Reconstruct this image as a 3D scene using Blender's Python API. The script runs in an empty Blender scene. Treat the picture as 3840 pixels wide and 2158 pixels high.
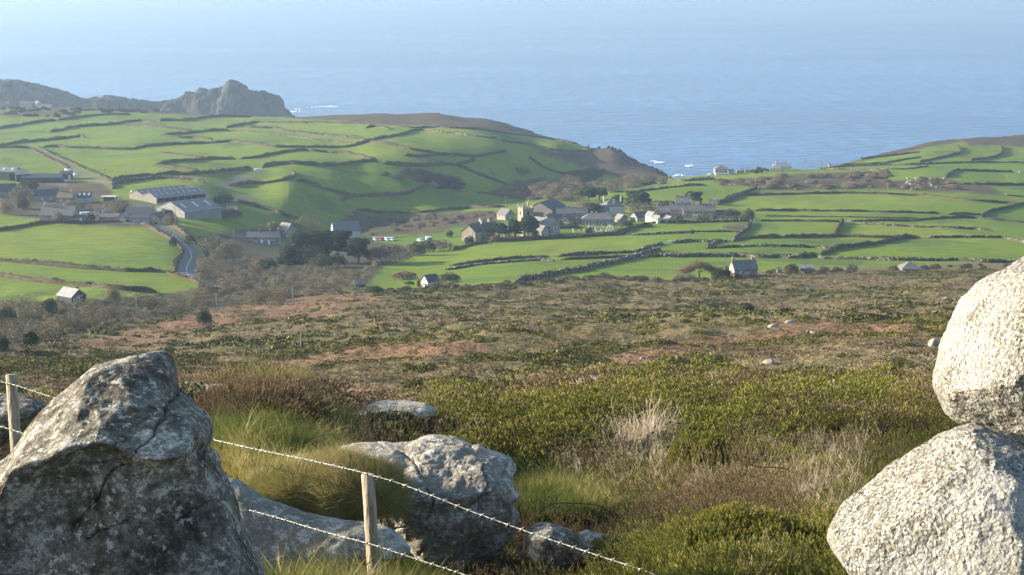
import bpy, math, random
import numpy as np
from mathutils import Vector, Matrix
R = math.radians
PI = math.pi
scene = bpy.context.scene
COL = scene.collection
rng = np.random.default_rng(7)
random.seed(7)

# ------------------------------------------------------------------ camera
F = 7000.0            # focal length in photograph pixels (photograph 3840 wide)
UC, VC = 1920.0, 1079.0
PITCH = math.atan((VC + 200.0) / F)
CZ = 230.0
SP, CP = math.sin(PITCH), math.cos(PITCH)

def ray(u, v):
    """direction per metre of forward distance: (dx/dy, -dz/dy)"""
    dy = F * CP - (v - VC) * SP
    dz = -F * SP - (v - VC) * CP
    return (u - UC) / dy, -dz / dy

def pix(x, y, z):
    """project a point to photograph pixels"""
    fz = y * CP - (z - CZ) * SP
    up = y * SP + (z - CZ) * CP
    return UC + F * x / fz, VC - F * up / fz

def at(u, v, y):
    a, s = ray(u, v)
    return Vector((a * y, y, CZ - s * y))

cam_d = bpy.data.cameras.new("camera")
cam_d.sensor_width = 36.0
cam_d.lens = 36.0 * F / 3840.0
cam_d.clip_start = 0.3
cam_d.clip_end = 90000.0
cam = bpy.data.objects.new("camera", cam_d)
COL.objects.link(cam)
cam.location = (0, 0, CZ)
cam.rotation_euler = (PI / 2 - PITCH, 0, 0)
scene.camera = cam

# ------------------------------------------------------------------ noise
def vnoise(x, y, seed=0):
    xi = np.floor(x).astype(np.int64); yi = np.floor(y).astype(np.int64)
    xf = x - xi; yf = y - yi
    xf = xf * xf * (3 - 2 * xf); yf = yf * yf * (3 - 2 * yf)
    def h(i, j):
        n = (i * 374761393 + j * 668265263 + seed * 1442695041) & 0x7fffffff
        n = ((n ^ (n >> 13)) * 1274126177) & 0x7fffffff
        n = n ^ (n >> 16)
        return (n & 0xffff) / 65535.0
    a = h(xi, yi); b = h(xi + 1, yi); c = h(xi, yi + 1); d = h(xi + 1, yi + 1)
    return (a * (1 - xf) + b * xf) * (1 - yf) + (c * (1 - xf) + d * xf) * yf

def fbm(x, y, octv=4, seed=0, gain=0.5):
    s = 0.0; amp = 1.0; tot = 0.0
    for o in range(octv):
        s = s + amp * vnoise(x * 2 ** o + o * 17.3, y * 2 ** o - o * 9.1, seed + o)
        tot += amp; amp *= gain
    return s / tot

def vnoise3(x, y, z, seed=0):
    xi = np.floor(x).astype(np.int64); yi = np.floor(y).astype(np.int64); zi = np.floor(z).astype(np.int64)
    xf = x - xi; yf = y - yi; zf = z - zi
    xf = xf * xf * (3 - 2 * xf); yf = yf * yf * (3 - 2 * yf); zf = zf * zf * (3 - 2 * zf)
    def h(i, j, k):
        n = (i * 374761393 + j * 668265263 + k * 2147483 * 7 + seed * 1442695041) & 0x7fffffff
        n = ((n ^ (n >> 13)) * 1274126177) & 0x7fffffff
        n = n ^ (n >> 16)
        return (n & 0xffff) / 65535.0
    r = 0
    for di in (0, 1):
        for dj in (0, 1):
            for dk in (0, 1):
                w = (xf if di else 1 - xf) * (yf if dj else 1 - yf) * (zf if dk else 1 - zf)
                r = r + w * h(xi + di, yi + dj, zi + dk)
    return r

def fbm3(p, octv=4, seed=0, gain=0.5):
    s = 0.0; amp = 1.0; tot = 0.0
    for o in range(octv):
        q = p * 2 ** o + o * 11.7
        s = s + amp * vnoise3(q[:, 0], q[:, 1], q[:, 2], seed + o)
        tot += amp; amp *= gain
    return s / tot

def sstep(a, b, x):
    t = np.clip((x - a) / (b - a), 0, 1)
    return t * t * (3 - 2 * t)

# ------------------------------------------------------------------ terrain model
# skyline of the land against the sea: photograph pixel and distance
SKY = [(-900,430,1700),(-300,412,1700),(0,403,1700),(300,401,1700),(500,408,1700),(700,424,1700),(900,437,1700),(1050,441,1700),(1130,439,1690),
 (1280,434,1680),(1400,426,1670),(1500,424,1665),(1600,419,1660),(1680,425,1650),(1740,440,1645),(1840,447,1640),(1900,462,1630),
 (1960,480,1620),(2000,492,1615),(2040,505,1605),(2080,517,1600),(2140,528,1570),(2190,545,1545),(2240,554,1530),(2310,552,1515),
 (2345,575,1505),(2380,597,1495),(2430,618,1480),(2470,633,1470),(2496,648,1455),(2508,662,1440),(2522,664,1262),(2560,661,1262),
 (2620,654,1270),(2700,648,1290),(2800,641,1300),(2900,635,1310),(3000,631,1330),(3080,627,1350),(3120,620,1370),(3200,600,1420),
 (3300,576,1480),(3400,555,1540),(3500,534,1610),(3560,524,1650),(3700,514,1700),(3840,505,1750),(4200,480,1800),(4900,470,1800)]
PTS = [  # pixel u, pixel v, distance
 # far-left plateau
 (-600,480,1430),(0,480,1430),(300,480,1425),(700,490,1410),(1000,500,1370),(-600,560,1190),(0,560,1195),(400,560,1195),(800,570,1180),
 (-600,650,1000),(0,650,1004),(400,650,1004),(750,650,1010),(-600,780,836),(0,780,836),(300,780,836),(600,790,830),(820,790,850),
 (-600,880,738),(0,880,738),(350,880,738),(620,880,745),(0,1000,636),(350,1000,636),(650,1000,640),(-600,1000,636),
 (0,1110,549),(300,1110,549),(620,1110,560),(-600,1110,549),(950,640,1050),(860,740,930),(1000,800,900),(1000,700,985),(800,900,760),
 # hillside and valley
 (1100,520,1310),(1300,480,1450),(1600,485,1430),(1900,505,1500),(1300,560,1200),(1400,605,1110),(1700,565,1220),(1900,560,1290),
 (2100,560,1440),(2250,590,1460),(2350,620,1440),(2450,640,1440),
 (1150,860,906),(1300,860,935),(1150,800,938),(1300,800,973),(1500,700,1050),(1100,740,950),(1250,700,1010),(1500,800,1005),(1500,860,930),(1700,740,1085),(1700,820,960),(1900,690,1180),
 (1900,800,965),(2100,668,1290),(2300,672,1330),(2450,668,1340),(2300,695,1180),(2450,685,1190),(2100,705,1150),(2150,760,1040),
 (1600,640,1120),(1950,620,1300),(2150,620,1400),
 (1000,1000,680),(1200,1010,672),(1400,1000,690),(1150,930,790),(1400,930,790),(1300,900,860),(1700,930,790),(1700,1000,690),(1500,1060,610),(900,1080,590),
 (1960,880,850),(1960,950,740),(2300,880,850),(2300,960,720),
 # right fields
 (2700,880,842),(2700,1000,660),(2700,800,959),(2700,720,1095),(3100,650,1285),(3100,720,1100),(3100,800,955),(3100,900,812),(3100,1000,668),
 (3500,560,1500),(3500,620,1323),(3500,700,1143),(3500,800,970),(3500,900,815),(3500,985,690),(3840,560,1560),(3840,620,1360),(3840,800,990),
 (3840,900,830),(3840,980,710),(4700,620,1360),(4700,800,990),(4700,980,710),
 # moor
 (2100,1060,560),(2500,1060,560),(2900,1050,570),(3300,1040,600),(3700,1020,620),(4700,1020,620),(2100,1150,400),(1700,1100,500),(1300,1130,450),
 (2500,1150,380),(3000,1150,390),(3500,1100,430),(0,1200,420),(500,1200,400),(900,1180,400),(-600,1200,420),
 (0,1300,262),(500,1300,255),(1000,1300,240),(1500,1300,210),(2000,1290,195),(2500,1250,215),(3000,1200,250),(3500,1180,260),(3900,1150,290),
 (0,1400,150),(500,1400,140),(1000,1400,130),(1500,1400,118),(-600,1400,150),(2000,1340,140),(2500,1325,130),(3000,1290,140),(3500,1280,140),(3900,1250,160),(4700,1250,160),
 (0,1500,78),(500,1490,80),(1000,1480,82),(1500,1480,80),(-600,1500,78),(2000,1450,80),(2500,1490,68),(3000,1480,72),(3500,1465,72),(3900,1440,80),
 # mound crest to the right of the foreground
 (1750,1690,36),(1950,1650,37),(2150,1600,38),(2400,1555,40),(2700,1545,41),(3000,1550,42),(3300,1545,43),(3600,1530,44),(3900,1490,46),(4700,1490,46),
 (1800,1650,29),(2150,1620,29),(2500,1600,29),(3000,1600,29),(3500,1600,29),(3900,1560,30),
 (1900,1720,20),(2300,1620,21),(2700,1600,21),(3100,1600,21),(3600,1600,21),
 (1900,1960,14.5),(2300,1930,14.4),(2700,1820,14.6),(3100,1800,14.6),(3600,1800,14.5),
 (1900,2210,11.6),(2250,2200,11.6),(2700,2020,11.6),(3100,1980,11.6),(3600,2000,11.6),(4700,1900,13),
 (1700,2380,9.6),(2200,2360,9.3),(2700,2250,9.2),(3300,2250,9.0),(4700,2300,9.0),
 # left foreground
 (-600,1570,45),(0,1600,40),(400,1610,36),(-600,1620,24),(0,1640,22),(400,1640,22),(-600,1750,16),(0,1780,15.5),(400,1800,15),
 (800,1490,18.5),(1050,1475,18.5),(1250,1550,18.7),(1400,1690,21),(800,1700,27),(1100,1700,29),(1350,1720,29),(1550,1690,34),(900,1640,48),(1400,1620,50),
 (800,1600,17),(1100,1640,16.8),(1350,1700,17.5),(1600,1750,19),(800,1780,14.4),(1100,1760,14.2),(1400,1760,15),(800,2080,12.3),(1000,2120,12.3),(1350,2210,12.4),(900,1830,13.5),(1200,1930,13.5),(1650,2180,12.9),(1650,1900,15.2),
 (-600,2150,9.6),(0,2250,9.8),(500,2260,9.9),(1000,2270,10.4),(1400,2290,10.6),
 (-600,3200,4),(1000,3200,4),(2500,3200,4),(4500,3200,4),(1900,5600,2),(-400,5600,2),(4500,5600,2)]
KA = 6.0
def _feat(u, v, d):
    a, s = ray(u, v)
    return a * KA, math.log(d), s * d   # height below the eye
_P = [_feat(*p) for p in PTS] + [_feat(*p) for p in SKY]
_PX = np.array([(p[0], p[1]) for p in _P]); 
_PS = np.array([p[2] for p in _P]) / np.exp(_PX[:, 1])       # s values
def _k(r2):
    return 0.5 * r2 * np.log(r2 + 1e-12)
def _solve():
    n = len(_PX)
    d2 = ((_PX[:, None, :] - _PX[None, :, :]) ** 2).sum(-1)
    A = _k(d2) + np.eye(n) * 2e-4
    P = np.concatenate([np.ones((n, 1)), _PX], 1)
    M = np.block([[A, P], [P.T, np.zeros((3, 3))]])
    b = np.concatenate([np.log(_PS), np.zeros(3)])
    return np.linalg.solve(M, b)
_W = _solve()
def s_raw(A, L):
    shp = A.shape
    q = np.stack([A.ravel() * KA, L.ravel()], 1)
    out = np.empty(len(q))
    for i in range(0, len(q), 20000):
        c = q[i:i + 20000]
        d2 = ((c[:, None, :] - _PX[None, :, :]) ** 2).sum(-1)
        out[i:i + 20000] = _k(d2) @ _W[:-3] + _W[-3] + c @ _W[-2:]
    return np.exp(out).reshape(shp)

NA, NL = 760, 900
A_in = np.linspace(-0.285, 0.285, NA - 80)
A_g = np.concatenate([-0.285 - np.linspace(1, 0.02, 40) ** 1.5 * 0.30, A_in, 0.285 + np.linspace(0.02, 1, 40) ** 1.5 * 0.30])
L_g = np.linspace(math.log(2.0), math.log(2500.0), NL)
_sa = np.array([ray(u, v)[0] for u, v, d in SKY]); _sd = np.array([d for u, v, d in SKY], float)
LC = np.log(np.interp(A_g, _sa, _sd))
# evaluate on a coarse grid then refine
Ac = A_g[::4]; Lc_ = L_g[::4]
if Ac[-1] != A_g[-1]: Ac = np.append(Ac, A_g[-1])
if Lc_[-1] != L_g[-1]: Lc_ = np.append(Lc_, L_g[-1])
Sc = s_raw(*np.meshgrid(Ac, Lc_, indexing="ij"))
def bil(G, ax, ly, A, L):
    i = np.clip(np.searchsorted(ax, A) - 1, 0, len(ax) - 2); j = np.clip(np.searchsorted(ly, L) - 1, 0, len(ly) - 2)
    t = np.clip((A - ax[i]) / (ax[i + 1] - ax[i]), 0, 1); w = np.clip((L - ly[j]) / (ly[j + 1] - ly[j]), 0, 1)
    return (G[i, j] * (1 - t) + G[i + 1, j] * t) * (1 - w) + (G[i, j + 1] * (1 - t) + G[i + 1, j + 1] * t) * w
AG, LG = np.meshgrid(A_g, L_g, indexing="ij")
LCG = np.repeat(LC[:, None], NL, 1)
Sm = bil(Sc, Ac, Lc_, AG, np.minimum(LG, LCG))
YG = np.exp(LG); XG = AG * YG
Yc = np.exp(LCG)
Z = CZ - Sm * np.minimum(YG, Yc)
# natural unevenness, by zone
near = sstep(75, 40, YG) * sstep(3, 8, YG)
moor = sstep(50, 90, YG) * sstep(620, 520, YG)
far = sstep(560, 800, YG)
Z += near * ((fbm(XG * 0.55, YG * 0.55, 4, 3) - 0.5) * 0.55 * sstep(10, 22, YG) + (fbm(XG * 0.22, YG * 0.22, 3, 14) - 0.5) * 0.6 * sstep(17, 30, YG) + (fbm(XG * 0.9, YG * 0.6, 3, 4) - 0.5) * 0.22)
Z += moor * ((fbm(XG * 0.03, YG * 0.03, 4, 5) - 0.5) * 5.0 + (fbm(XG * 0.16, YG * 0.16, 3, 6) - 0.5) * 1.6)
Z += far * ((fbm(XG * 0.012, YG * 0.012, 4, 8) - 0.5) * 4.5 + (fbm(XG * 0.09, YG * 0.09, 2, 9) - 0.5) * 0.5)
drop = np.maximum(YG - Yc, 0)
Z = Z - drop * 0.55 + (fbm(XG * 0.03, YG * 0.03, 4, 12) - 0.5) * np.clip(drop * 0.3, 0, 14)
Z = np.maximum(Z, -8.0)
UG, VG = pix(XG, YG, Z)
SG = (CZ - Z) / YG
HC = Z
def H(x, y):
    x = np.asarray(x, float); y = np.asarray(y, float)
    return bil(HC, A_g, L_g, x / y, np.log(y))
def hit(u, v, dmin=2.5, dmax=2500):
    """first ground point seen at a photograph pixel"""
    a, s = ray(u, v)
    i = int(np.clip(np.searchsorted(A_g, a) - 1, 0, NA - 2)); t = (a - A_g[i]) / (A_g[i + 1] - A_g[i])
    col = SG[i] * (1 - t) + SG[i + 1] * t
    j0 = int(np.searchsorted(L_g, math.log(dmin)))
    jj = np.nonzero(col[j0:] <= s)[0]
    if len(jj) == 0:
        j = int(np.argmin(col)); y = math.exp(L_g[j])
        return Vector((a * y, y, CZ - col[j] * y))
    j = j0 + int(jj[0])
    if j > 0 and col[j - 1] > s:
        w = (col[j - 1] - s) / (col[j - 1] - col[j] + 1e-12)
        L = L_g[j - 1] + w * (L_g[j] - L_g[j - 1])
    else:
        L = L_g[j]
    y = math.exp(L)
    return Vector((a * y, y, CZ - s * y))

# ------------------------------------------------------------------ mesh helpers
def tag(o, label=None, cat=None, group=None, kind=None):
    if label: o["label"] = label
    if cat: o["category"] = cat
    if group: o["group"] = group
    if kind: o["kind"] = kind
    return o

def mesh_np(name, V, Fq=None, Ft=None, mat=None, smooth=False, attrs=None, mi=None):
    V = np.asarray(V, np.float32)
    me = bpy.data.meshes.new(name)
    nq = 0 if Fq is None else len(Fq); nt = 0 if Ft is None else len(Ft)
    parts = []
    if nq: parts.append(np.asarray(Fq, np.int32).ravel())
    if nt: parts.append(np.asarray(Ft, np.int32).ravel())
    loops = np.concatenate(parts) if parts else np.zeros(0, np.int32)
    tot = np.concatenate([np.full(nq, 4, np.int32), np.full(nt, 3, np.int32)])
    start = np.concatenate([[0], np.cumsum(tot)[:-1]]).astype(np.int32) if len(tot) else tot
    me.vertices.add(len(V)); me.vertices.foreach_set("co", V.ravel())
    me.loops.add(len(loops)); me.loops.foreach_set("vertex_index", loops)
    me.polygons.add(nq + nt); me.polygons.foreach_set("loop_start", start)
    if smooth: me.polygons.foreach_set("use_smooth", np.ones(nq + nt, bool))
    me.update(calc_edges=True)
    for k, arr in (attrs or {}).items():
        arr = np.asarray(arr, np.float32)
        if arr.ndim == 2:
            at_ = me.attributes.new(k, "FLOAT_COLOR", "POINT")
            at_.data.foreach_set("color", arr.ravel())
        else:
            at_ = me.attributes.new(k, "FLOAT", "POINT")
            at_.data.foreach_set("value", arr)
    mats = mat if isinstance(mat, (list, tuple)) else [mat]
    for m in mats:
        if m: me.materials.append(m)
    if mi is not None: me.polygons.foreach_set("material_index", np.asarray(mi, np.int32))
    return me

def put(name, me, parent=None, loc=None):
    o = bpy.data.objects.new(name, me)
    COL.objects.link(o)
    if parent is not None: o.parent = parent
    if loc is not None: o.location = loc
    return o

def empty(name, loc, rz=0.0):
    o = bpy.data.objects.new(name, None)
    COL.objects.link(o); o.location = loc; o.rotation_euler = (0, 0, rz)
    o.empty_display_size = 0.3
    return o

class MB:
    """collects simple solids in python lists"""
    def __init__(self): self.v = []; self.f = []; self.m = []
    def add(self, vs, fs, m=0):
        b = len(self.v); self.v += [tuple(p) for p in vs]
        for f in fs: self.f.append(tuple(i + b for i in f)); self.m.append(m)
    def box(self, x0, x1, y0, y1, z0, z1, m=0):
        vs = [(x0,y0,z0),(x1,y0,z0),(x1,y1,z0),(x0,y1,z0),(x0,y0,z1),(x1,y0,z1),(x1,y1,z1),(x0,y1,z1)]
        self.add(vs, [(0,3,2,1),(4,5,6,7),(0,1,5,4),(1,2,6,5),(2,3,7,6),(3,0,4,7)], m)
    def prism(self, poly, axis, a0, a1, m=0):
        """polygon of (p,q) extruded along axis 'x' or 'y' """
        n = len(poly)
        if axis == "x": vs = [(a0, p, q) for p, q in poly] + [(a1, p, q) for p, q in poly]
        elif axis == "y": vs = [(p, a0, q) for p, q in poly] + [(p, a1, q) for p, q in poly]
        else: vs = [(p, q, a0) for p, q in poly] + [(p, q, a1) for p, q in poly]
        fs = [tuple(range(n))[::-1], tuple(range(n, 2 * n))] + [(i, (i + 1) % n, n + (i + 1) % n, n + i) for i in range(n)]
        self.add(vs, fs, m)
    def tube(self, pts, rads, n=6, m=0, cap=True):
        pts = [Vector(p) for p in pts]; rings = []
        if not isinstance(rads, (list, tuple)): rads = [rads] * len(pts)
        b = len(self.v)
        for i, p in enumerate(pts):
            d = (pts[min(i + 1, len(pts) - 1)] - pts[max(i - 1, 0)])
            d = d.normalized() if d.length > 1e-9 else Vector((0, 0, 1))
            up = Vector((0, 0, 1)) if abs(d.z) < 0.9 else Vector((1, 0, 0))
            s = d.cross(up).normalized(); t = s.cross(d)
            for k in range(n):
                a = 2 * PI * k / n
                q = p + (s * math.cos(a) + t * math.sin(a)) * rads[i]
                self.v.append((q.x, q.y, q.z))
        for i in range(len(pts) - 1):
            for k in range(n):
                self.f.append((b + i * n + k, b + i * n + (k + 1) % n, b + (i + 1) * n + (k + 1) % n, b + (i + 1) * n + k)); self.m.append(m)
        if cap:
            self.f.append(tuple(b + k for k in range(n))[::-1]); self.m.append(m)
            e = b + (len(pts) - 1) * n
            self.f.append(tuple(e + k for k in range(n))); self.m.append(m)
    def build(self, name, mat, parent=None, loc=None, smooth=False):
        me = bpy.data.meshes.new(name)
        me.from_pydata(self.v, [], self.f)
        mats = mat if isinstance(mat, (list, tuple)) else [mat]
        for m in mats: me.materials.append(m)
        me.polygons.foreach_set("material_index", self.m)
        if smooth: me.polygons.foreach_set("use_smooth", [True] * len(self.f))
        me.update()
        return put(name, me, parent, loc)

# ------------------------------------------------------------------ materials
class NT:
    def __init__(self, name):
        self.mat = bpy.data.materials.new(name); self.mat.use_nodes = True
        self.t = self.mat.node_tree; self.b = self.t.nodes["Principled BSDF"]
        self.out = self.t.nodes["Material Output"]
        self.b.inputs["Roughness"].default_value = 0.85
        self.b.inputs["Specular IOR Level"].default_value = 0.25
    def n(self, typ, **kw):
        nd = self.t.nodes.new(typ)
        for k, v in kw.items():
            if k.startswith("i_"): nd.inputs[k[2:].replace("_", " ")].default_value = v
            else: setattr(nd, k, v)
        return nd
    def l(self, a, b): self.t.links.new(a, b)
    def pos(self):
        if not hasattr(self, "_p"): self._p = self.n("ShaderNodeNewGeometry").outputs["Position"]
        return self._p
    def obj(self):
        return self.n("ShaderNodeTexCoord").outputs["Object"]
    def noise(self, scale, detail=3, rough=0.55, vec=None, sc=None):
        nd = self.n("ShaderNodeTexNoise"); nd.inputs["Scale"].default_value = scale
        nd.inputs["Detail"].default_value = detail; nd.inputs["Roughness"].default_value = rough
        v = vec or self.pos()
        if sc:
            mp = self.n("ShaderNodeMapping"); mp.inputs["Scale"].default_value = sc; self.l(v, mp.inputs["Vector"]); v = mp.outputs[0]
        self.l(v, nd.inputs["Vector"]); return nd.outputs["Fac"]
    def vor(self, scale, vec=None, feat="F1", out="Distance", sc=None):
        nd = self.n("ShaderNodeTexVoronoi"); nd.feature = feat; nd.inputs["Scale"].default_value = scale
        v = vec or self.pos()
        if sc:
            mp = self.n("ShaderNodeMapping"); mp.inputs["Scale"].default_value = sc; self.l(v, mp.inputs["Vector"]); v = mp.outputs[0]
        self.l(v, nd.inputs["Vector"]); return nd.outputs[out]
    def attr(self, name, out="Fac"):
        nd = self.n("ShaderNodeAttribute"); nd.attribute_name = name; return nd.outputs[out]
    def ramp(self, fac, stops, interp="LINEAR"):
        nd = self.n("ShaderNodeValToRGB"); cr = nd.color_ramp; cr.interpolation = interp
        while len(cr.elements) < len(stops): cr.elements.new(0.5)
        for e, (p, c) in zip(cr.elements, stops):
            e.position = p; e.color = (*c, 1) if len(c) == 3 else c
        self.l(fac, nd.inputs[0]); return nd.outputs[0]
    def mix(self, fac, a, b, blend="MIX"):
        nd = self.n("ShaderNodeMix"); nd.data_type = "RGBA"; nd.blend_type = blend
        for idx, v in ((0, fac), (6, a), (7, b)):
            if isinstance(v, (int, float)): nd.inputs[idx].default_value = v
            elif isinstance(v, (tuple, list)): nd.inputs[idx].default_value = (*v, 1) if len(v) == 3 else v
            else: self.l(v, nd.inputs[idx])
        return nd.outputs[2]
    def math(self, op, a, b=0.0, clamp=False):
        nd = self.n("ShaderNodeMath"); nd.operation = op; nd.use_clamp = clamp
        for idx, v in ((0, a), (1, b)):
            if isinstance(v, (int, float)): nd.inputs[idx].default_value = v
            else: self.l(v, nd.inputs[idx])
        return nd.outputs[0]
    def mr(self, v, a, b, c=0.0, d=1.0):
        nd = self.n("ShaderNodeMapRange"); self.l(v, nd.inputs[0])
        for i, q in enumerate((a, b, c, d)): nd.inputs[i + 1].default_value = q
        return nd.outputs[0]
    def color(self, c):
        if isinstance(c, tuple): self.b.inputs["Base Color"].default_value = (*c, 1)
        else: self.l(c, self.b.inputs["Base Color"])
    def bump(self, h, strength=0.5, dist=0.05, prev=None):
        nd = self.n("ShaderNodeBump"); nd.inputs["Strength"].default_value = strength; nd.inputs["Distance"].default_value = dist
        self.l(h, nd.inputs["Height"])
        if prev is not None: self.l(prev, nd.inputs["Normal"])
        self.l(nd.outputs[0], self.b.inputs["Normal"]); return nd.outputs[0]
    def rough(self, r): self.b.inputs["Roughness"].default_value = r
# ------------------------------------------------------------------ light, sky, air
SUN_EL = R(15.5)
SUN_AZ = R(12.0)      # how far in front of dead left
sun_dir = Vector((-math.cos(SUN_AZ) * math.cos(SUN_EL), math.sin(SUN_AZ) * math.cos(SUN_EL), math.sin(SUN_EL)))
sd = bpy.data.lights.new("sun", "SUN"); sd.energy = 5.0; sd.angle = R(0.5); sd.color = (1.0, 0.88, 0.70)
so = bpy.data.objects.new("sun", sd); COL.objects.link(so)
so.rotation_euler = sun_dir.to_track_quat("Z", "Y").to_euler()
w = bpy.data.worlds.new("World"); scene.world = w; w.use_nodes = True
wt = w.node_tree; bg = wt.nodes["Background"]
sky = wt.nodes.new("ShaderNodeTexSky"); sky.sky_type = "NISHITA"; sky.sun_disc = False
sky.sun_elevation = SUN_EL
sky.sun_rotation = math.atan2(sun_dir.x, sun_dir.y)
sky.air_density = 1.0; sky.dust_density = 0.9; sky.ozone_density = 1.6
wt.links.new(sky.outputs[0], bg.inputs[0]); bg.inputs[1].default_value = 0.105
scene.view_settings.view_transform = "Standard"
scene.view_settings.look = "None"
scene.view_settings.gamma = 1.0
scene.view_settings.exposure = 1.66
cy = scene.cycles
cy.use_denoising = True
cy.max_bounces = 6; cy.diffuse_bounces = 3; cy.glossy_bounces = 2; cy.transmission_bounces = 2
cy.volume_bounces = 0; cy.transparent_max_bounces = 6
cy.sample_clamp_indirect = 8.0
cy.use_light_tree = False
cy.use_adaptive_sampling = False

# air: one closed box round everything, even density
hz = MB(); hz.box(-60000, 60000, -300, 62000, -10, 243)
mh = bpy.data.materials.new("haze_air"); mh.use_nodes = True
t = mh.node_tree; t.nodes.remove(t.nodes["Principled BSDF"])
pv = t.nodes.new("ShaderNodeVolumePrincipled")
pv.inputs["Color"].default_value = (0.52, 0.70, 0.93, 1)
pv.inputs["Density"].default_value = 0.000105
pv.inputs["Anisotropy"].default_value = 0.42
t.links.new(pv.outputs[0], t.nodes["Material Output"].inputs["Volume"])
ho = hz.build("haze", mh); ho["kind"] = "stuff"

# ------------------------------------------------------------------ sea
m = NT("sea_water")
rip = m.noise(0.045, 4, 0.65, sc=(1.0, 0.22, 1.0))
streak = m.noise(0.0022, 5, 0.65, sc=(0.25, 1.0, 1.0))
c = m.mix(m.mr(streak, 0.40, 0.60), (0.012, 0.085, 0.235), (0.032, 0.150, 0.345))
c = m.mix(m.mr(rip, 0.38, 0.62, 0, 0.75), c, (0.008, 0.060, 0.165))
m.color(c); m.rough(0.24); m.b.inputs['IOR'].default_value = 1.34
m.b.inputs["Specular IOR Level"].default_value = 0.5
wv = m.noise(0.055, 5, 0.62, sc=(0.5, 1.0, 1.0))
m.bump(wv, 1.0, 5.0)
SEA = m.mat
sb = MB()
xs = [-55000, -12000, -4000, 0, 4000, 12000, 55000]; ys = [-250, 1500, 2500, 4000, 7000, 14000, 30000, 60000]
for i in range(len(xs) - 1):
    for j in range(len(ys) - 1):
        sb.add([(xs[i], ys[j], 0), (xs[i + 1], ys[j], 0), (xs[i + 1], ys[j + 1], 0), (xs[i], ys[j + 1], 0)], [(0, 1, 2, 3)])
so_ = sb.build("sea", SEA); so_["kind"] = "structure"

# ------------------------------------------------------------------ land cover, worked out per ground vertex
def Zm(x0, y0, s, pts):
    return [(x0 + p[0] / s, y0 + p[1] / s) for p in pts]
def inpoly(U, V, poly):
    ins = np.zeros(U.shape, bool); n = len(poly)
    for i in range(n):
        x1, y1 = poly[i]; x2, y2 = poly[(i + 1) % n]
        if y1 == y2: continue
        c = ((y1 > V) != (y2 > V)) & (U < (x2 - x1) * (V - y1) / (y2 - y1) + x1)
        ins ^= c
    return ins
def dline(U, V, pl):
    d = np.full(U.shape, 1e9)
    for (x1, y1), (x2, y2) in zip(pl[:-1], pl[1:]):
        dx, dy = x2 - x1, y2 - y1; L2 = dx * dx + dy * dy + 1e-9
        t = np.clip(((U - x1) * dx + (V - y1) * dy) / L2, 0, 1)
        d = np.minimum(d, np.hypot(U - x1 - t * dx, V - y1 - t * dy))
    return d
MB_U = [-900,0,350,600,760,1000,1340,1560,1640,1950,2100,2300,2460,2740,2900,3150,3300,3500,3840,4900]
MB_V = [1135,1135,1125,1105,1085,1110,1083,1085,1072,1066,1052,1037,1052,1036,1014,1007,1002,990,985,980]
ROUGH = [
 [(1255,862),(1295,815),(1340,795),(1420,805),(1560,808),(1700,800),(1850,790),(1890,800),(1880,832),(1780,842),(1700,850),(1640,872),(1500,880),(1380,888),(1300,880)],
 [(990,430),(1280,425),(1600,410),(1700,425),(1850,440),(2045,500),(2040,508),(1950,504),(1860,492),(1700,479),(1500,469),(1300,456),(1100,446)],
 [(2205,540),(2280,530),(2350,560),(2510,645),(2505,668),(2340,671),(2270,648),(2200,628),(2130,604),(2040,578),(1985,548),(2080,566),(2190,573)],
 [(1925,676),(2100,676),(2250,682),(2400,668),(2505,663),(2400,700),(2250,715),(2180,740),(2100,755),(1950,745),(1850,735),(1830,725),(1900,700)],
 Zm(2560,480,2.0125,[(280,410),(400,385),(620,375),(900,345),(1450,330),(1550,350),(1520,400),(2000,390),(2100,420),(2280,430),(2440,510),(2200,490),(1700,470),(1450,465),(900,472),(620,475),(540,440),(280,435)]),
 [(3630,548),(3600,520),(3700,500),(3900,480),(4900,450),(4900,560),(3840,549),(3750,546)],
 [(3080,634),(3110,610),(3200,590),(3400,543),(3560,515),(3610,530),(3440,560),(3380,577),(3200,609),(3110,634)],
 [(2708,847),(2812,845),(2815,865),(2780,870),(2720,858)],
 Zm(0,280,2.0125,[(0,275),(200,268),(480,270),(560,300),(500,312),(250,320),(0,315)]),
 [(0,395),(420,395),(620,408),(900,425),(1000,440),(700,434),(440,418),(300,408),(0,408)],
 [(2100,668),(2200,655),(2270,645),(2200,690)],
 Zm(0,600,2.585,[(380,120),(700,180),(1000,240),(1080,330),(900,420),(860,520),(700,520),(400,300),(200,210)]),
]
SCRUB = [
 [(745,1110),(735,890),(900,860),(1050,860),(1240,880),(1400,905),(1580,930),(1600,950),(1480,985),(1420,1010),(1400,1040),(1350,1085),(1000,1125)],
 [(-900,1150),(0,1140),(350,1132),(560,1115),(760,1085),(900,1100),(1000,1130),(700,1180),(430,1235),(0,1310),(-900,1320)],
 [(0,690),(220,700),(300,780),(450,740),(520,800),(700,880),(560,850),(330,850),(0,800)],
]
BRACKEN = [
 [(250,1300),(500,1235),(760,1170),(1000,1125),(1380,1095),(1420,1140),(1180,1190),(820,1225),(640,1270),(420,1310)],
 [(640,1445),(850,1385),(1100,1340),(1450,1288),(1800,1288),(1850,1322),(1500,1352),(1200,1372),(900,1422)],
 [(1190,1482),(1300,1450),(1500,1450),(1570,1475),(1400,1502)],
 [(2880,1205),(3050,1195),(3450,1205),(3430,1262),(3150,1252),(2950,1240)],
 [(2250,1345),(2620,1268),(3000,1235),(3000,1262),(2650,1310),(2350,1365)],
]
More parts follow.
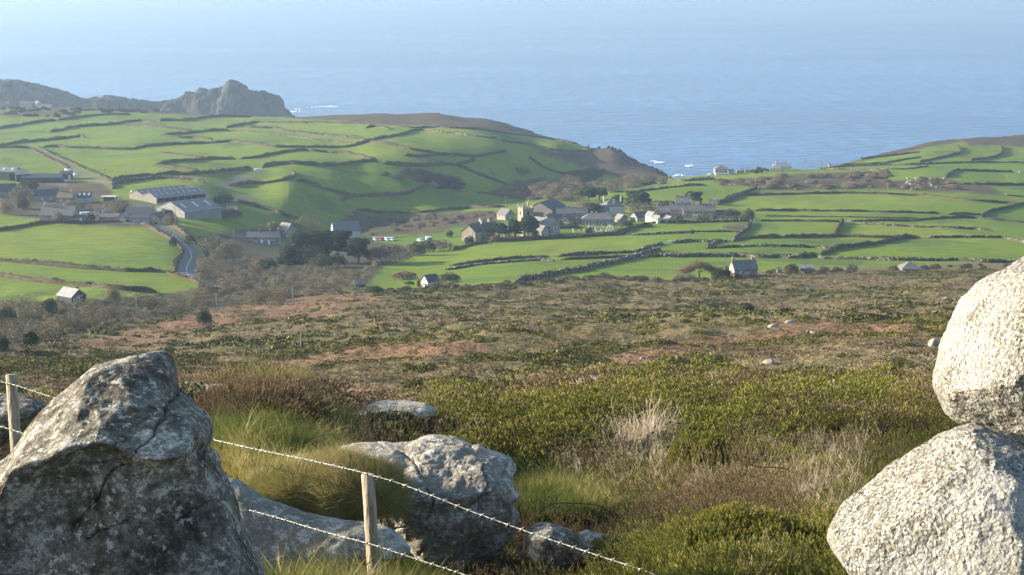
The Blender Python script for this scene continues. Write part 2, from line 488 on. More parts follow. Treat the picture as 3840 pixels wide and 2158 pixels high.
MUD = [[(815,702),(850,675),(975,645),(1000,645),(880,690),(822,708)],
       [(470,830),(520,790),(640,770),(860,735),(980,745),(860,765),(700,800),(560,850)],
       Zm(0,600,2.585,[(420,170),(700,170),(640,260),(450,230)])]
TRACK = Zm(0,280,2.0125,[(240,552),(420,640),(560,720),(700,780),(850,830)])
reg = YG > 60
def soft(polys, U, V, jit):
    w = np.zeros(U.shape)
    for p in polys:
        w = np.maximum(w, inpoly(U + jit[0], V + jit[1], p).astype(float))
    return w
jx = (fbm(XG * 0.05, YG * 0.05, 3, 21) - 0.5) * 26; jy = (fbm(XG * 0.05 + 9, YG * 0.05, 3, 22) - 0.5) * 9
moorw = sstep(-4, 4, VG - np.interp(UG, MB_U, MB_V) + jy * 0.5) * 1.0
moorw[YG < 300] = 1.0
roughw = soft(ROUGH, UG, VG, (jx * 0.5, jy * 0.6)) * reg
scrubw = soft(SCRUB, UG, VG, (jx, jy)) * (YG > 200)
brack = soft(BRACKEN, UG, VG, (jx * 1.5, jy * 2.2)) * (YG > 60)
mudw = soft(MUD, UG, VG, (jx * 0.3, jy * 0.3)) * (YG > 300)
mudw = np.maximum(mudw, 1 - sstep(5, 9, dline(UG, VG, TRACK)))
coast = sstep(0.0, 12.0, YG - Yc)
roughw = np.maximum(roughw, coast)
moorw = moorw * (1 - coast)
cover = np.stack([moorw, roughw, np.maximum(scrubw, 0), mudw], -1)
def blur2(a):
    b = a.copy(); b[1:-1] = (a[:-2] + 2 * a[1:-1] + a[2:]) / 4; c = b.copy(); c[:, 1:-1] = (b[:, :-2] + 2 * b[:, 1:-1] + b[:, 2:]) / 4
    return c
cover[..., 2] = np.maximum(cover[..., 2], 0.75 * sstep(75, 45, YG))
cover = blur2(cover)
idx = np.arange(NA * NL).reshape(NA, NL)
Fq = np.stack([idx[:-1, :-1], idx[1:, :-1], idx[1:, 1:], idx[:-1, 1:]], -1).reshape(-1, 4)
Vt = np.stack([XG, YG, Z], -1).reshape(-1, 3)
# drop ground far under water
keep = (Z.reshape(-1)[Fq].max(1) > -7.5)
Fq = Fq[keep]

m = NT("ground_cover")
cv = m.n("ShaderNodeAttribute", attribute_name="cover")
sep = m.n("ShaderNodeSeparateColor"); m.l(cv.outputs["Color"], sep.inputs[0])
wm, wr, ws = sep.outputs; wmud = cv.outputs["Alpha"]
wbr = m.attr("bracken")
n_big = m.noise(0.0085, 3, 0.5); n_mid = m.noise(0.06, 4, 0.6); n_fine = m.noise(0.9, 4, 0.7); n_str = m.noise(0.25, 4, 0.65, sc=(0.35, 1, 1))
n_tiny = m.noise(6.0, 3, 0.7)
# grass fields
g = m.ramp(n_big, [(0.30, (0.098, 0.150, 0.007)), (0.5, (0.138, 0.184, 0.008)), (0.70, (0.185, 0.212, 0.014))])
g = m.mix(m.mr(n_str, 0.38, 0.68, 0.0, 0.65), g, (0.052, 0.115, 0.016))
g = m.mix(m.mr(n_mid, 0.5, 0.75, 0.0, 0.35), g, (0.135, 0.180, 0.045))
g = m.mix(m.mr(n_fine, 0.50, 0.72, 0.0, 0.6), g, (0.040, 0.085, 0.012))
n_cl = m.noise(0.022, 5, 0.7, sc=(1, .6, 1)); g = m.mix(m.mr(n_cl, 0.54, 0.63, 0.0, 0.75), g, (0.058, 0.088, 0.018))
g = m.mix(m.mr(m.noise(0.16, 3, 0.6), 0.66, 0.72, 0.0, 0.7), g, (0.075, 0.070, 0.025))
# rough brown bracken and bramble
r_ = m.ramp(n_mid, [(0.3, (0.038, 0.028, 0.020)), (0.5, (0.078, 0.056, 0.038)), (0.68, (0.075, 0.078, 0.034))])
r_ = m.mix(m.mr(n_fine, 0.45, 0.75, 0.0, 0.5), r_, (0.110, 0.078, 0.050))
s_ = m.ramp(n_fine, [(0.3, (0.035, 0.035, 0.020)), (0.7, (0.085, 0.068, 0.042))])
# moor: straw grass, heather and low gorse
mo = m.ramp(n_fine, [(0.28, (0.085, 0.070, 0.034)), (0.48, (0.158, 0.124, 0.064)), (0.7, (0.25, 0.19, 0.11))])
mo = m.mix(m.mr(n_mid, 0.42, 0.62, 0.0, 0.65), mo, (0.070, 0.078, 0.025))
br = m.ramp(n_fine, [(0.3, (0.125, 0.075, 0.044)), (0.55, (0.200, 0.120, 0.070)), (0.75, (0.25, 0.165, 0.10))])
mo = m.mix(wbr, mo, br)
col = m.mix(wr, g, r_); col = m.mix(wm, col, mo); col = m.mix(ws, col, s_)
mud = m.ramp(n_mid, [(0.3, (0.10, 0.085, 0.075)), (0.7, (0.17, 0.145, 0.125))])
col = m.mix(wmud, col, mud)
m.color(col); m.rough(0.95); m.b.inputs["Specular IOR Level"].default_value = 0.1
hb = m.math("ADD", m.math("MULTIPLY", n_str, 0.6), n_fine)
b1 = m.bump(hb, 0.35, 0.5)
m.bump(m.math("MULTIPLY", n_fine, m.math("ADD", wm, wr)), 0.9, 0.9, b1)
GROUND = m.mat
gme = mesh_np("ground", Vt, Fq, None, GROUND, True, {"cover": cover.reshape(-1, 4), "bracken": blur2(brack[..., None])[..., 0].reshape(-1)})
go = put("ground", gme); go["kind"] = "structure"

# ------------------------------------------------------------------ rocky headland across the bay
OUT = Zm(0,280,2.0125,[(-900,150),(-500,70),(-200,45),(0,40),(60,38),(150,45),(300,78),(430,110),(530,150),(620,188),(720,172),(740,180),(790,155),(860,160),(920,168),
 (940,182),(1000,185),(1100,198),(1200,200),(1300,188),(1380,160),(1400,130),(1425,128),(1470,140),(1500,105),(1550,110),(1580,125),(1600,110),(1660,100),
 (1690,95),(1712,60),(1740,43),(1790,52),(1850,85),(1870,115),(1920,125),(1980,130),(2040,150),(2110,165),(2125,200),(2140,250),(2180,275),(2200,300),(2225,340)])
YH = 2500.0
hx = np.array([ray(u, v)[0] * YH for u, v in OUT]); hzv = np.array([CZ - ray(u, v)[1] * YH for u, v in OUT])
gx = np.linspace(-1090, hx[-1] + 25, 620); gy = np.linspace(-200, 260, 200)
GX, GY = np.meshgrid(gx, gy, indexing="ij")
rid = np.interp(GX, hx, hzv, right=-6)
Wd = np.interp(GX, [-1100, -560, -480, -380, -300], [230, 170, 60, 95, 60])
warp = (fbm(GX * 0.02, GY * 0.02, 3, 31) - 0.5) * 0.5
tt = np.abs(GY) / Wd + warp * sstep(0.05, 0.3, np.abs(GY) / Wd)
prof = np.clip(1 - np.abs(tt) ** 1.25, -0.4, 1)
ZH = rid * prof
rg = np.abs(fbm(GX * 0.035, GY * 0.035, 5, 33, 0.6) - 0.5) * 2
ZH = ZH - (rg * 16) * sstep(0.02, 0.25, np.abs(GY) / Wd) + (fbm(GX * 0.10, GY * 0.10, 4, 35, .65) - 0.5) * 9.0 * (0.45 + sstep(0.0, 0.3, tt)) * sstep(0, 20, rid)
ZH = ZH + np.abs(fbm(GX * 0.05, GY * 0.05, 3, 37) - .5) * 16 * sstep(-440, -400, GX) * sstep(10, 30, rid)
ZH = ZH + (fbm(GX * 0.24, GY * 0.24, 3, 39, .7) - 0.5) * 5.5 * sstep(2, 14, rid)
ZH = np.minimum(ZH, rid + 1.2)
ZH -= 14 * sstep(hx[-1] - 6, hx[-1] + 4, GX)
ZH = np.maximum(ZH, -6)
m = NT("headland_rock")
nn = m.noise(0.035, 5, 0.65); nf = m.noise(0.35, 4, 0.65)
c = m.ramp(nn, [(0.35, (0.018, 0.022, 0.014)), (0.5, (0.030, 0.030, 0.023)), (0.70, (0.075, 0.066, 0.057))])
c = m.mix(m.mr(nf, 0.5, 0.7, 0, 0.7), c, (0.07, 0.065, 0.05))
m.color(c); m.bump(nf, 0.9, 4.0); m.rough(0.95)
ii = np.arange(GX.size).reshape(GX.shape)
Fh = np.stack([ii[:-1, :-1], ii[1:, :-1], ii[1:, 1:], ii[:-1, 1:]], -1).reshape(-1, 4)
hm = mesh_np("headland", np.stack([GX, GY + YH, ZH], -1).reshape(-1, 3), Fh, None, m.mat, True)
hd = put("headland", hm); hd["kind"] = "structure"

# white water breaking on the rocks
m = NT("sea_foam"); m.color((0.8, 0.83, 0.85)); m.rough(0.7); FOAM = m.mat
fb = MB()
def foam(u, v, wpx, hpx, seed):
    rr = random.Random(seed)
    a, s = ray(u, v); y = CZ / s; x = a * y; k = y / F
    for q in range(9):
        cx = x + rr.gauss(0, 0.33) * wpx * k; cyy = y + rr.gauss(0, 0.4) * hpx * k * 10; w_ = wpx * k * rr.uniform(0.12, 0.4); h_ = hpx * k * rr.uniform(1.2, 3.5)
        n = 12; z = 0.25 + 0.02 * q
        vs = [(cx + w_ * math.cos(2 * PI * i / n) * rr.uniform(0.6, 1.1), cyy + h_ * math.sin(2 * PI * i / n) * rr.uniform(0.6, 1.1), z) for i in range(n)]
        top = [(p[0] * 0.3 + cx * 0.7, p[1] * 0.3 + cyy * 0.7, z + 0.5) for p in vs]
        fb.add(vs + top, [(i, (i + 1) % n, n + (i + 1) % n, n + i) for i in range(n)] + [tuple(range(n, 2 * n))])
for k_, a_ in enumerate([(1225,401,50,3.5),(1195,403,30,2),(1100,420,34,5),(1085,427,26,3),(1120,412,18,2.5),(2478,611,40,2.5),(2578,624,34,2.5),(2450,606,20,2),(2545,660,30,3),(3000,560,0.1,0.1)]):
    foam(*a_, k_)
fo = fb.build("sea_foam", FOAM); fo["kind"] = "stuff"

# rocky outcrop down the seaward edge of the coast hill
cr = MB(); rr = random.Random(77)
CRM = bpy.data.materials["headland_rock"]
CPT = [(2190,548,3),(2215,548,5),(2240,546,7),(2262,544,9),(2285,545,10),(2305,550,9),(2318,560,8),(2335,572,6),(2350,580,5),(2372,592,6),(2392,600,5),(2410,608,5),(2425,616,5),(2440,620,7),(2458,630,6),(2470,636,7),(2484,643,6),(2496,650,6),(2508,660,5),(1650,416,3),(1700,428,3),(1770,437,3),(1835,443,4),(1985,487,3),(2090,517,3),(2120,522,4)]
for (u, v, sz) in CPT:
    for q in range(5):
        uu = u + rr.uniform(-13, 13); vv = v + rr.uniform(2, 15); p = hit(uu, vv, 900); k = p.y / F
        r = sz * k * rr.uniform(.5, 1.2); n = 6; vs = []
        for z_, q_ in ((-.8, 1.0), (.2, .95), (.9, .5)):
            for i in range(n):
                a = 2 * PI * i / n; j = rr.uniform(.7, 1.2); vs.append((p.x + r * q_ * j * math.cos(a), p.y + r * q_ * j * math.sin(a), p.z + r * z_ * rr.uniform(.6, 1.1)))
        vs.append((p.x + rr.uniform(-.3, .3) * r, p.y, p.z + r * rr.uniform(.8, 1.3)))
        fs = [(i * n + k2, i * n + (k2 + 1) % n, (i + 1) * n + (k2 + 1) % n, (i + 1) * n + k2) for i in range(2) for k2 in range(n)] + [(2 * n + k2, 2 * n + (k2 + 1) % n, 3 * n) for k2 in range(n)]
        cr.add(vs, fs)
hcr = MB()
for (u, v) in OUT:
    if not (380 < u < 1070): continue
    for q in range(9 if u > 680 else 4):
        x = ray(u, v)[0] * YH + rr.uniform(-16, 16); zt = float(np.interp(x, hx, hzv)); y = YH + rr.uniform(-14, 6)
        r = rr.uniform(1.6, 4.6); zb_ = zt - r * rr.uniform(.7, 2.6) - (abs(y - YH) * .25); n = 6; vs = []
        for z_, q_ in ((-1.4, 1.1), (.2, .95), (.9, .55)):
            for i in range(n):
                a = 2 * PI * i / n; j = rr.uniform(.65, 1.2); vs.append((x + r * q_ * j * math.cos(a), y + r * q_ * j * math.sin(a), zb_ + r * z_ * rr.uniform(.6, 1.15)))
        vs.append((x, y, zb_ + r * rr.uniform(.9, 1.35)))
        hcr.add(vs, [(i * n + k2, i * n + (k2 + 1) % n, (i + 1) * n + (k2 + 1) % n, (i + 1) * n + k2) for i in range(2) for k2 in range(n)] + [(2 * n + k2, 2 * n + (k2 + 1) % n, 3 * n) for k2 in range(n)])
hc_ = hcr.build("headland_crags", CRM); hc_["kind"] = "stuff"
co_ = cr.build("coast_crag", CRM); co_["kind"] = "stuff"
# ------------------------------------------------------------------ field hedges: stone and turf banks
def hedge_mat(name, stone, brown):
    m = NT(name)
    a = m.noise(0.35, 4, 0.65); b = m.noise(2.2, 3, 0.7)
    c = m.ramp(a, [(0.32, (0.022, 0.030, 0.012)), (0.5, (0.046, 0.042, 0.022) if not brown else (0.075, 0.050, 0.030)), (0.68, (0.095, 0.070, 0.042))])
    c = m.mix(m.mr(b, 0.55, 0.7, 0, 0.6), c, (0.075, 0.085, 0.030))
    if stone:
        v = m.vor(0.9); s = m.mr(v, 0.30, 0.42, 1, 0)
        c = m.mix(m.math("MULTIPLY", s, m.mr(a, 0.42, 0.6)), c, (0.30, 0.27, 0.22))
    m.color(c); m.bump(b, 0.8, 0.4); m.rough(0.95)
    return m.mat
HM = {"turf": hedge_mat("hedge_turf", False, False), "brown": hedge_mat("hedge_bramble", False, True), "stone": hedge_mat("hedge_stone_and_turf", True, False)}
m = NT("field_stone"); b = m.noise(1.1, 4, 0.6)
m.color(m.ramp(b, [(0.3, (0.17, 0.155, 0.13)), (0.55, (0.29, 0.265, 0.22)), (0.75, (0.40, 0.375, 0.31))])); m.bump(b, 0.6, 0.2); STONE = m.mat

def rock_mesh_pts(r, rr, n=8):
    """small irregular boulder: vertices and faces"""
    vs = []; fs = []
    rings = [(-0.6, 0.75), (0.1, 1.0), (0.65, 0.72)]
    for z, q in rings:
        for k in range(n):
            a = 2 * PI * k / n
            j = rr.uniform(0.75, 1.15)
            vs.append((r[0] * q * j * math.cos(a), r[1] * q * j * math.sin(a), r[2] * z * rr.uniform(0.85, 1.15)))
    vs.append((r[0] * rr.uniform(-.2, .2), r[1] * rr.uniform(-.2, .2), r[2] * rr.uniform(0.85, 1.05)))
    for i in range(2):
        for k in range(n):
            fs.append((i * n + k, i * n + (k + 1) % n, (i + 1) * n + (k + 1) % n, (i + 1) * n + k))
    for k in range(n): fs.append((2 * n + k, 2 * n + (k + 1) % n, 3 * n))
    return vs, fs

def drape(pts, step_px=9):
    """pixel polyline -> ground points about 1.5 m apart"""
    out = []
    for (x1, y1), (x2, y2) in zip(pts[:-1], pts[1:]):
        n = max(1, int(math.hypot(x2 - x1, y2 - y1) / step_px))
        for i in range(n):
            t = i / n; out.append(hit(x1 + (x2 - x1) * t, y1 + (y2 - y1) * t, 60))
    out.append(hit(pts[-1][0], pts[-1][1], 60))
    P = np.array([(p.x, p.y) for p in out])
    for _ in range(2):
        if len(P) > 3: P[1:-1] = (P[:-2] + 2 * P[1:-1] + P[2:]) / 4
    seg = np.hypot(*(P[1:] - P[:-1]).T); cum = np.concatenate([[0], np.cumsum(seg)])
    n = max(3, int(cum[-1] / 1.6)); s = np.linspace(0, cum[-1], n)
    return np.stack([np.interp(s, cum, P[:, 0]), np.interp(s, cum, P[:, 1])], 1), cum[-1]

def hedge(label, lines, style="turf", h=1.7, w=0.60, name="field_hedge", cat="hedge", dens=1.0):
    V = []; Fc = []; mi = []; T = []
    h = h * 0.72
    hs = abs(hash(label)) % 1000 if False else sum(ord(c) for c in label) % 997
    rr = random.Random(hs)
    nb = 0
    for li, pts in enumerate(lines):
        P, Ltot = drape(pts)
        n = len(P)
        tan = np.gradient(P, axis=0); tan /= np.maximum(np.hypot(tan[:, 0], tan[:, 1]), 1e-6)[:, None]
        nor = np.stack([-tan[:, 1], tan[:, 0]], 1)
        s = np.arange(n) * 1.6
        hh = h * (0.62 + 0.85 * fbm(s * 0.06 + hs, s * 0 + li, 4, 41, 0.6))
        ww = w * (0.7 + 0.6 * fbm(s * 0.08, s * 0 + hs, 3, 42))
        hh = hh * (0.72 + 0.56 * vnoise(s * 0.33, s * 0 + hs * 1.7, 47)); taper = np.minimum(1, np.minimum(s, s[::-1]) / 2.5 + 0.25); hh = hh * taper
        prof = [(-1.25, -0.5), (-0.8, 0.55), (-0.35, 0.95), (0.3, 1.0), (0.8, 0.55), (1.25, -0.5)]
        ring = []
        for q, zq in prof:
            jit = (vnoise(s * 0.45 + q * 9, s * 0 + hs, 43) - 0.5)
            px_ = P + nor * (ww * q * (1 + jit * 0.5))[:, None]
            z = H(px_[:, 0], px_[:, 1]) + (hh * zq * (1 + (vnoise(s * 0.6, s * 0 + q * 5 + hs, 44) - 0.5) * 0.5) if zq > 0 else zq)
            ring.append(np.stack([px_[:, 0], px_[:, 1], z], 1))
        G = np.stack(ring, 1)                    # n,6,3
        k = len(prof); V.append(G.reshape(-1, 3))
        i0 = np.arange(n - 1)[:, None] * k + np.arange(k - 1)[None, :] + nb
        q4 = np.stack([i0, i0 + 1, i0 + k + 1, i0 + k], -1).reshape(-1, 4)
        Fc.append(q4)
        nb += n * k
        # leafy growth
        m_ = int(Ltot * 9 * dens)
        if m_:
            ii = np.array([rr.randrange(n) for _ in range(m_)]); qq = rng.uniform(-1.0, 1.0, m_)
            c = P[ii] + nor[ii] * (ww[ii] * qq)[:, None] + tan[ii] * rng.uniform(-0.9, 0.9, m_)[:, None]
            z = H(c[:, 0], c[:, 1]) + hh[ii] * (1.05 - np.abs(qq) ** 2 * 0.7) + rng.uniform(-0.15, 0.28, m_) * h * (0.6 + 1.3 * vnoise(s[ii] * 0.25, s[ii] * 0 + hs, 46))
            T.append(np.column_stack([c, z]))
        if style != "stone" or rr.random() < .5:
            for _ in range(int(Ltot / 26)):
                i = rr.randrange(n); lr = rr.uniform(.5, 1.15) * min(1.2, h * .75); mm_ = 46
                c = np.array([P[i][0], P[i][1], float(H(P[i][0], P[i][1])) + hh[i] * .8]); dd_ = rng.normal(0, 1, (mm_, 3)); dd_ /= np.linalg.norm(dd_, axis=1, keepdims=True); dd_[:, 2] = np.abs(dd_[:, 2])
                T.append(c + dd_ * np.array([lr * 1.5, lr, lr * .9]) * rng.uniform(.5, 1, (mm_, 1)))
    nq = sum(len(f) for f in Fc)
    Ft = np.zeros((0, 3), int)
    if T:
        C = np.concatenate(T); mm = len(C)
        sz = rng.uniform(0.18, 0.5, mm)[:, None, None]
        tri = rng.normal(0, 1, (mm, 3, 3)); tri /= np.linalg.norm(tri, axis=2, keepdims=True); tri[:, :, 2] *= 0.75
        TV = (C[:, None, :] + tri * sz).reshape(-1, 3)
        Ft = np.arange(mm * 3).reshape(-1, 3) + nb
        V.append(TV); nb += mm * 3
    mats = [HM[style]]
    mi = [0] * nq; Fq2 = [np.concatenate(Fc)]
    stoneq = []; stonet = []
    if style == "stone":
        mats.append(STONE)
        for pts in lines:
            P, Ltot = drape(pts)
            for c_ in range(int(Ltot * 0.7)):
                i = rr.randrange(len(P)); sc = rr.uniform(0.16, 0.42)
                vs, fs = rock_mesh_pts((sc * rr.uniform(0.9, 1.5), sc, sc * 0.8), rr, 6)
                x = P[i][0] + rr.uniform(-.5, .5); y = P[i][1] + rr.uniform(-.6, .4)
                z = float(H(x, y)) + h * rr.uniform(0.55, 1.1)
                V.append(np.array(vs) + np.array([x, y, z]))
                for f in fs: (stoneq if len(f) == 4 else stonet).append(tuple(q + nb for q in f))
                nb += len(vs)
    if stoneq:
        Fq2.append(np.array(stoneq)); nst = len(stoneq); mi += [1] * nst
    allq = np.concatenate(Fq2)
    ftt = np.concatenate([Ft, np.array(stonet).reshape(-1, 3)]) if len(stonet) else Ft
    mi += [0] * len(Ft) + [1] * len(stonet)
    VV = np.concatenate(V); org = VV.mean(0)
    me = mesh_np(name, VV - org, allq, ftt, mats, False, None, mi)
    o = put(name, me, None, Vector(org.tolist()))
    return tag(o, label, cat)

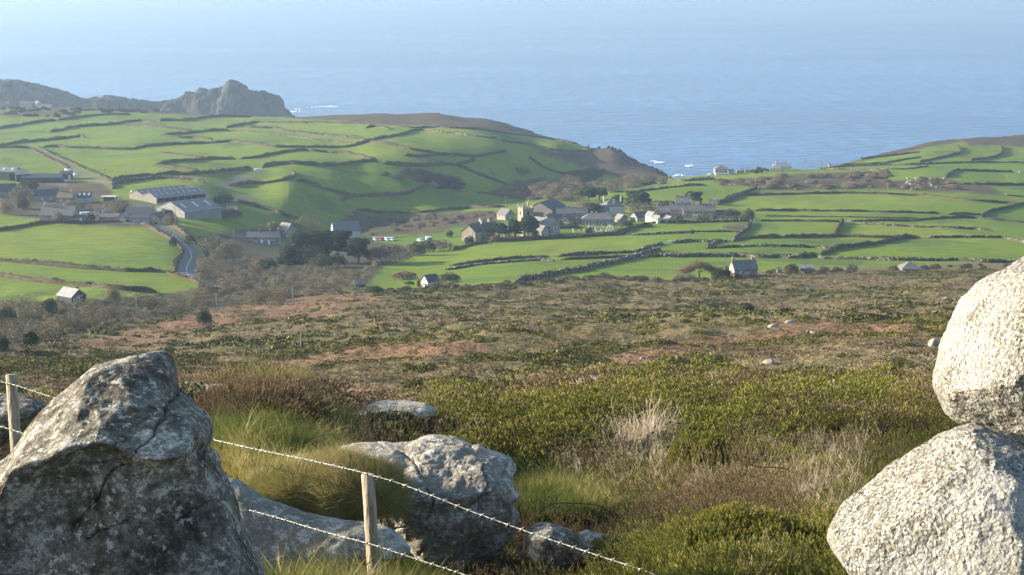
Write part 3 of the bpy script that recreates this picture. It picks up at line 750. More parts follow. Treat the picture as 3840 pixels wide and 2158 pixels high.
def z1(p): return Zm(0, 280, 2.0125, p)
def z2(p): return Zm(0, 600, 2.585, p)
def z3(p): return Zm(860, 380, 2.477, p)
def z4(p): return Zm(1700, 640, 2.2207, p)
def z5(p): return Zm(1880, 460, 2.6286, p)
def z6(p): return Zm(2560, 480, 2.0125, p)
HEDGES = [
 ("dark hedge bank rising from the left edge to the far upper scrub", [z1([(-60,422),(0,410),(130,390),(240,370),(330,355),(425,350)])], "turf", 2.2),
 ("hooked dark hedge round the second field below the far left farmhouse", [z1([(380,437),(480,420),(560,400),(800,385),(930,372),(960,360),(1060,355),(1180,365)]), z1([(930,380),(1100,392),(1300,410),(1450,428)])], "turf", 2.4),
 ("thick hedge on the far plateau above the hooked hedge", [z1([(440,348),(600,328),(700,312),(830,305),(980,302)])], "turf", 2.2),
 ("short straight hedge nearest the far left farmhouse", [z1([(525,272),(640,270),(740,270),(860,270)])], "turf", 1.8),
 ("hedge crossing the left edge field and stopping in open grass", [z1([(-60,555),(0,545),(60,530),(160,516),(400,495),(610,470),(640,478)])], "turf", 2.4),
 ("longest hedge, winding from the left edge past the track top to the coast hill", [z1([(-40,556),(100,556),(240,556)]), z1([(330,552),(430,546),(500,556),(700,562),(1000,572),(1040,555),(1200,537),(1450,525),(1650,518),(1720,508),(1830,520),(1980,540),(2080,553),(2270,550)]) + z3([(570,430),(700,432),(1100,432),(1200,405),(1300,375),(1400,350),(1560,325),(1670,300),(1680,280),(1800,268)]), z3([(1300,378),(1450,400),(1600,430),(1700,455),(1930,495)])], "turf", 2.1),
 ("forked hedge ending in a point left of the plateau middle", [z1([(1222,465),(1300,460),(1480,440),(1620,425),(1740,430)]), z1([(1222,468),(1380,482),(1440,480),(1600,495)])], "turf", 2.2),
 ("bushy hedge on the far plateau below the crag headland", [z1([(1210,355),(1240,345),(1340,352),(1450,345),(1560,325),(1700,318),(1890,325)])], "turf", 2.4),
 ("forked hedge on the far plateau with a bush at its bend", [z1([(1710,405),(1760,395),(1880,375),(1900,362),(2000,365),(2320,370)]), z1([(1880,402),(2080,410),(2120,425),(2350,455)]) + z3([(870,320),(1100,345),(1250,355)])], "turf", 2.1),
 ("thin pale dry stone wall slanting between two plateau hedges", [z1([(1740,425),(1880,435),(2100,455),(2300,480)]) + z3([(780,355),(1000,380),(1180,400)])], "stone", 1.0),
 ("wedge shaped hedge round the field above the big farm sheds", [z1([(1175,687),(1280,665),(1480,650),(1560,640),(1780,645)]), z1([(1175,690),(1350,715),(1520,738)])], "turf", 2.2),
 ("hedge right of the gateway gap above the big farm sheds", [z1([(1815,640),(1960,632),(2000,615),(2120,595),(2290,570),(2370,580),(2480,590)]), z3([(950,480),(1100,495),(1200,515),(1340,548)])], "turf", 2.1),
 ("thin hedge slanting down to the wedge shaped field", [z1([(1200,590),(1300,602),(1450,625),(1560,632)])], "brown", 1.1),
 ("tall dark hedge sweeping along behind the big farm sheds to the hillside", [z1([(850,805),(960,790),(1050,775),(1300,760),(1500,752),(1700,735),(1900,715)]), z3([(310,620),(450,590),(560,585),(800,600),(1000,600),(1100,585),(1250,570),(1380,560)]), z3([(1440,590),(1600,600),(1800,610),(1980,595),(2120,600),(2200,580),(2280,550)])], "turf", 2.6),
 ("curved bank wrapped round the back of the big farm sheds", [z1([(850,865),(838,845),(870,828),(1000,810),(1200,782),(1350,790),(1450,800),(1550,825)])], "stone", 2.2),
 ("low hedge along the left side of the farm track", [z1([(235,560),(330,612),(420,655),(520,705)])], "brown", 1.0),
 ("dark hedge along the right side of the farm track", [z1([(300,560),(420,620),(600,700),(760,770),(850,812)])], "turf", 1.7),
 ("scrubby stone wall under the brown coast hill", [z3([(700,195),(900,205),(1100,210),(1300,217),(1500,232),(1700,250),(1950,248),(2300,262),(2550,300)])], "turf", 1.6),
 ("short bushy hedge stub in the middle plateau field", [z3([(1270,255),(1300,242),(1430,240),(1490,268)])], "turf", 2.0),
 ("broken stone wall across the top of the hill field", [z3([(1800,270),(1860,280),(1990,290)]), z3([(2020,300),(2100,303),(2250,325),(2400,345),(2480,350)])], "stone", 1.8),
 ("curving hedge below the hill field, from a white stone to the brown slope", [z3([(1630,510),(1700,520),(1780,525),(1950,500),(2100,510),(2300,520),(2450,495),(2570,470)])], "turf", 2.2),
 ("hedge round the muddy gateway field on the shaded hillside", [z3([(0,792),(150,770),(350,765),(520,735),(600,715),(630,690),(570,660)])], "brown", 1.9),
 ("overgrown hedge slanting down the shaded hillside from the muddy gateway", [z3([(630,740),(760,770),(900,830),(1030,860),(1150,885)])], "turf", 2.2),
 ("hedge with a bright lit end crossing the valley side below the dark thicket", [z3([(1050,935),(1080,905),(1200,885),(1400,885),(1620,870),(1680,860),(1700,840),(1820,800)])], "brown", 2.2),
 ("long straight hedge slanting down from the farm to the stone cottage row", [z3([(60,940),(180,960),(400,1020),(530,1080),(650,1110)])], "turf", 2.0),
 ("hedge between the valley meadow and the rough brown ground", [z3([(1180,1010),(1400,1045),(1640,1045),(1800,1040),(2000,1010),(2150,1000),(2400,995),(2560,985)])], "brown", 1.8),
 ("hedge slanting down the shaded far hillside toward the village barn", [z3([(2120,600),(2300,680),(2500,760),(2600,790)])], "turf", 2.2),
 ("low hedge left of the church pole", [z3([(2300,850),(2430,870),(2576,885)])], "brown", 1.5),
 ("hedge edging the last bright field of the coast hill", [z5([(0,185),(120,200),(330,228),(450,270),(600,285),(850,290)]), z5([(850,288),(860,255),(835,232)])], "brown", 1.8),
 ("hedge under the skyline of the coast hill", [z5([(0,105),(200,128),(400,150),(600,185),(760,215)])], "turf", 1.8),
 ("hedge round the dull sloping field on the coast hill", [z5([(280,350),(420,450),(600,515),(820,485),(920,460)])], "turf", 1.7),
 ("dark wall along the top of the near left field below the farm cottages", [z2([(-60,700),(0,690),(150,665),(300,640),(420,617),(520,615),(760,618),(1000,612),(1300,608)])], "turf", 1.7),
 ("upper of the two long banks across the near left fields", [z2([(-60,980),(0,985),(200,1000),(400,1020),(700,1050),(1000,1070),(1200,1085),(1500,1090),(1600,1095)])], "turf", 1.9),
 ("lower of the two long banks across the near left fields", [z2([(-60,1128),(0,1135),(200,1165),(400,1190),(700,1215),(1000,1245),(1300,1275),(1520,1285)])], "brown", 1.8),
 ("bramble bank along the field side of the bending road", [z2([(1320,612),(1440,640),(1500,690),(1620,750),(1730,830),(1775,890),(1760,940),(1700,1000),(1695,1085)]), z2([(1620,1100),(1700,1130),(1850,1162),(1950,1205)])], "brown", 1.5),
 ("rough bank on the farm side of the bending road", [z2([(1620,640),(1740,690),(1830,760),(1900,820)])], "brown", 2.2),
 ("upper of two parallel banks below the churchyard", [z4([(-20,797),(200,770),(400,745),(600,730),(800,722)])], "brown", 1.3),
 ("lower of two parallel banks below the churchyard", [z4([(-60,830),(0,825),(200,790),(500,765),(700,748),(840,758)])], "stone", 1.1),
 ("bank rising right to a corner below the village gate", [z4([(870,720),(1000,710),(1200,700),(1400,690),(1530,680),(1600,655),(1700,625),(1745,615)])], "stone", 1.4),
 ("short brown bank between the two longer field banks", [z4([(905,747),(1100,737),(1300,730),(1480,722)])], "brown", 1.3),
 ("big dark hedge climbing diagonally from the moor edge to the field corner", [z4([(540,930),(700,905),(850,870),(1030,845),(1150,810),(1300,780),(1450,745),(1560,715),(1650,690),(1720,665)])], "stone", 2.2),
 ("brown hedge running right into pale stones behind the bare spreading tree", [z4([(1575,727),(1700,717),(1870,725)]) + z4([(1890,722),(2100,718),(2300,722),(2400,722)])], "stone", 1.5),
 ("thin wall with one bush below the white gabled sheds", [z4([(1510,540),(1700,532),(1900,522),(2000,512),(2200,512),(2400,515)])], "stone", 1.0),
 ("stone wall running right from the white field gate", [z4([(1825,608),(1900,600),(2050,592),(2100,600),(2180,598),(2300,594)]), z4([(2115,650),(2140,622),(2200,602)])], "stone", 1.5),
 ("pale stone wall curving from a corner across the right fields", [z6([(180,912),(260,908),(430,900),(700,897),(880,900),(1160,915)])], "stone", 1.1),
 ("stone wall climbing to the garden wall with its lit end low", [z4([(2335,597),(2380,545),(2440,505),(2478,440)])], "stone", 2.0),
 ("dense brown hedge starting at the foot of the climbing stone wall", [z6([(405,850),(500,838),(700,832),(760,832)]) , z6([(760,832),(1000,830),(1150,820),(1500,833),(1620,835),(1790,835)])], "brown", 1.9),
 ("stone garden wall below the long slate roofed terrace", [z6([(-260,722),(0,718),(200,715),(500,703)])], "stone", 1.6),
 ("long level hedge right of the garden gate", [z6([(570,705),(800,705),(1000,708),(1195,712)])], "brown", 1.2),
 ("long hedge continuing right past the field gate gap", [z6([(1270,708),(1500,705),(1750,702),(1900,688),(2100,680),(2250,688),(2600,722)])], "turf", 1.3),
 ("overgrown bank right of the churchyard", [z4([(1285,545),(1420,520),(1500,482),(1660,466)])], "brown", 2.2),
 ("dark churchyard wall above the big bright field", [z4([(300,598),(500,592),(720,577),(900,567),(1200,552),(1430,535)])], "turf", 2.0),
 ("bank under the garden trees left of the churchyard", [z4([(0,668),(100,640),(200,618),(290,603)])], "turf", 1.8),
 ("hedge slanting up behind the dark cypress trees", [z4([(1280,185),(1450,182),(1600,172),(1750,152),(1920,132),(2100,125)])], "stone", 1.5),
 ("stone wall near the coast left of the grey seaside house", [z4([(1500,137),(1620,122),(1750,97),(1950,90),(2180,74)])], "stone", 1.5),
 ("thick double bank climbing right of the ruined gable", [z4([(2205,280),(2330,222),(2480,172),(2530,150)]), z4([(2230,275),(2320,250),(2400,212),(2576,205)])], "turf", 2.0),
 ("hedge above the widest right field, under the utility pole", [z6([(600,510),(900,502),(1200,495),(1500,500),(1800,515),(2100,545),(2600,583)])], "brown", 1.5),
 ("hedge below the widest right field", [z6([(540,630),(900,630),(1300,632),(1600,640),(1940,650)]), z6([(2010,655),(2260,660)])], "turf", 1.3),
 ("dark hedge climbing to the right edge from the field corner", [z6([(2260,675),(2300,642),(2400,620),(2600,575)])], "turf", 1.8),
 ("faint low bank across the narrow right field", [z6([(620,668),(1000,673),(1500,679),(1800,686)])], "turf", 0.6),
 ("bushy cross wall between two right fields", [z6([(1150,803),(1190,750),(1210,714)])], "brown", 2.0),
 ("pale stone topped wall right of the bushy cross wall", [z6([(1320,725),(1500,737),(1750,750),(1950,757),(2200,767),(2330,782)])], "stone", 1.2),
 ("dark hedge climbing diagonally past a round gorse bush on the right", [z6([(1040,968),(1180,915),(1350,897),(1560,865),(1700,828),(1790,835)])], "turf", 2.1),
 ("stony wall bending down at the right edge", [z6([(1850,833),(2100,829),(2300,829),(2420,829),(2600,875)])], "stone", 1.2),
 ("stone wall just behind the slate roofed moor cottage", [z6([(-160,960),(0,972),(200,970),(400,972),(600,985),(700,977),(850,987),(960,965),(1080,992)])], "stone", 1.6),
 ("long boulder topped wall above the moor on the right", [z6([(1140,992),(1300,997),(1600,1002),(1900,1007),(2060,1002),(2280,1017),(2620,1022)])], "stone", 1.5),
 ("low wall beside the seaside road", [z6([(600,308),(1100,313),(1500,319),(1700,313),(1850,292)])], "stone", 1.2),
 ("wall running right below the coast fields", [z6([(1130,300),(1500,283),(1800,278),(1940,270),(2300,262),(2600,266)])], "stone", 1.3),
 ("brown bank climbing between two coast fields", [z6([(1790,262),(1900,240),(2060,205),(2110,190),(2075,145)])], "brown", 2.2),
 ("bank turning up to the coast scrub near the right edge", [z6([(2180,250),(2340,230),(2420,205),(2410,145)])], "brown", 2.2),
 ("hedge slanting across the first coast field", [z6([(1200,285),(1540,268),(1700,238),(1800,225)])], "turf", 1.4),
 ("hedge along the sea edge of the first coast field", [z6([(1200,262),(1450,225),(1640,205),(1790,185)])], "turf", 1.4),
 ("hedge above the boulder strewn rough ground", [z6([(1990,378),(2060,325),(2250,330),(2500,337)])], "turf", 1.9),
 ("hedge leaving the rough ground toward the right edge", [z6([(2110,428),(2280,430),(2600,437)])], "turf", 1.8),
 ("thin wall below the rough ground at the right edge", [z6([(2440,512),(2600,524)])], "stone", 1.2),
 ("stone row along the lower edge of the orange brown bracken field", [z6([(270,432),(400,438),(540,444)])], "stone", 1.0),
 ("short wall stub near the grey seaside house", [z6([(0,437),(100,434),(172,432)])], "stone", 1.3),
 ("dark hedge stub near the cliff edge below the grey seaside house", [z6([(60,396),(150,393),(240,388)])], "turf", 2.0),
]
for lab, lines, style, h in HEDGES:
    hedge(lab, lines, style, h)

# ------------------------------------------------------------------ the road with its white lines
road = z2([(900,607),(1200,612),(1400,622),(1500,645),(1600,690),(1700,745),(1780,810),(1845,880),(1860,950),(1815,1030),(1800,1100),(1850,1140),(1950,1175),(2060,1215),(2160,1250),(2200,1262)])
m = NT("asphalt"); a = m.noise(1.5, 3); m.color(m.ramp(a, [(0.3, (0.088, 0.085, 0.080)), (0.7, (0.130, 0.125, 0.118))])); m.rough(0.8)
P, Lr = drape(road, 6)
def ribbon(P, off0, off1, dz, seg=None):
    tan = np.gradient(P, axis=0); tan /= np.maximum(np.hypot(tan[:, 0], tan[:, 1]), 1e-6)[:, None]
    nor = np.stack([-tan[:, 1], tan[:, 0]], 1)
    ks = np.linspace(off0, off1, 4); G = []
    for k in ks:
        q = P + nor * k; G.append(np.column_stack([q, H(q[:, 0], q[:, 1]) + dz]))
    return np.stack(G, 1)
G = ribbon(P, -2.9, 2.9, 0.12); n = len(P)
i0 = np.arange(n - 1)[:, None] * 4 + np.arange(3)[None, :]
Fr = np.stack([i0, i0 + 1, i0 + 5, i0 + 4], -1).reshape(-1, 4)
ro = put("road", mesh_np("road", G.reshape(-1, 3), Fr, None, m.mat, True)); ro["kind"] = "structure"
m = NT("road_paint"); m.color((0.75, 0.75, 0.72)); PAINT = m.mat
G2 = ribbon(P, -0.12, 0.12, 0.15)
sel = [k for k in range(n - 1) if k % 4 < 2]
i0 = np.array(sel)[:, None] * 4 + np.arange(3)[None, :]
Fr = np.stack([i0, i0 + 1, i0 + 5, i0 + 4], -1).reshape(-1, 4)
rm = put("road_marking", mesh_np("road_marking", G2.reshape(-1, 3), Fr, None, PAINT, True)); rm["kind"] = "structure"
m = NT("verge_grass"); a = m.noise(0.8, 3); m.color(m.ramp(a, [(0.3, (0.09, 0.14, 0.03)), (0.7, (0.17, 0.20, 0.06))]))
VERGE = m.mat
G = np.concatenate([ribbon(P, 2.9, 5.4, 0.16)]); 
i0 = np.arange(n - 1)[:, None] * 4 + np.arange(3)[None, :]; Fr = np.stack([i0, i0 + 1, i0 + 5, i0 + 4], -1).reshape(-1, 4)
vo = put("grass_verge", mesh_np("grass_verge", G.reshape(-1, 3), Fr, None, VERGE, True)); vo["kind"] = "structure"
# ------------------------------------------------------------------ building materials
def simple(name, c1, c2, scale=1.2, rough=0.85, bump=0.4, sc=None, detail=4, vec=None):
    m = NT(name); a = m.noise(scale, detail, 0.62, sc=sc)
    m.color(m.ramp(a, [(0.33, c1), (0.67, c2)])); m.rough(rough)
    if bump: m.bump(a, bump, 0.06)
    return m.mat
def stone_wall(name, c1, c2, c3):
    m = NT(name); v = m.n("ShaderNodeTexVoronoi"); v.inputs["Scale"].default_value = 1.9; m.l(m.pos(), v.inputs["Vector"])
    s = m.n("ShaderNodeSeparateColor"); m.l(v.outputs["Color"], s.inputs[0])
    c = m.ramp(s.outputs[0], [(0.0, c1), (0.5, c2), (1.0, c3)]); a = m.noise(0.5, 3)
    c = m.mix(m.mr(a, 0.4, 0.7, 0, 0.35), c, (0.13, 0.12, 0.10)); m.color(c); m.bump(v.outputs["Distance"], 0.5, 0.08); m.rough(0.92)
    return m.mat
def boards(name, c1, c2):
    m = NT(name); a = m.noise(1.0, 3, 0.6, vec=m.obj(), sc=(3.5, 3.5, 0.25)); m.color(m.ramp(a, [(0.35, c1), (0.65, c2)])); m.rough(0.9); return m.mat
def slate(name, c1, c2, c3=None, sc=None):
    m = NT(name); a = m.noise(0.9, 4, 0.65); b = m.noise(5.0, 2, 0.6, vec=m.obj(), sc=(1, 3, 3))
    c = m.ramp(a, [(0.3, c1), (0.7, c2)])
    if c3: c = m.mix(m.mr(m.noise(0.35, 4, 0.7), 0.52, 0.68, 0, 0.8), c, c3)
    c = m.mix(m.mr(b, 0.4, 0.7, 0, 0.35), c, (c1[0] * 0.6, c1[1] * 0.6, c1[2] * 0.6)); m.color(c); m.rough(0.7); return m.mat
W = {
 "granite": stone_wall("granite_wall", (0.17, 0.15, 0.125), (0.27, 0.235, 0.19), (0.38, 0.34, 0.28)),
 "tan": stone_wall("tan_stone_wall", (0.26, 0.21, 0.15), (0.36, 0.29, 0.21), (0.44, 0.37, 0.28)),
 "tower": stone_wall("tower_granite", (0.19, 0.165, 0.12), (0.27, 0.235, 0.175), (0.34, 0.30, 0.225)),
 "white": simple("white_render", (0.42, 0.40, 0.36), (0.56, 0.54, 0.50), 0.8, 0.8, 0.1),
 "cream": simple("cream_render", (0.45, 0.43, 0.36), (0.56, 0.53, 0.45), 0.8, 0.85, 0.1),
 "grey": simple("grey_block", (0.15, 0.15, 0.15), (0.23, 0.225, 0.22), 0.6, 0.85, 0.1),
 "boards": boards("weathered_boards", (0.11, 0.10, 0.088), (0.21, 0.19, 0.165)),
 "dark": boards("dark_boards", (0.035, 0.038, 0.045), (0.07, 0.072, 0.08)),
 "bluegrey": boards("blue_grey_sheeting", (0.20, 0.24, 0.29), (0.32, 0.37, 0.42)),
}
RF = {
 "slate": slate("slate_roof", (0.115, 0.115, 0.120), (0.19, 0.185, 0.18)),
 "lichen": slate("lichened_slate_roof", (0.12, 0.115, 0.105), (0.20, 0.185, 0.15), (0.30, 0.20, 0.06)),
 "light": slate("pale_slate_roof", (0.18, 0.18, 0.17), (0.27, 0.26, 0.235)),
 "dark": slate("dark_slate_roof", (0.05, 0.055, 0.068), (0.085, 0.09, 0.105)),
 "sheet": slate("cement_sheet_roof", (0.15, 0.15, 0.15), (0.23, 0.225, 0.215)),
 "brown": slate("brown_slate_roof", (0.16, 0.12, 0.085), (0.24, 0.185, 0.13)),
 "white": slate("pale_sheet_roof", (0.27, 0.27, 0.27), (0.36, 0.355, 0.34)),
}
TERR = simple("terracotta_ridge", (0.30, 0.13, 0.07), (0.42, 0.20, 0.11), 2.0)
WHITE = simple("white_paint", (0.72, 0.72, 0.70), (0.82, 0.82, 0.80), 2.0, 0.5, 0)
m = NT("window_glass"); m.color((0.02, 0.025, 0.03)); m.rough(0.15); m.b.inputs["Specular IOR Level"].default_value = 0.5; GLASS = m.mat
m = NT("dark_inside"); m.color((0.012, 0.012, 0.014)); DARK = m.mat  # near-black: paints the shade inside openings, also serves the tyres
SKYL = simple("rooflight_sheet", (0.45, 0.47, 0.48), (0.6, 0.62, 0.62), 1.0, 0.5, 0)
DOORM = simple("door_paint", (0.06, 0.10, 0.12), (0.10, 0.14, 0.16), 1.0, 0.5, 0)

def wall_box(mb, L, D, eave, ridge, z0=-2.2, axis="x"):
    poly = [(-D / 2, z0), (D / 2, z0), (D / 2, eave), (0, ridge), (-D / 2, eave)]
    mb.prism(poly, "x", -L / 2, L / 2)
def roof_gable(mb, L, D, eave, ridge, over=0.3, th=0.16, endo=0.2):
    sl = (ridge - eave) / (D / 2)
    e = D / 2 + over; ze = eave - sl * over + 0.04; zr = ridge + 0.05
    mb.prism([(-e, ze), (0, zr), (0, zr + th), (-e, ze + th)], "x", -L / 2 - endo, L / 2 + endo)
    mb.prism([(0, zr), (e, ze), (e, ze + th), (0, zr + th)], "x", -L / 2 - endo, L / 2 + endo)
def roof_hip(mb, L, D, eave, ridge, over=0.3):
    a = L / 2 + over; b = D / 2 + over; r = max(0.2, a - b * 0.95)
    vs = [(-a, -b, eave), (a, -b, eave), (a, b, eave), (-a, b, eave), (-r, 0, ridge), (r, 0, ridge), (-a, -b, eave + .14), (a, -b, eave + .14), (a, b, eave + .14), (-a, b, eave + .14)]
    mb.add(vs, [(3, 2, 1, 0), (0, 1, 7, 6), (1, 2, 8, 7), (2, 3, 9, 8), (3, 0, 6, 9), (6, 7, 5, 4), (7, 8, 5), (8, 9, 4, 5), (9, 6, 4)])
def window(root, face, p, z, w, h, L, D, mat=None, bars=True, name="window"):
    """face f/b/l/r, p position along the face from its centre, z sill height"""
    mb = MB(); pn = MB(); fr = 0.13 if h > 0.9 else 0.1
    def T(x0, x1, z0, z1, o0, o1, tgt):
        if face == "f": tgt.box(p + x0, p + x1, -D / 2 - o1, -D / 2 - o0, z0, z1)
        elif face == "b": tgt.box(p + x0, p + x1, D / 2 + o0, D / 2 + o1, z0, z1)
        elif face == "l": tgt.box(-L / 2 - o1, -L / 2 - o0, p + x0, p + x1, z0, z1)
        else: tgt.box(L / 2 + o0, L / 2 + o1, p + x0, p + x1, z0, z1)
    T(-w / 2, w / 2, z, z + fr, 0.0, 0.09, mb); T(-w / 2, w / 2, z + h - fr, z + h, 0.0, 0.09, mb)
    T(-w / 2, -w / 2 + fr, z + fr, z + h - fr, 0.0, 0.09, mb); T(w / 2 - fr, w / 2, z + fr, z + h - fr, 0.0, 0.09, mb)
    if bars: T(-w / 2 + fr, w / 2 - fr, z + h / 2 - 0.04, z + h / 2 + 0.04, 0.0, 0.07, mb)
    T(-w / 2 - 0.08, w / 2 + 0.08, z - 0.12, z - 0.003, 0.0, 0.14, mb)
    f = mb.build(name, mat or WHITE, root)
    T(-w / 2 + fr * 0.9, w / 2 - fr * 0.9, z + fr * 0.9, z + h - fr * 0.9, 0.0, 0.04, pn)
    pn.build("pane", GLASS, f)
def chimney(root, x, y, ridge, hgt=1.3, w=0.8, d=0.6, mat="granite", pots=1):
    mb = MB(); mb.box(x - w / 2, x + w / 2, y - d / 2, y + d / 2, ridge - 1.0, ridge + hgt); mb.box(x - w / 2 - .06, x + w / 2 + .06, y - d / 2 - .06, y + d / 2 + .06, ridge + hgt + .002, ridge + hgt + .14)
    c = mb.build("chimney", W.get(mat, WHITE), root)
    pb = MB()
    for i in range(pots):
        px_ = x + (i - (pots - 1) / 2) * 0.36
        pb.tube([(px_, y, ridge + hgt + .14), (px_, y, ridge + hgt + .34), (px_, y, ridge + hgt + .55)], [0.13, 0.11, 0.14], 8)
    pb.build("chimney_pot", TERR, c)

def house(label, u, v, wpx, D, eave, ridge, yaw=0, wall="granite", roof="slate", ch=(), win=(), hip=False, name="house", cat="house", terr=True,
          door=None, back=0.5, grp=None, L=None, z0=-2.2, rooflights=0):
    """u,v: pixel of the foot of the wall that faces the camera, mid width"""
    p = hit(u, v, 200); k = p.y / F
    if L is None: L = wpx * k / max(0.35, abs(math.cos(R(yaw))))
    ya = R(yaw)
    cx = p.x; cyy = p.y + D * back * abs(math.cos(ya)) + L * 0.5 * abs(math.sin(ya)) * 0.8
    zc = float(H(cx, cyy)); zc = min(max(zc, p.z - 0.3), p.z + 0.9)
    root = empty(name, (cx, cyy, zc), ya)
    tag(root, label, cat, grp)
    mb = MB()
    if hip: mb.box(-L / 2, L / 2, -D / 2, D / 2, z0, eave)
    else: wall_box(mb, L, D, eave, ridge, z0)
    wo = mb.build("wall", W[wall], root)
    rb = MB()
    if hip: roof_hip(rb, L, D, eave + .02, ridge)
    else: roof_gable(rb, L, D, eave, ridge)
    ro = rb.build("roof", RF[roof], root)
    if terr:
        tb = MB(); e = (L / 2 + 0.2) if not hip else max(0.2, L / 2 - D * 0.475 + 0.02)
        tb.tube([(-e, 0, ridge + (.2 if not hip else .03)), (e, 0, ridge + (.2 if not hip else .03))], 0.14, 6)
        tb.build("ridge_tiles", TERR, ro)
    if rooflights:
        for i in range(rooflights):
            x = -L / 2 + L * (i + 0.5) / rooflights; sb_ = MB(); sl = (ridge - eave) / (D / 2)
            y0, y1 = -D * 0.34, -D * 0.12
            zz = lambda y: ridge + sl * y + .24
            sb_.add([(x - .5, y0, zz(y0)), (x + .5, y0, zz(y0)), (x + .5, y1, zz(y1)), (x - .5, y1, zz(y1)), (x - .5, y0, zz(y0) + .05), (x + .5, y0, zz(y0) + .05), (x + .5, y1, zz(y1) + .05), (x - .5, y1, zz(y1) + .05)],
                    [(0, 3, 2, 1), (4, 5, 6, 7), (0, 1, 5, 4), (1, 2, 6, 5), (2, 3, 7, 6), (3, 0, 4, 7)])
            sb_.build("rooflight", SKYL, ro)
    for c in ch:
        x, y, hg, ww, mt = (list(c) + [0, 1.2, 0.8, "granite"][len(c) - 1:])[:5]
        chimney(root, x * L, y * D, ridge - abs(y) * 2 * (ridge - eave), hg, ww, 0.65, mt, 2 if ww > 0.9 else 1)
    for q in win:
        face, fx, z, ww, hh = q[:5]
        span = L if face in "fb" else D
        window(root, face, fx * span, z, ww, hh, L, D)
    if door:
        for q in (door if isinstance(door, list) else [door]):
            face, fx, ww, hh, mt = q
            db = MB(); span = L if face in "fb" else D; pp = fx * span
            if face == "f": db.box(pp - ww / 2, pp + ww / 2, -D / 2 - .07, -D / 2 + .02, -0.3, hh)
            elif face == "l": db.box(-L / 2 - .07, -L / 2 + .02, pp - ww / 2, pp + ww / 2, -0.3, hh)
            else: db.box(L / 2 - .02, L / 2 + .07, pp - ww / 2, pp + ww / 2, -0.3, hh)
            db.build("door" if mt not in (DARK,) else "opening_shade_panel", mt, root)  # dark openings are solid near-black panels, interior shade put into the colour
    return root, L

# ---- the village
p = hit(1971, 886, 300)
ch = empty("church_tower", (p.x, p.y + 3.0, p.z), R(26)); tag(ch, "square battlemented granite church tower rising behind dark pines", "church tower")
S2 = 2.7; HT = 13.2
mb = MB(); mb.box(-S2, S2, -S2, S2, -2, HT - 1.3); mb.build("wall", W["tower"], ch)
for z in (4.4, 8.8, HT - 1.3 + .002):
    mb = MB(); mb.box(-S2 - .12, S2 + .12, -S2 - .12, S2 + .12, z, z + .2); mb.build("string_course", W["tower"], ch)
mb = MB(); t_ = 0.35; zb = HT - 1.1
for sx, sy, ex, ey in ((-1, -1, 1, -1), (1, -1, 1, 1), (1, 1, -1, 1), (-1, 1, -1, -1)):
    if sy == ey: mb.box(-S2, S2, sy * S2 - (t_ if sy > 0 else 0), sy * S2 + (t_ if sy < 0 else 0), zb + .003, zb + .6)
    else: mb.box(sx * S2 - (t_ if sx > 0 else 0), sx * S2 + (t_ if sx < 0 else 0), -S2 + t_, S2 - t_, zb + .003, zb + .6)
    for i in range(4):
        q = -S2 + 0.35 + i * (2 * S2 - 0.7) / 3
        if i in (0, 3): continue
        if sy == ey: mb.box(q - .42, q + .42, sy * S2 - (t_ if sy > 0 else 0), sy * S2 + (t_ if sy < 0 else 0), zb + .6, zb + 1.35)
        else: mb.box(sx * S2 - (t_ if sx > 0 else 0), sx * S2 + (t_ if sx < 0 else 0), q - .42, q + .42, zb + .6, zb + 1.35)
mb.build("battlement", W["tower"], ch)
for sx in (-1, 1):
    for sy in (-1, 1):
        mb = MB(); x = sx * (S2 - .27); y = sy * (S2 - .27)
        mb.box(x - .3, x + .3, y - .3, y + .3, zb + .6, zb + 1.7); mb.add([(x - .3, y - .3, zb + 1.7), (x + .3, y - .3, zb + 1.7), (x + .3, y + .3, zb + 1.7), (x - .3, y + .3, zb + 1.7), (x, y, zb + 3.0)], [(0, 1, 4), (1, 2, 4), (2, 3, 4), (3, 0, 4)])
        mb.build("pinnacle", W["tower"], ch)
for face in "fl":
    mb = MB()
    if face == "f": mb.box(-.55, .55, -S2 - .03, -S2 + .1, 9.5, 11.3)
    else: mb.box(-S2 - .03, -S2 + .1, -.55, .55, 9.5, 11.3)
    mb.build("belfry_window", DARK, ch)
mb = MB(); mb.tube([(0.9, 0, zb), (0.9, 0, zb + 3.4)], 0.11, 6); vv = mb.build("vane_pole", WHITE, ch)
m = NT("gilt_metal"); m.color((0.75, 0.55, 0.18)); m.b.inputs["Metallic"].default_value = 0.3; m.rough(0.5)
mb = MB(); mb.box(0.2, 1.5, -.07, .07, zb + 3.45, zb + 3.65); mb.prism([(0.1, zb + 3.3), (0.7, zb + 3.55), (0.1, zb + 3.95)], "y", -.06, .06); mb.prism([(1.2, zb + 3.5), (1.7, zb + 3.6), (1.45, zb + 4.0)], "y", -.06, .06)
mb.build("weathervane", m.mat, vv)

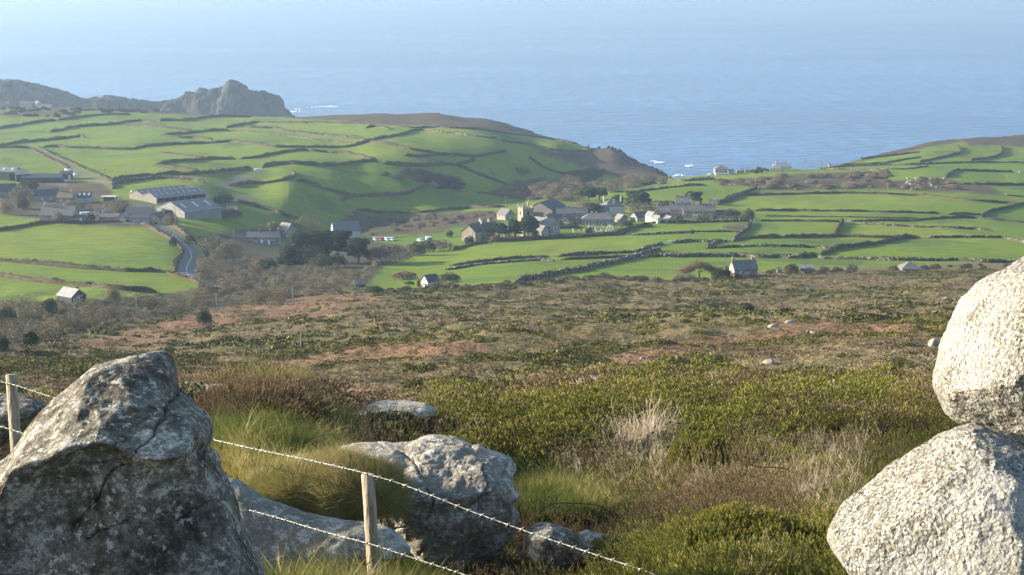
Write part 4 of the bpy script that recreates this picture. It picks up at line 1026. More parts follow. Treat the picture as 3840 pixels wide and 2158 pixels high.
house("long church nave with pale sunlit slate roof right of the tower", 2046, 884, 0, 6.5, 4.2, 7.4, -40, "granite", "light", L=12, name="church_nave", cat="church", terr=False, win=[("r", 0.0, 1.6, 1.5, 2.4), ("f", -.2, 1.5, 1.1, 1.8), ("f", .2, 1.5, 1.1, 1.8)])
house("lower church aisle half hidden by the pines", 2016, 893, 0, 5.5, 3.2, 5.6, -40, "granite", "light", L=9, name="church_aisle", cat="church", terr=False, win=[("r", 0.0, 1.2, 1.2, 1.6)])
house("largest village barn, dark roof with grey boarded gable beside the church tower", 2052, 816, 0, 15, 3.9, 7.6, 62, "boards", "dark", L=17, name="barn", cat="barn", terr=False, door=("l", 0.12, 8.0, 2.6, DARK))
house("small gabled house standing alone left of the church tower", 1897, 826, 0, 6.0, 2.6, 5.2, -52, "granite", "slate", L=7, win=[("r", 0, 1.0, .8, 1.0)], terr=False)
house("dark roofed house with tan gable behind the round green shrub", 1778, 905, 0, 7.0, 4.2, 7.4, 62, "tan", "dark", L=11, ch=[(.45, 0, 1.4, .8, "cream")], win=[("l", -.2, 2.6, .8, 1.1), ("l", .2, 0.8, .8, 1.1)], terr=False)
house("rear wing with two cream chimneys left of the churchyard pines", 1818, 897, 0, 6.0, 4.0, 6.8, 60, "granite", "dark", L=8, ch=[(-.4, 0, 1.6, .8, "cream"), (.4, 0, 1.3, .8, "cream")], terr=False)
house("small low lodge with grey roof under the churchyard pines", 1893, 890, 0, 4.5, 2.2, 3.9, -20, "granite", "light", L=4.5, terr=False, win=[("f", .1, .6, .7, 1.0)])
house("low end of the terracotta ridged farmhouse, nearest the church", 2107, 820, 40, 5.5, 2.6, 4.6, 0, "granite", "slate", ch=[(.42, 0, 1.2, .9)], win=[("f", -.15, .7, .9, 1.1), ("f", .22, .7, .9, 1.1)])
house("tall two storey farmhouse with terracotta ridge behind the school", 2166, 836, 74, 6.5, 5.1, 7.3, 0, "granite", "slate", win=[("f", -.02, 3.0, 1.0, 1.5), ("f", .3, 3.0, 1.0, 1.5), ("f", -.02, 0.8, 1.0, 1.5)], ch=[(-.45, 0, 1.2, .9)], door=("f", .32, 1.3, 2.2, WHITE))
house("dark shed roof running left from the stone gabled shed by the churchyard", 2078, 840, 58, 6.5, 1.9, 4.2, 8, "granite", "dark", name="farm_shed", cat="shed", terr=False)
house("stone gabled shed with dark roof above the churchyard hedge", 2124, 842, 0, 5.5, 2.2, 4.3, 75, "tan", "dark", L=8, name="farm_shed", cat="shed", terr=False)
house("single storey stone school with hipped roof and four tall white windows", 2244, 846, 121, 8.0, 2.9, 5.6, -4, "granite", "slate", hip=True, name="school_house",
      win=[("f", -.33, .7, 1.15, 1.9), ("f", -.12, .7, 1.1, 1.8), ("f", .1, .7, 1.15, 1.9), ("f", .33, .9, .95, 1.4)], ch=[(-.2, .1, 1.0, .9, "cream"), (-.06, .1, .9, .7, "cream"), (.28, .1, .8, .6, "cream")])
house("large hip roofed house with three chimneys in front of the cypress", 2300, 803, 80, 8.5, 3.9, 7.1, 10, "cream", "slate", hip=True, ch=[(-.42, 0, 1.9, .8, "white"), (.38, 0, 1.6, .8, "white"), (.02, -.3, 2.2, .8)], win=[("f", .3, 1.8, .9, 1.2)])
house("cream walled wing with grey roof in front of the hip roofed house", 2262, 812, 42, 5.5, 2.7, 5.3, 6, "cream", "slate", ch=[(.4, 0, .7, .7, "cream")])
house("dark slate shed at the right foot of the round bare tree", 2404, 831, 0, 6.0, 2.0, 4.3, 30, "granite", "dark", L=8, name="farm_shed", cat="shed", terr=False)
house("small shed with a pale roof slope behind the churchyard corner", 2330, 835, 0, 4.5, 1.9, 3.7, -55, "granite", "light", L=4.5, name="farm_shed", cat="shed", terr=False)
house("tallest of the three white gabled sheds, leftmost of the row", 2443, 835, 0, 3.6, 3.1, 5.0, -52, "white", "light", L=4.6, name="white_shed", cat="shed", terr=False)
house("middle white gabled shed of the row of three", 2465, 839, 0, 3.2, 2.1, 3.7, -52, "white", "light", L=4.2, name="white_shed", cat="shed", terr=False)
house("long stepped shed, rightmost of the three, with a dark gable", 2510, 838, 0, 6.0, 1.4, 3.3, -62, "granite", "light", L=5.0, name="farm_shed", cat="shed", terr=False)
house("pale roofed cottage with white end chimney left of the terrace", 2488, 814, 50, 6.0, 2.6, 5.2, -4, "granite", "light", ch=[(-.44, 0, 1.6, .8, "white")], terr=False, win=[("f", .25, .9, .9, 1.0)])
house("taller pinkish stone house with three upper windows joined to the terrace", 2537, 815, 48, 7.0, 4.0, 6.6, -3, "tan", "slate", ch=[(-.44, 0, 1.7, .9), (.46, 0, 1.6, .9)], win=[("f", -.26, 2.4, 1.0, 1.3), ("f", .0, 2.4, 1.0, 1.3), ("f", .26, 2.4, 1.0, 1.3)], terr=False)
house("long stone terrace with orange lichen on its roof and a big white chimney", 2623, 819, 122, 7.0, 3.8, 6.4, -2, "granite", "lichen", ch=[(-.02, 0, 1.5, 1.4, "white"), (.47, 0, 1.4, .9)],
      win=[("f", -.43, 2.1, 1.0, 1.3), ("f", -.2, 2.1, 1.0, 1.3), ("f", .06, 2.1, 1.2, 1.4), ("f", .36, 2.1, 1.1, 1.4), ("f", -.44, .1, 1.2, 1.0), ("f", -.33, .1, 1.2, 1.0), ("f", .36, .0, 1.0, 1.2)], door=[("f", -.15, 1.0, 2.2, WHITE), ("f", -.06, 1.0, 2.2, WHITE)])
house("low annexe at the right end of the terrace with one white window", 2701, 819, 30, 5.5, 2.0, 3.9, -2, "tan", "dark", win=[("f", -.1, .6, 1.1, 1.0)], terr=False)
house("pale roofed house with two end chimneys behind the terrace", 2563, 779, 54, 6.5, 2.8, 5.6, -2, "granite", "light", ch=[(-.44, 0, 1.3, .7), (.44, 0, 1.3, .8)], terr=True)
# ruined gable
p = hit(2679, 771, 300); r_ = empty("ruined_barn", (p.x, p.y + 2.5, p.z), R(-20)); tag(r_, "roofless grey stone barn gable above the terrace", "ruin")
mb = MB(); mb.prism([(-2.1, -1.5), (2.1, -1.5), (2.1, 3.6), (0.1, 5.0), (-2.1, 3.4)], "y", -2.4, -1.9); mb.build("gable_wall", W["granite"], r_)
mb = MB(); mb.box(-2.1, -1.7, -1.9, 3.5, -1.5, 2.4); mb.box(1.7, 2.1, -1.9, 3.5, -1.5, 2.9); mb.build("side_wall", W["granite"], r_)

# ---- cottages round the moor edge
house("slate roofed stone cottage at the edge of the moor with two chimneys", 2792, 1040, 90, 5.8, 2.7, 5.0, 10, "granite", "slate", ch=[(-.46, 0, 1.1, .6), (.4, 0, .9, .9)], win=[("f", -.22, 1.3, .8, 1.0), ("f", -.22, -.3, .8, .8)], door=("f", .0, 1.3, 1.6, WHITE))
house("low lean-to shed at the left end of the moor cottage", 2733, 1030, 26, 3.0, 1.6, 2.6, 10, "tan", "slate", name="lean_to_shed", cat="shed", terr=False)
house("long low hut with pale roof right of the round green bush", 3026, 1018, 46, 3.0, 1.2, 2.1, -4, "dark", "light", name="hut", cat="shed", terr=False)
house("tiny shed between the moor cottage and the green bush", 2922, 1024, 14, 2.0, 1.2, 1.8, 0, "grey", "slate", name="garden_shed", cat="shed", terr=False)
house("sunken cottage showing only its grey hipped roof above the moor", 3418, 1018, 70, 7, 0.9, 3.3, 0, "granite", "slate", hip=True, name="house", terr=False)
house("white walled shed with blue slate roof beside the red box", 1612, 1078, 0, 3.4, 2.0, 3.7, 38, "white", "dark", L=4.2, name="white_shed", cat="shed", terr=False, door=("l", .1, 1.4, 1.7, WHITE))
house("house with pale pitched roof and dark gable above the lower left scrub", 258, 1137, 0, 5.0, 1.7, 3.5, -38, "dark", "white", L=6.3, ch=[(.3, .1, .8, .6, "dark")], terr=False, win=[("r", -.3, .4, .8, 1.0)])
house("flat topped extension with three tall white windows beside the pale roofed house", 293, 1139, 0, 2.6, 1.9, 2.2, -20, "dark", "dark", L=2.8, name="house_extension", cat="extension", terr=False, win=[("f", -.28, .3, .45, 1.5), ("f", .02, .3, .45, 1.5), ("f", .3, .3, .45, 1.5)])
house("low green roofed shed among bushes left of the field pole", 1345, 1078, 34, 3, 1.1, 2.0, 20, "dark", "light", name="garden_shed", cat="shed", terr=False)

# ---- the valley row
house("stone cottage row with three chimneys left of the big dark pines", 985, 914, 124, 6.0, 2.9, 4.7, 3, "granite", "slate", ch=[(-.12, 0, 1.1, .6), (.2, 0, 1.1, .6), (.46, 0, 1.2, .9)], terr=False,
      win=[("f", -.37, 1.2, 1.0, .9), ("f", -.21, 1.0, .8, .8), ("f", .01, 1.7, 1.0, .9), ("f", .16, 1.7, 1.0, .9), ("f", .31, 1.7, 1.2, .9)], door=[("f", -.04, 1.0, 1.9, WHITE), ("f", .18, .9, 1.6, WHITE)])
house("gabled chapel with bright left roof slope behind the cottage row", 1072, 889, 0, 6.0, 3.0, 6.0, -45, "granite", "light", L=6.5, name="chapel", cat="chapel", terr=False)
house("big plain hall with grey roof and cream wall right of the dark pines", 1292, 898, 0, 9.0, 4.0, 8.0, 14, "cream", "slate", L=12.5, name="village_hall", cat="hall", terr=False, win=[("f", .05, .4, 1.2, 3.2)])

# ---- the farm on the left
def big_barn():
    p = hit(588, 767, 300); ya = R(43)
    L, Wd = 27.0, 23.5
    c = Vector((p.x, p.y)) + Vector((math.cos(ya), math.sin(ya))) * (L / 2) + Vector((-math.sin(ya), math.cos(ya))) * (Wd / 2)
    root = empty("cattle_barn", (c.x, c.y, p.z - 0.4), ya); tag(root, "largest farm barn with twin grey roofs and rows of rooflights", "barn")
    mb = MB(); h = 3.0; r = 5.2
    poly = [(-Wd / 2, -3), (Wd / 2, -3), (Wd / 2, h), (Wd / 4, r), (0, h + .5), (-Wd / 4, r), (-Wd / 2, h)]
    mb.prism(poly, "x", -L / 2, -L / 2 + .3); mb.build("gable_wall", W["boards"], root)
    mb = MB(); mb.prism(poly, "x", L / 2 - .3, L / 2); mb.build("gable_wall", W["boards"], root)
    mb = MB(); mb.box(-L / 2 + .3, L / 2 - .3, Wd / 2 - .3, Wd / 2, -3, h); mb.build("rear_wall", W["boards"], root)
    mb = MB(); mb.box(-L / 2 + .3, -1, -Wd / 2, -Wd / 2 + .25, -3, 1.0); mb.box(1.5, 5, -Wd / 2, -Wd / 2 + .25, -3, 1.0); mb.box(6, 11, -Wd / 2, -Wd / 2 + .25, -3, 1.0); mb.build("low_wall", W["bluegrey"], root)
    for i in range(8):
        mb = MB(); x = -L / 2 + .5 + i * (L - 1) / 7; mb.box(x - .12, x + .12, -Wd / 2 + .02, -Wd / 2 + .28, 1.0, h - .05); mb.build("post", W["boards"], root)
    mb = MB(); mb.box(-L / 2 + .3, L / 2 - .3, -Wd / 2 + 5, -Wd / 2 + 5.2, -3, h); mb.build("inner_shade_sheet", DARK, root)  # near-black sheet paints the shade seen through the open side
    for y0, yr, y1 in ((-Wd / 2 - .4, -Wd / 4, 0), (0, Wd / 4, Wd / 2 + .4)):
        mb = MB(); e0 = h - .02 if y0 < -1 else h + .52; e1 = h + .52 if y1 < 1 else h - .02
        mb.prism([(y0, e0), (yr, r + .05), (yr, r + .2), (y0, e0 + .15)], "x", -L / 2 - .3, L / 2 + .3)
        mb.prism([(yr, r + .05), (y1, e1), (y1, e1 + .15), (yr, r + .2)], "x", -L / 2 - .3, L / 2 + .3)
        ro = mb.build("roof", RF["sheet"], root)
        for i in range(9):
            x = -L / 2 + 1.8 + i * (L - 3) / 8; sb_ = MB()
            ya_, yb_ = y0 + (yr - y0) * .45, y0 + (yr - y0) * .8
            za, zb_ = e0 + (r + .05 - e0) * .45 + .17, e0 + (r + .05 - e0) * .8 + .17
            sb_.add([(x, ya_, za), (x + .5, ya_, za), (x + .5, yb_, zb_), (x, yb_, zb_), (x, ya_, za + .04), (x + .5, ya_, za + .04), (x + .5, yb_, zb_ + .04), (x, yb_, zb_ + .04)], [(0, 3, 2, 1), (4, 5, 6, 7), (0, 1, 5, 4), (1, 2, 6, 5), (2, 3, 7, 6), (3, 0, 4, 7)])
            sb_.build("rooflight", SKYL, ro)
        rb_ = MB(); rb_.box(-L / 2 - .3, L / 2 + .3, yr - .2, yr + .2, r + .2, r + .32); rb_.build("ridge_cap", RF["light"], ro)
big_barn()
p = hit(496, 742, 300); mb = MB(); mb.tube([(0, 0, -1), (0, 0, 3.0), (0, 0, 3.5)], [0.85, 0.85, 0.3], 12)
st = empty("feed_silo", p); tag(st, "cream feed silo at the left corner of the twin roofed barn", "silo"); mb.build("tank", W["cream"], st)
mb = MB(); mb.tube([(0.6, -.6, -1), (0.9, -.9, 3.4)], .08, 5); mb.build("pipe", WHITE, st)
house("wide dark roofed shed with an arched black opening in its gable", 690, 818, 0, 21, 2.9, 6.6, 46, "grey", "sheet", L=20, name="machinery_shed", cat="shed", terr=False, door=("l", .12, 8.5, 3.1, DARK), rooflights=3)
house("stone gabled outbuilding beside the road bend", 585, 842, 0, 5.2, 2.7, 4.6, 78, "tan", "dark", L=8, name="outbuilding", cat="outbuilding", terr=False, win=[("l", .0, 2.4, .6, .8)], door=("l", -.2, .9, 1.2, DARK))
house("shed with wide pale blue sheeted front next to the stone gable", 525, 840, 72, 6.0, 2.4, 3.6, 0, "bluegrey", "dark", name="farm_shed", cat="shed", terr=False)
house("dark double roof behind the pale blue sheeted shed", 515, 822, 88, 7, 2.4, 4.6, -4, "granite", "dark", name="farm_shed", cat="shed", terr=False)
house("long grey roofed outbuilding in the middle of the farm", 532, 801, 74, 5, 1.8, 3.4, 2, "granite", "sheet", name="outbuilding", cat="outbuilding", terr=False)
house("long low cottage with a red ridge line along the lane", 408, 832, 72, 5, 2.0, 3.2, -2, "granite", "slate", terr=True, name="cottage", cat="cottage")
house("stone gable end cottage at the right end of the red ridged roof", 459, 836, 0, 3.6, 2.3, 3.8, 82, "tan", "light", L=5, name="cottage", cat="cottage", terr=False, win=[("l", .05, .5, .8, 1.1)])
house("big farmhouse with long pale roof and white left chimney by the near field", 214, 833, 128, 8, 2.8, 6.1, -6, "granite", "slate", ch=[(-.44, 0, 1.7, .7, "white")], terr=True, win=[("f", -.1, .8, .9, 1.3), ("f", .2, .8, .9, 1.3), ("f", -.3, .5, 1.3, .9)])
house("low extension with white window right of the big farmhouse", 294, 834, 38, 4, 2.1, 2.9, 0, "grey", "dark", name="house_extension", cat="extension", terr=False, win=[("f", -.2, .4, .9, 1.2)], door=("f", .25, 1.2, 1.9, WHITE))
house("brown roofed farmhouse with two white windows in the farm's middle", 243, 765, 58, 6.5, 2.9, 5.1, -4, "granite", "brown", ch=[(-.42, 0, 1.0, .7), (.36, 0, 1.2, .6, "cream")], terr=False, win=[("f", -.25, 1.3, .9, 1.1), ("f", .25, 1.3, 1.0, 1.2)])
house("blue grey farm shed joined behind the brown roofed farmhouse", 312, 762, 52, 7, 2.6, 4.6, 6, "bluegrey", "dark", name="farm_shed", cat="shed", terr=False, rooflights=3)
house("pale walled house with wide dark slate roof left of the brown roofed one", 168, 758, 88, 7.5, 3.0, 5.4, 14, "grey", "dark", terr=False, win=[("f", -.2, 1.2, .7, 1.0), ("f", .15, 1.2, .7, 1.0)])
house("white gable building peeping between two farmhouses", 205, 735, 20, 4, 2.4, 3.6, 0, "white", "dark", name="farm_shed", cat="shed", terr=False)
house("dark roofed house cut by the left edge of the picture", 0, 742, 95, 8, 2.8, 5.8, 18, "granite", "dark", terr=False)
house("open fronted timber barn at the left edge with rooflights", 12, 676, 100, 10, 4.4, 6.2, -8, "boards", "sheet", name="barn", cat="barn", terr=False, rooflights=3, door=("f", .42, 3.5, 3.4, DARK))
house("dark open sided shed right of the timber barn", 68, 682, 44, 12, 3.6, 5.6, 20, "dark", "sheet", name="farm_shed", cat="shed", terr=False)
house("very long low dark sheeted shed at the top of the farm", 150, 686, 150, 9, 2.8, 4.2, 4, "dark", "dark", name="farm_shed", cat="shed", terr=False)
house("dark shed with two pale doors at the end of the farm track", 243, 674, 44, 7, 3.0, 4.2, 8, "dark", "dark", name="farm_shed", cat="shed", terr=False, door=[("f", -.28, 1.6, 2.3, SKYL), ("f", .3, 1.6, 2.3, SKYL)])
house("small white shed with a dark doorway by the farm lane", 381, 798, 18, 3, 1.7, 2.1, -10, "white", "dark", name="garden_shed", cat="shed", terr=False, door=("f", -.15, .6, 1.3, DARK))
house("white and pale blue site container right of the big dark shed", 868, 795, 34, 2.4, 2.2, 2.4, -12, "white", "white", name="site_container", cat="container", terr=False)
# carport with white edge
p = hit(405, 758, 300); cp = empty("carport", p, R(-4)); tag(cp, "flat roofed open shed with white roof edge above the farm lane", "shed")
mb = MB(); mb.box(-3.6, 3.6, 0, 4, 2.2, 2.45); mb.build("roof", W["cream"], cp)
for x in (-3.4, 3.4):
    for y in (.1, 3.8):
        mb = MB(); mb.box(x - .1, x + .1, y - .1, y + .1, -1, 2.2); mb.build("post", WHITE, cp)
mb = MB(); mb.box(-3.4, 3.4, 3.9, 4.0, -1, 2.2); mb.build("rear_wall", W["dark"], cp)
# wrapped bales
def bale(label, u, v, s):
    p = hit(u, v, 300); mb = MB(); mb.tube([(-s, 0, s * .9), (-s * .9, 0, s * .9), (s * .9, 0, s * .9), (s, 0, s * .9)], [s * .8, s, s, s * .8], 10)
    o = mb.build("wrapped_bale", WHITE, None, p, True); o.rotation_euler = (0, 0, R(random.uniform(-30, 30))); tag(o, label, "bale", "white bales at the top of the farm")
for i in range(9):
    bale("white plastic wrapped bale heaped where the farm track meets the sheds", 248 + i * 4.6, 642 + (i * 2.4) + (i % 2) * 3, 0.72)

# ---- far left, and the coast
house("white farmhouse on the skyline below the far left hill", 95, 405, 46, 8, 3.4, 5.6, 8, "white", "light", ch=[(.4, 0, 1.2, 1.0)], terr=False, win=[("f", -.3, 1.5, 1.2, 1.2), ("f", .0, 1.5, 1.2, 1.2)])
house("gabled outhouse beside the far white farmhouse", 137, 403, 0, 6, 3.0, 5.4, -50, "cream", "light", L=7, name="outbuilding", cat="outbuilding", terr=False)
house("long low outbuilding right of the far white farmhouse", 170, 408, 40, 6, 2.2, 3.0, 0, "cream", "sheet", name="outbuilding", cat="outbuilding", terr=False)
house("seaside house with grey walls, white base and brown hipped roof", 2706, 656, 50, 8, 3.8, 6.2, 0, "bluegrey", "brown", hip=True, terr=False, win=[("f", -.34, 1.9, 1.6, 1.4)])
house("lower grey wing of the seaside house", 2741, 655, 22, 6, 3.0, 3.4, 0, "bluegrey", "dark", name="house_extension", cat="extension", terr=False)
house("white base wall and terrace below the seaside house", 2709, 657, 52, 3, .9, 1.05, 0, "white", "white", name="terrace", cat="terrace", terr=False, back=-.3)
house("low white bungalow wing at the seaside road", 2909, 643, 38, 5, 2.0, 2.8, -8, "white", "light", name="bungalow", cat="bungalow", terr=False)
house("bungalow with two white chimneys on the sea skyline", 2935, 639, 70, 8, 2.6, 4.6, -4, "cream", "light", hip=True, name="bungalow", cat="bungalow", terr=False, ch=[(-.28, 0, 1.6, 1.4, "white"), (.16, 0, 1.5, 1.0, "white")])
house("pinkish roofed bungalow between the chimneyed one and the mast", 2992, 634, 44, 7, 2.4, 4.6, 6, "tan", "brown", name="bungalow", cat="bungalow", terr=False, ch=[(.2, 0, .8, 1.2)])
house("white seaside house with steep pale roof on the skyline", 3064, 631, 42, 8, 2.8, 6.0, -8, "white", "light", hip=False, terr=True)
house("small pale hut right of the white seaside house", 3112, 625, 9, 2, 1.4, 2.2, 0, "white", "light", name="hut", cat="shed", terr=False)
house("low shed behind the coastal bushes, nearer the grey house", 2775, 649, 24, 3, 1.3, 1.9, 0, "grey", "light", name="garden_shed", cat="shed", terr=False)
house("low shed behind the coastal bushes, nearer the bungalows", 2804, 647, 18, 3, 1.4, 2.2, 0, "grey", "light", name="garden_shed", cat="shed", terr=False)
# red box
p = hit(1570, 1076, 300); kb = empty("telephone_kiosk", p); tag(kb, "small red kiosk standing left of the white shed", "kiosk")
m = NT("red_paint"); m.color((0.50, 0.035, 0.03)); m.rough(0.4); RED = m.mat
mb = MB(); mb.box(-.42, .42, -.42, .42, -.5, .25)
for sx in (-1, 1):
    for sy in (-1, 1): mb.box(sx * .36 - .06, sx * .36 + .06, sy * .36 - .06, sy * .36 + .06, .25, 1.8)
mb.build("frame", RED, kb)
mb = MB(); mb.box(-.46, .46, -.46, .46, 1.8, 2.05); mb.add([(-.4, -.4, 2.05), (.4, -.4, 2.05), (.4, .4, 2.05), (-.4, .4, 2.05), (0, 0, 2.25)], [(0, 1, 4), (1, 2, 4), (2, 3, 4), (3, 0, 4)]); mb.build("roof", RED, kb)
mb = MB(); mb.box(-.33, .33, -.33, .33, .25, 1.79); mb.build("glazing", GLASS, kb)

# ---- poles
WOOD = simple("pole_wood", (0.16, 0.14, 0.11), (0.28, 0.25, 0.20), 1.5, 0.9, 0, sc=(3, 3, .3))
POLES = [("utility pole with crossbar standing in the bracken near the coast road",2833,654,706,1),("pale pole in the widest right field",3328,686,728,0),("tall pole just left of the church tower",1896,737,803,1),
 ("pole at the foot of the big diagonal hedge",2005,989,1052,0),("dark leaning pole at the moor edge right of the big diagonal hedge",2463,1000,1060,0),("pole in front of the bare spreading tree",2531,985,1042,0),("short crossbar pole above the cypress trees",2238,695,736,1),
 ("crossbar pole beside the farm track",393,633,678,1),("tall pole at the road bend by the stone gable",658,770,860,0),("pole at the left end of the long low cottage",358,778,829,0),("pole in the grass left of the stone cottage row",877,863,899,0),
 ("dark lamp pole in the lower left scrub",512,1097,1155,1),("thin pole in scrub below the road end",812,1093,1152,0),("grey pole by the farm's dark round bush",108,735,768,0),("tall wooden pole in the small bright field",1450,1012,1084,0),
 ("pole at the lower edge of the valley scrub",1097,1070,1125,0),("pole behind the big pines",1195,835,870,1),("pole alone in the middle of the orange bracken moor",1129,1241,1302,0),("short pole on the upper moor below the white shed field",1987,1088,1127,0),
 ("thin mast between the coastal bungalows",3019,583,628,0),("pole beside the white seaside house",3078,595,631,0),("pole left of the thin coastal mast",2992,603,633,0),("pole among the coastal bushes",2834,608,645,0),
 ("pole in front of the school",2210,848,882,0),("pole above the stone cottage row",1030,823,845,0)]
for lab, u, vt, vb, arm in POLES:
    p = hit(u, vb, 100); h = (vb - vt) * p.y / F; r = max(0.12, 0.00022 * p.y)
    root = empty("utility_pole", p); tag(root, lab, "pole")
    mb = MB(); mb.tube([(0, 0, -.6), (0, 0, h * .5), (.02, 0, h)], [r, r * .85, r * .7], 7); mb.build("pole", WOOD, root)
    if arm:
        mb = MB(); mb.box(-.8, .8, -.06, .06, h - .5, h - .32); ao = mb.build("crossbar", WOOD, root)
        for x in (-.7, 0, .7):
            ib = MB(); ib.tube([(x, 0, h - .32), (x, 0, h - .05)], .09, 6); ib.build("insulator", WHITE, ao)

# ---- cars
def car(label, u, v, col, yaw, van=False):
    p = hit(u, v, 200); root = empty("parked_van" if van else "parked_car", p, R(yaw)); tag(root, label, "van" if van else "car")
    m = NT("car_paint"); m.color(col); m.rough(0.3); m.b.inputs["Specular IOR Level"].default_value = 0.5
    Lc, Wc = (4.9, 1.9) if van else (4.1, 1.75); h = 1.9 if van else 1.45
    mb = MB()
    if van: poly = [(-2.4, .35), (2.4, .35), (2.42, 1.0), (1.9, 1.15), (1.5, h), (-2.4, h)]
    else: poly = [(-2.0, .35), (2.0, .35), (2.05, .75), (1.2, .92), (.6, h - .05), (-1.2, h), (-1.9, .95), (-2.05, .7)]
    mb.prism(poly, "y", -Wc / 2, Wc / 2); mb.build("body", m.mat, root)
    gb = MB()
    if van: gb.prism([(.3, 1.15), (1.75, 1.15), (1.42, h - .15), (.3, h - .15)], "y", -Wc / 2 - .015, Wc / 2 + .015)
    else: gb.prism([(-1.6, .95), (.95, .95), (.5, h - .15), (-1.15, h - .12)], "y", -Wc / 2 - .015, Wc / 2 + .015)
    gb.build("side_windows", GLASS, root)
    gb = MB(); fx0, fx1 = ((1.9, 1.5) if van else (1.2, .6)); z0_, z1_ = (1.15, h) if van else (.92, h - .05)
    gb.add([(fx0 + .02, -.7, z0_ + .02), (fx0 + .02, .7, z0_ + .02), (fx1 + .06, .65, z1_ - .06), (fx1 + .06, -.65, z1_ - .06), (fx0 - .02, -.7, z0_ - .02), (fx0 - .02, .7, z0_ - .02), (fx1, .65, z1_ - .08), (fx1, -.65, z1_ - .08)], [(0, 1, 2, 3), (7, 6, 5, 4), (0, 3, 7, 4), (1, 5, 6, 2)])
    gb.build("windscreen", GLASS, root)
    for x in (-1.3, 1.3):
        for y in (-1, 1):
            wb = MB(); wb.tube([(x, y * (Wc / 2 - .2), .32), (x, y * (Wc / 2 + .02), .32)], .32, 10); wb.build("wheel", DARK, root)
car("silver blue car, leftmost of the row in the village car park", 1409, 903, (0.35, 0.42, 0.50), -62)
car("red car in the village car park row", 1429, 903, (0.42, 0.03, 0.04), -62)
car("white car right of the red one in the car park", 1451, 903, (0.70, 0.72, 0.75), -62)
car("pale silver car at the right end of the car park row", 1471, 903, (0.55, 0.60, 0.64), -62)
car("dark car squeezed between the silver and white cars", 1440, 900, (0.03, 0.03, 0.04), -62)
car("large silver van parked among bushes near the car park", 1608, 905, (0.42, 0.45, 0.48), -70, True)
car("white car half behind bushes left of the silver van", 1577, 908, (0.62, 0.64, 0.66), -60)
car("white car in the muddy hillside gateway", 967, 643, (0.75, 0.75, 0.75), 10)
car("small white vehicle beside the stone gabled shed above the graves", 2116, 846, (0.78, 0.78, 0.78), -20)
car("white van with blue side parked right of the big farmhouse", 322, 812, (0.60, 0.66, 0.75), 20, True)

# ---- gates
def gate(label, u, v, w, yaw=0):
    p = hit(u, v, 100); r_ = empty("field_gate", p, R(yaw)); tag(r_, label, "gate")
    m_ = W["bluegrey"] if w < 0 else WHITE; w = abs(w)
    mb = MB()
    for i in range(5): mb.box(-w / 2, w / 2, -.03, .03, .2 + i * .24, .29 + i * .24)
    mb.box(-w / 2, -w / 2 + .08, -.035, .035, .15, 1.3); mb.box(w / 2 - .08, w / 2, -.035, .035, .15, 1.3); mb.build("gate_bars", m_, r_)
    for s in (-1, 1):
        mb = MB(); mb.box(s * (w / 2 + .15) - .1, s * (w / 2 + .15) + .1, -.1, .1, -.4, 1.6); mb.build("gate_post", WOOD, r_)
gate("pale metal gate at the left end of the village field wall", 2508, 912, 2.2)
gate("grey gate at the garden wall corner right of the terrace", 2840, 838, -2.6, 10)
gate("white gate where two right field hedges meet", 3183, 833, 2.4)
gate("grey gate at the right end of the churchyard bank", 2020, 912 + 60, -2.0)

# ---- gravestones
m = NT("gravestone_granite"); a = m.noise(0.7, 3); m.color(m.ramp(a, [(0.35, (0.11, 0.13, 0.12)), (0.65, (0.27, 0.28, 0.26))])); GRV = m.mat
def stone_slab(w, h, kind):
    mb = MB()
    if kind == 0:
        poly = [(-w / 2, -.2), (w / 2, -.2), (w / 2, h * .8)] + [(w / 2 * math.cos(a), h * .8 + h * .2 * math.sin(a)) for a in (0.5, 1.1, 1.57, 2.1, 2.6)] + [(-w / 2, h * .8)]
        mb.prism(poly, "y", -.09, .09)
    else:
        mb.box(-.1, .1, -.08, .08, .25, h + .3); mb.box(-.38, .38, -.078, .078, h * .62 + .2, h * .62 + .42); mb.box(-.35, .35, -.3, .3, -.2, .25)
    me = bpy.data.meshes.new("gravestone"); me.from_pydata(mb.v, [], mb.f); me.materials.append(GRV); me.update(); return me
slabs = [stone_slab(.62, 1.1, 0), stone_slab(.55, .85, 0), stone_slab(.65, 1.4, 0), stone_slab(.5, 1.2, 1)]
rr = random.Random(5)
for i in range(74):
    u = 2145 + rr.random() * 158; v = 850 + rr.random() * 32
    if v > 884 - (u - 2140) * 0.05: v -= 6
    p = hit(u, v, 300); k = rr.choice([0, 1, 2, 3, 0, 1])
    o = put("gravestone", slabs[k], None, p); o.rotation_euler = (R(rr.uniform(-4, 4)), R(rr.uniform(-4, 4)), R(-40 + rr.uniform(-12, 12)))
    tag(o, "grey " + ("cross" if k == 3 else "headstone") + " among the churchyard graves below the school", "gravestone", "gravestones in the churchyard, " + ("crosses" if k == 3 else "slabs"))

